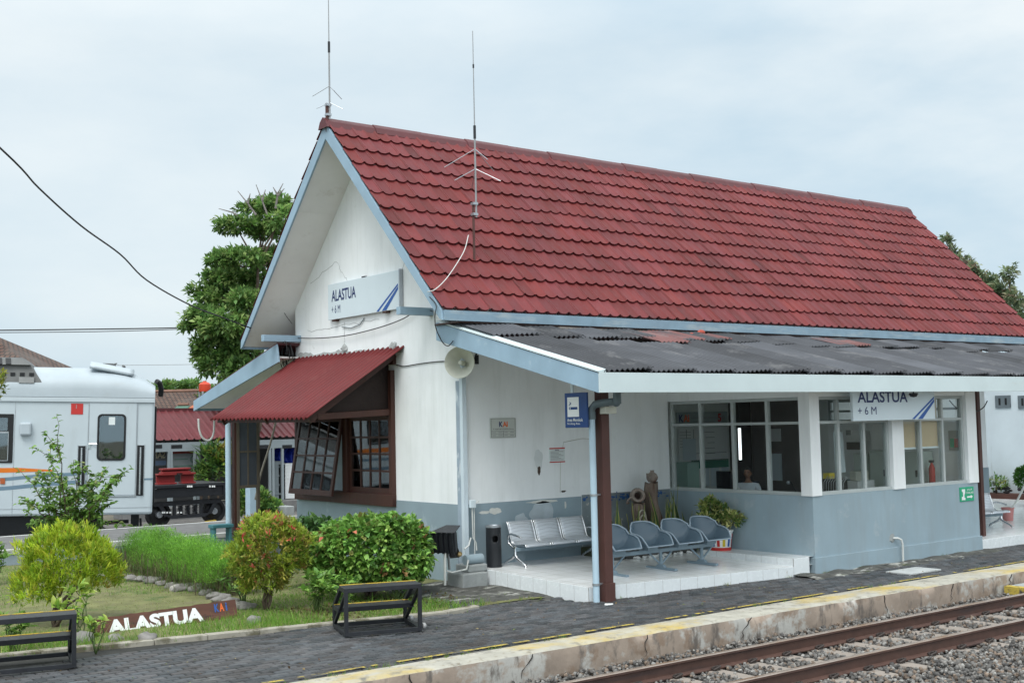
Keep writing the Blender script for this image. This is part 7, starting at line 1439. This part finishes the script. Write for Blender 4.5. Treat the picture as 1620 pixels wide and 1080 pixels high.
tree('pale green slender tree behind the far end of the red roof', 62, (1566, 660), [(1497,384,8,9),(1507,402,9,7),(1515,410,5,5),(1531,415,7,10),(1545,432,13,12),(1562,450,14,14),(1548,450,10,10),(1575,466,12,12),(1558,470,12,10),(1535,445,8,8),(1526,430,6,7)], .28, PG, 520, 5, limbs=[(1538,418)], gap=.30, trunk_r=.16)
tree('taller pale green tree at the right edge behind the red roof', 60, (1604, 660), [(1596,433,11,14),(1590,455,15,13),(1585,475,16,14),(1605,470,14,12),(1618,490,16,12),(1600,500,18,14),(1616,512,18,14),(1632,500,16,20),(1590,495,14,12),(1612,530,20,14),(1590,520,16,12)], .28, PG, 760, 5, limbs=[(1597,436)], gap=.30, trunk_r=.18)
for i, (x0, x1, yt) in enumerate(((240, 268, 609), (268, 312, 606))):
    tree(('small dark green tree left of the orange water tank', 'broad green tree behind the brown tiled roof')[i], 85+3*i, ((x0+x1)/2, 670), [(x0+(x1-x0)*f, yt+8+3*math.sin(f*5), (x1-x0)*.32, 10) for f in (.1, .35, .6, .9)]+[((x0+x1)/2, yt+22, (x1-x0)*.5, 14)], .34, TG, 420, 5, trunk_r=.2)
tree('light green tree at the right of the orange water tank', 75, (340, 670), [(335, 625, 14, 12), (350, 632, 16, 14), (328, 640, 12, 10), (322, 628, 8, 6)], .34, [(.12,.22,.05,2), (.18,.28,.06), (.08,.15,.04)], 300, 5, trunk_r=.18)
D1 = 19; t = thing('leafy_branch', 'yellow green leafy branch reaching in at the left edge over the carriage', 'branch', atd(-60, 700, D1)); lv = Leaves(); crown(lv, [E(-10, 605, D1, 16, 22), E(-22, 630, D1, 18, 20)], 120, 5, .09, .04, [(.22,.28,.04), (.15,.22,.04), (.30,.30,.06)]); lv.build('foliage', t); m = MB(); q0 = atd(-60, 720, D1); m.tube([(q0.x, q0.y, -.02), q0, atd(-25, 630, D1), atd(-8, 600, D1)], [.05, .04, .02, .008], 7); m.build('stem', bark, t)
# utility pole and wires
c_ = atd(1571, 480, 75); t = thing('utility_pole', 'dark utility pole with insulators among the trees behind the roof', 'pole', (c_.x, c_.y, -.7)); m = MB(); tp = atd(1570, 443, 75); m.tube([(c_.x, c_.y, -.7), tp], [.2, .14], 10); m.build('shaft', black_wear, t); m = MB(); p = atd(1570, 452, 75); m.beam(p-RT*.5, p+RT*.5, .12, .12)
m.build('crossarm', black_wear, t); m = MB()
for s in (-.4, 0, .4): m.lathe([(0, 0), (.07, 0), (.10, .08), (.05, .14), (0, .2)], p+RT*s+Vector((0, 0, .06)), n=10)
m.build('insulator', brown, t)
for i, (pts, lb) in enumerate(((((-60,523),(120,521),(300,518),(420,512)), 'dark overhead wire crossing level behind the tall tree'), (((-60,526.5),(150,524.5),(300,520),(420,514)), 'second overhead wire just below the level dark wire'), (((180,577.5),(250,577),(330,575.5),(420,571)), 'thin pale wire above the carriage end'), (((1572,455),(1600,466),(1650,480)), 'thin wire leaving the utility pole to the right'))): cable('overhead_wire', lb, [atd(x, y, 55 if i < 3 else 75) for x, y in pts], (.03, .018, .012, .02)[i], wire_m if i != 2 else grey_ink, 4, 5)
# ---- right hand end: neighbouring building, bench, bucket, topiary
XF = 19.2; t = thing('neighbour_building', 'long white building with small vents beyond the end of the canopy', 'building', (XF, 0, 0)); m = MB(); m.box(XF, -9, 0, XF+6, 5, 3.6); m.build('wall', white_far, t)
for x0, x1, y0, y1 in ((1577,1597.5,628,642), (1613,1634,628,643)):
    a, b = at(x0, y0, x=XF), at(x1, y1, x=XF); m = MB(); m.box(XF-.03, b.y-.04, b.z-.04, XF-.001, a.y+.04, a.z+.04); o = m.build('vent', pm('vent_frame', (.13,.16,.18), .6, .1, 4) if 'vent_frame' not in bpy.data.materials else bpy.data.materials['vent_frame'], t); c1 = (a.y+b.y)/2; m = MB(); m.box(XF-.034, b.y+.06, b.z+.03, XF-.0305, c1-.06, a.z-.03); m.box(XF-.034, c1+.06, b.z+.03, XF-.0305, a.y-.06, a.z-.03); m.build('opening', car_dk, o)
m = MB(); m.box(XF-.05, -9, 3.6, XF+6.2, 5.2, 3.8); m.build('roof', ridge_m, t)
a, b = at(1555, 632, x=XF-.3), at(1559, 655, x=XF-.3); m = MB(); m.box(14.15, -.06, .17, 14.42, -.006, 3.4); m.build('pilaster', white_wall, B); m = MB(); m.box(14.14, -.075, .17, 14.43, -.061, 1.2); m.build('dado', dado, B)
m = MB(); m.box(XF-.5, -7, .0, XF-.02, 3.4, .30); props(m.build('flower_bed', pm('red_brown_kerb', (.10,.045,.035), .8, .2, 4)), 'low red brown flower bed along the white neighbour building', 'flower bed')
m = MB(); rr = random.Random(77)
for i in range(60): m.ball((XF-.3+rr.gauss(0,.05), rr.uniform(-4, 3.3), .33+rr.uniform(0, .12)), rr.uniform(.03, .09), 6, 4, sq=(1, 1.4, .7), ns=.5)
props(m.build('dark_pebbles', pm('dark_pebble', (.035,.035,.037), .8, .6, 9)), kind='stuff')
b2 = metal_bench(2, 'white perforated metal bench on the porch beyond the office bay'); bp_ = at(1592, 832, z=.175); place(b2, (bp_.x-1.20, bp_.y+.45, .174), math.radians(-8))
c_ = at(1595, 823, z=.175); t = thing('pink_bucket', 'pink plastic bucket standing on the far porch tiles', 'bucket', c_); k_ = (c_-CAM).dot(FW)/FPX; m = MB(); m.lathe([(0, .01), (7.4*k_, 0), (9.4*k_, 19*k_), (10.3*k_, 19*k_), (10.3*k_, 20.5*k_), (9*k_, 20.5*k_), (7*k_, .03), (0, .03)], c_, n=28); m.build('body', pm('pink_plastic', (.52,.22,.21), .45, .06, 3), t, smooth=40)
m = MB(); m.tube([c_+Vector((0, 0, .15)), at(1610, 790, y=c_.y-.1), at(1622, 765, y=c_.y-.15)], .022, 8); o = thing('white_stick', 'white stick leaning in the pink bucket', 'stick', c_); m.build('shaft', white_cable, o)
c2 = at(1622, 757, x=17.0); t = thing('topiary_bush', 'round clipped green bush at the right edge beyond the porch', 'bush', (c2.x, c2.y, .2)); lv = Leaves(); crown(lv, [(np.array(c2), np.array((.24, .24, .26)))], 240, 5, .08, .045, [(.06,.16,.03,2), (.10,.22,.04)], shell=(.8, 1)); lv.build('foliage', t); m = MB(); m.tube([(c2.x, c2.y, .2), c2], .03, 8); m.build('stem', bark, t)
bush_at('leafy_plant', 'small yellow green plant in the red brown flower bed behind the bucket', 'plant', [(np.array((XF-.35, 2.4, .55)), np.array((.14, .3, .2)))], 60, 4, .12, .04, GR+[(.30,.32,.08)], (XF-.35, 2.4, .3), [(XF-.35, 2.3, .6), (XF-.35, 2.5, .6)])
cable('porch_wire', 'thin wire looping along the soffit beyond the office bay', [at(x, y, y=-3.0) for x, y in ((1502,633),(1512,644),(1525,650),(1540,652),(1555,645),(1562,634))], .010)
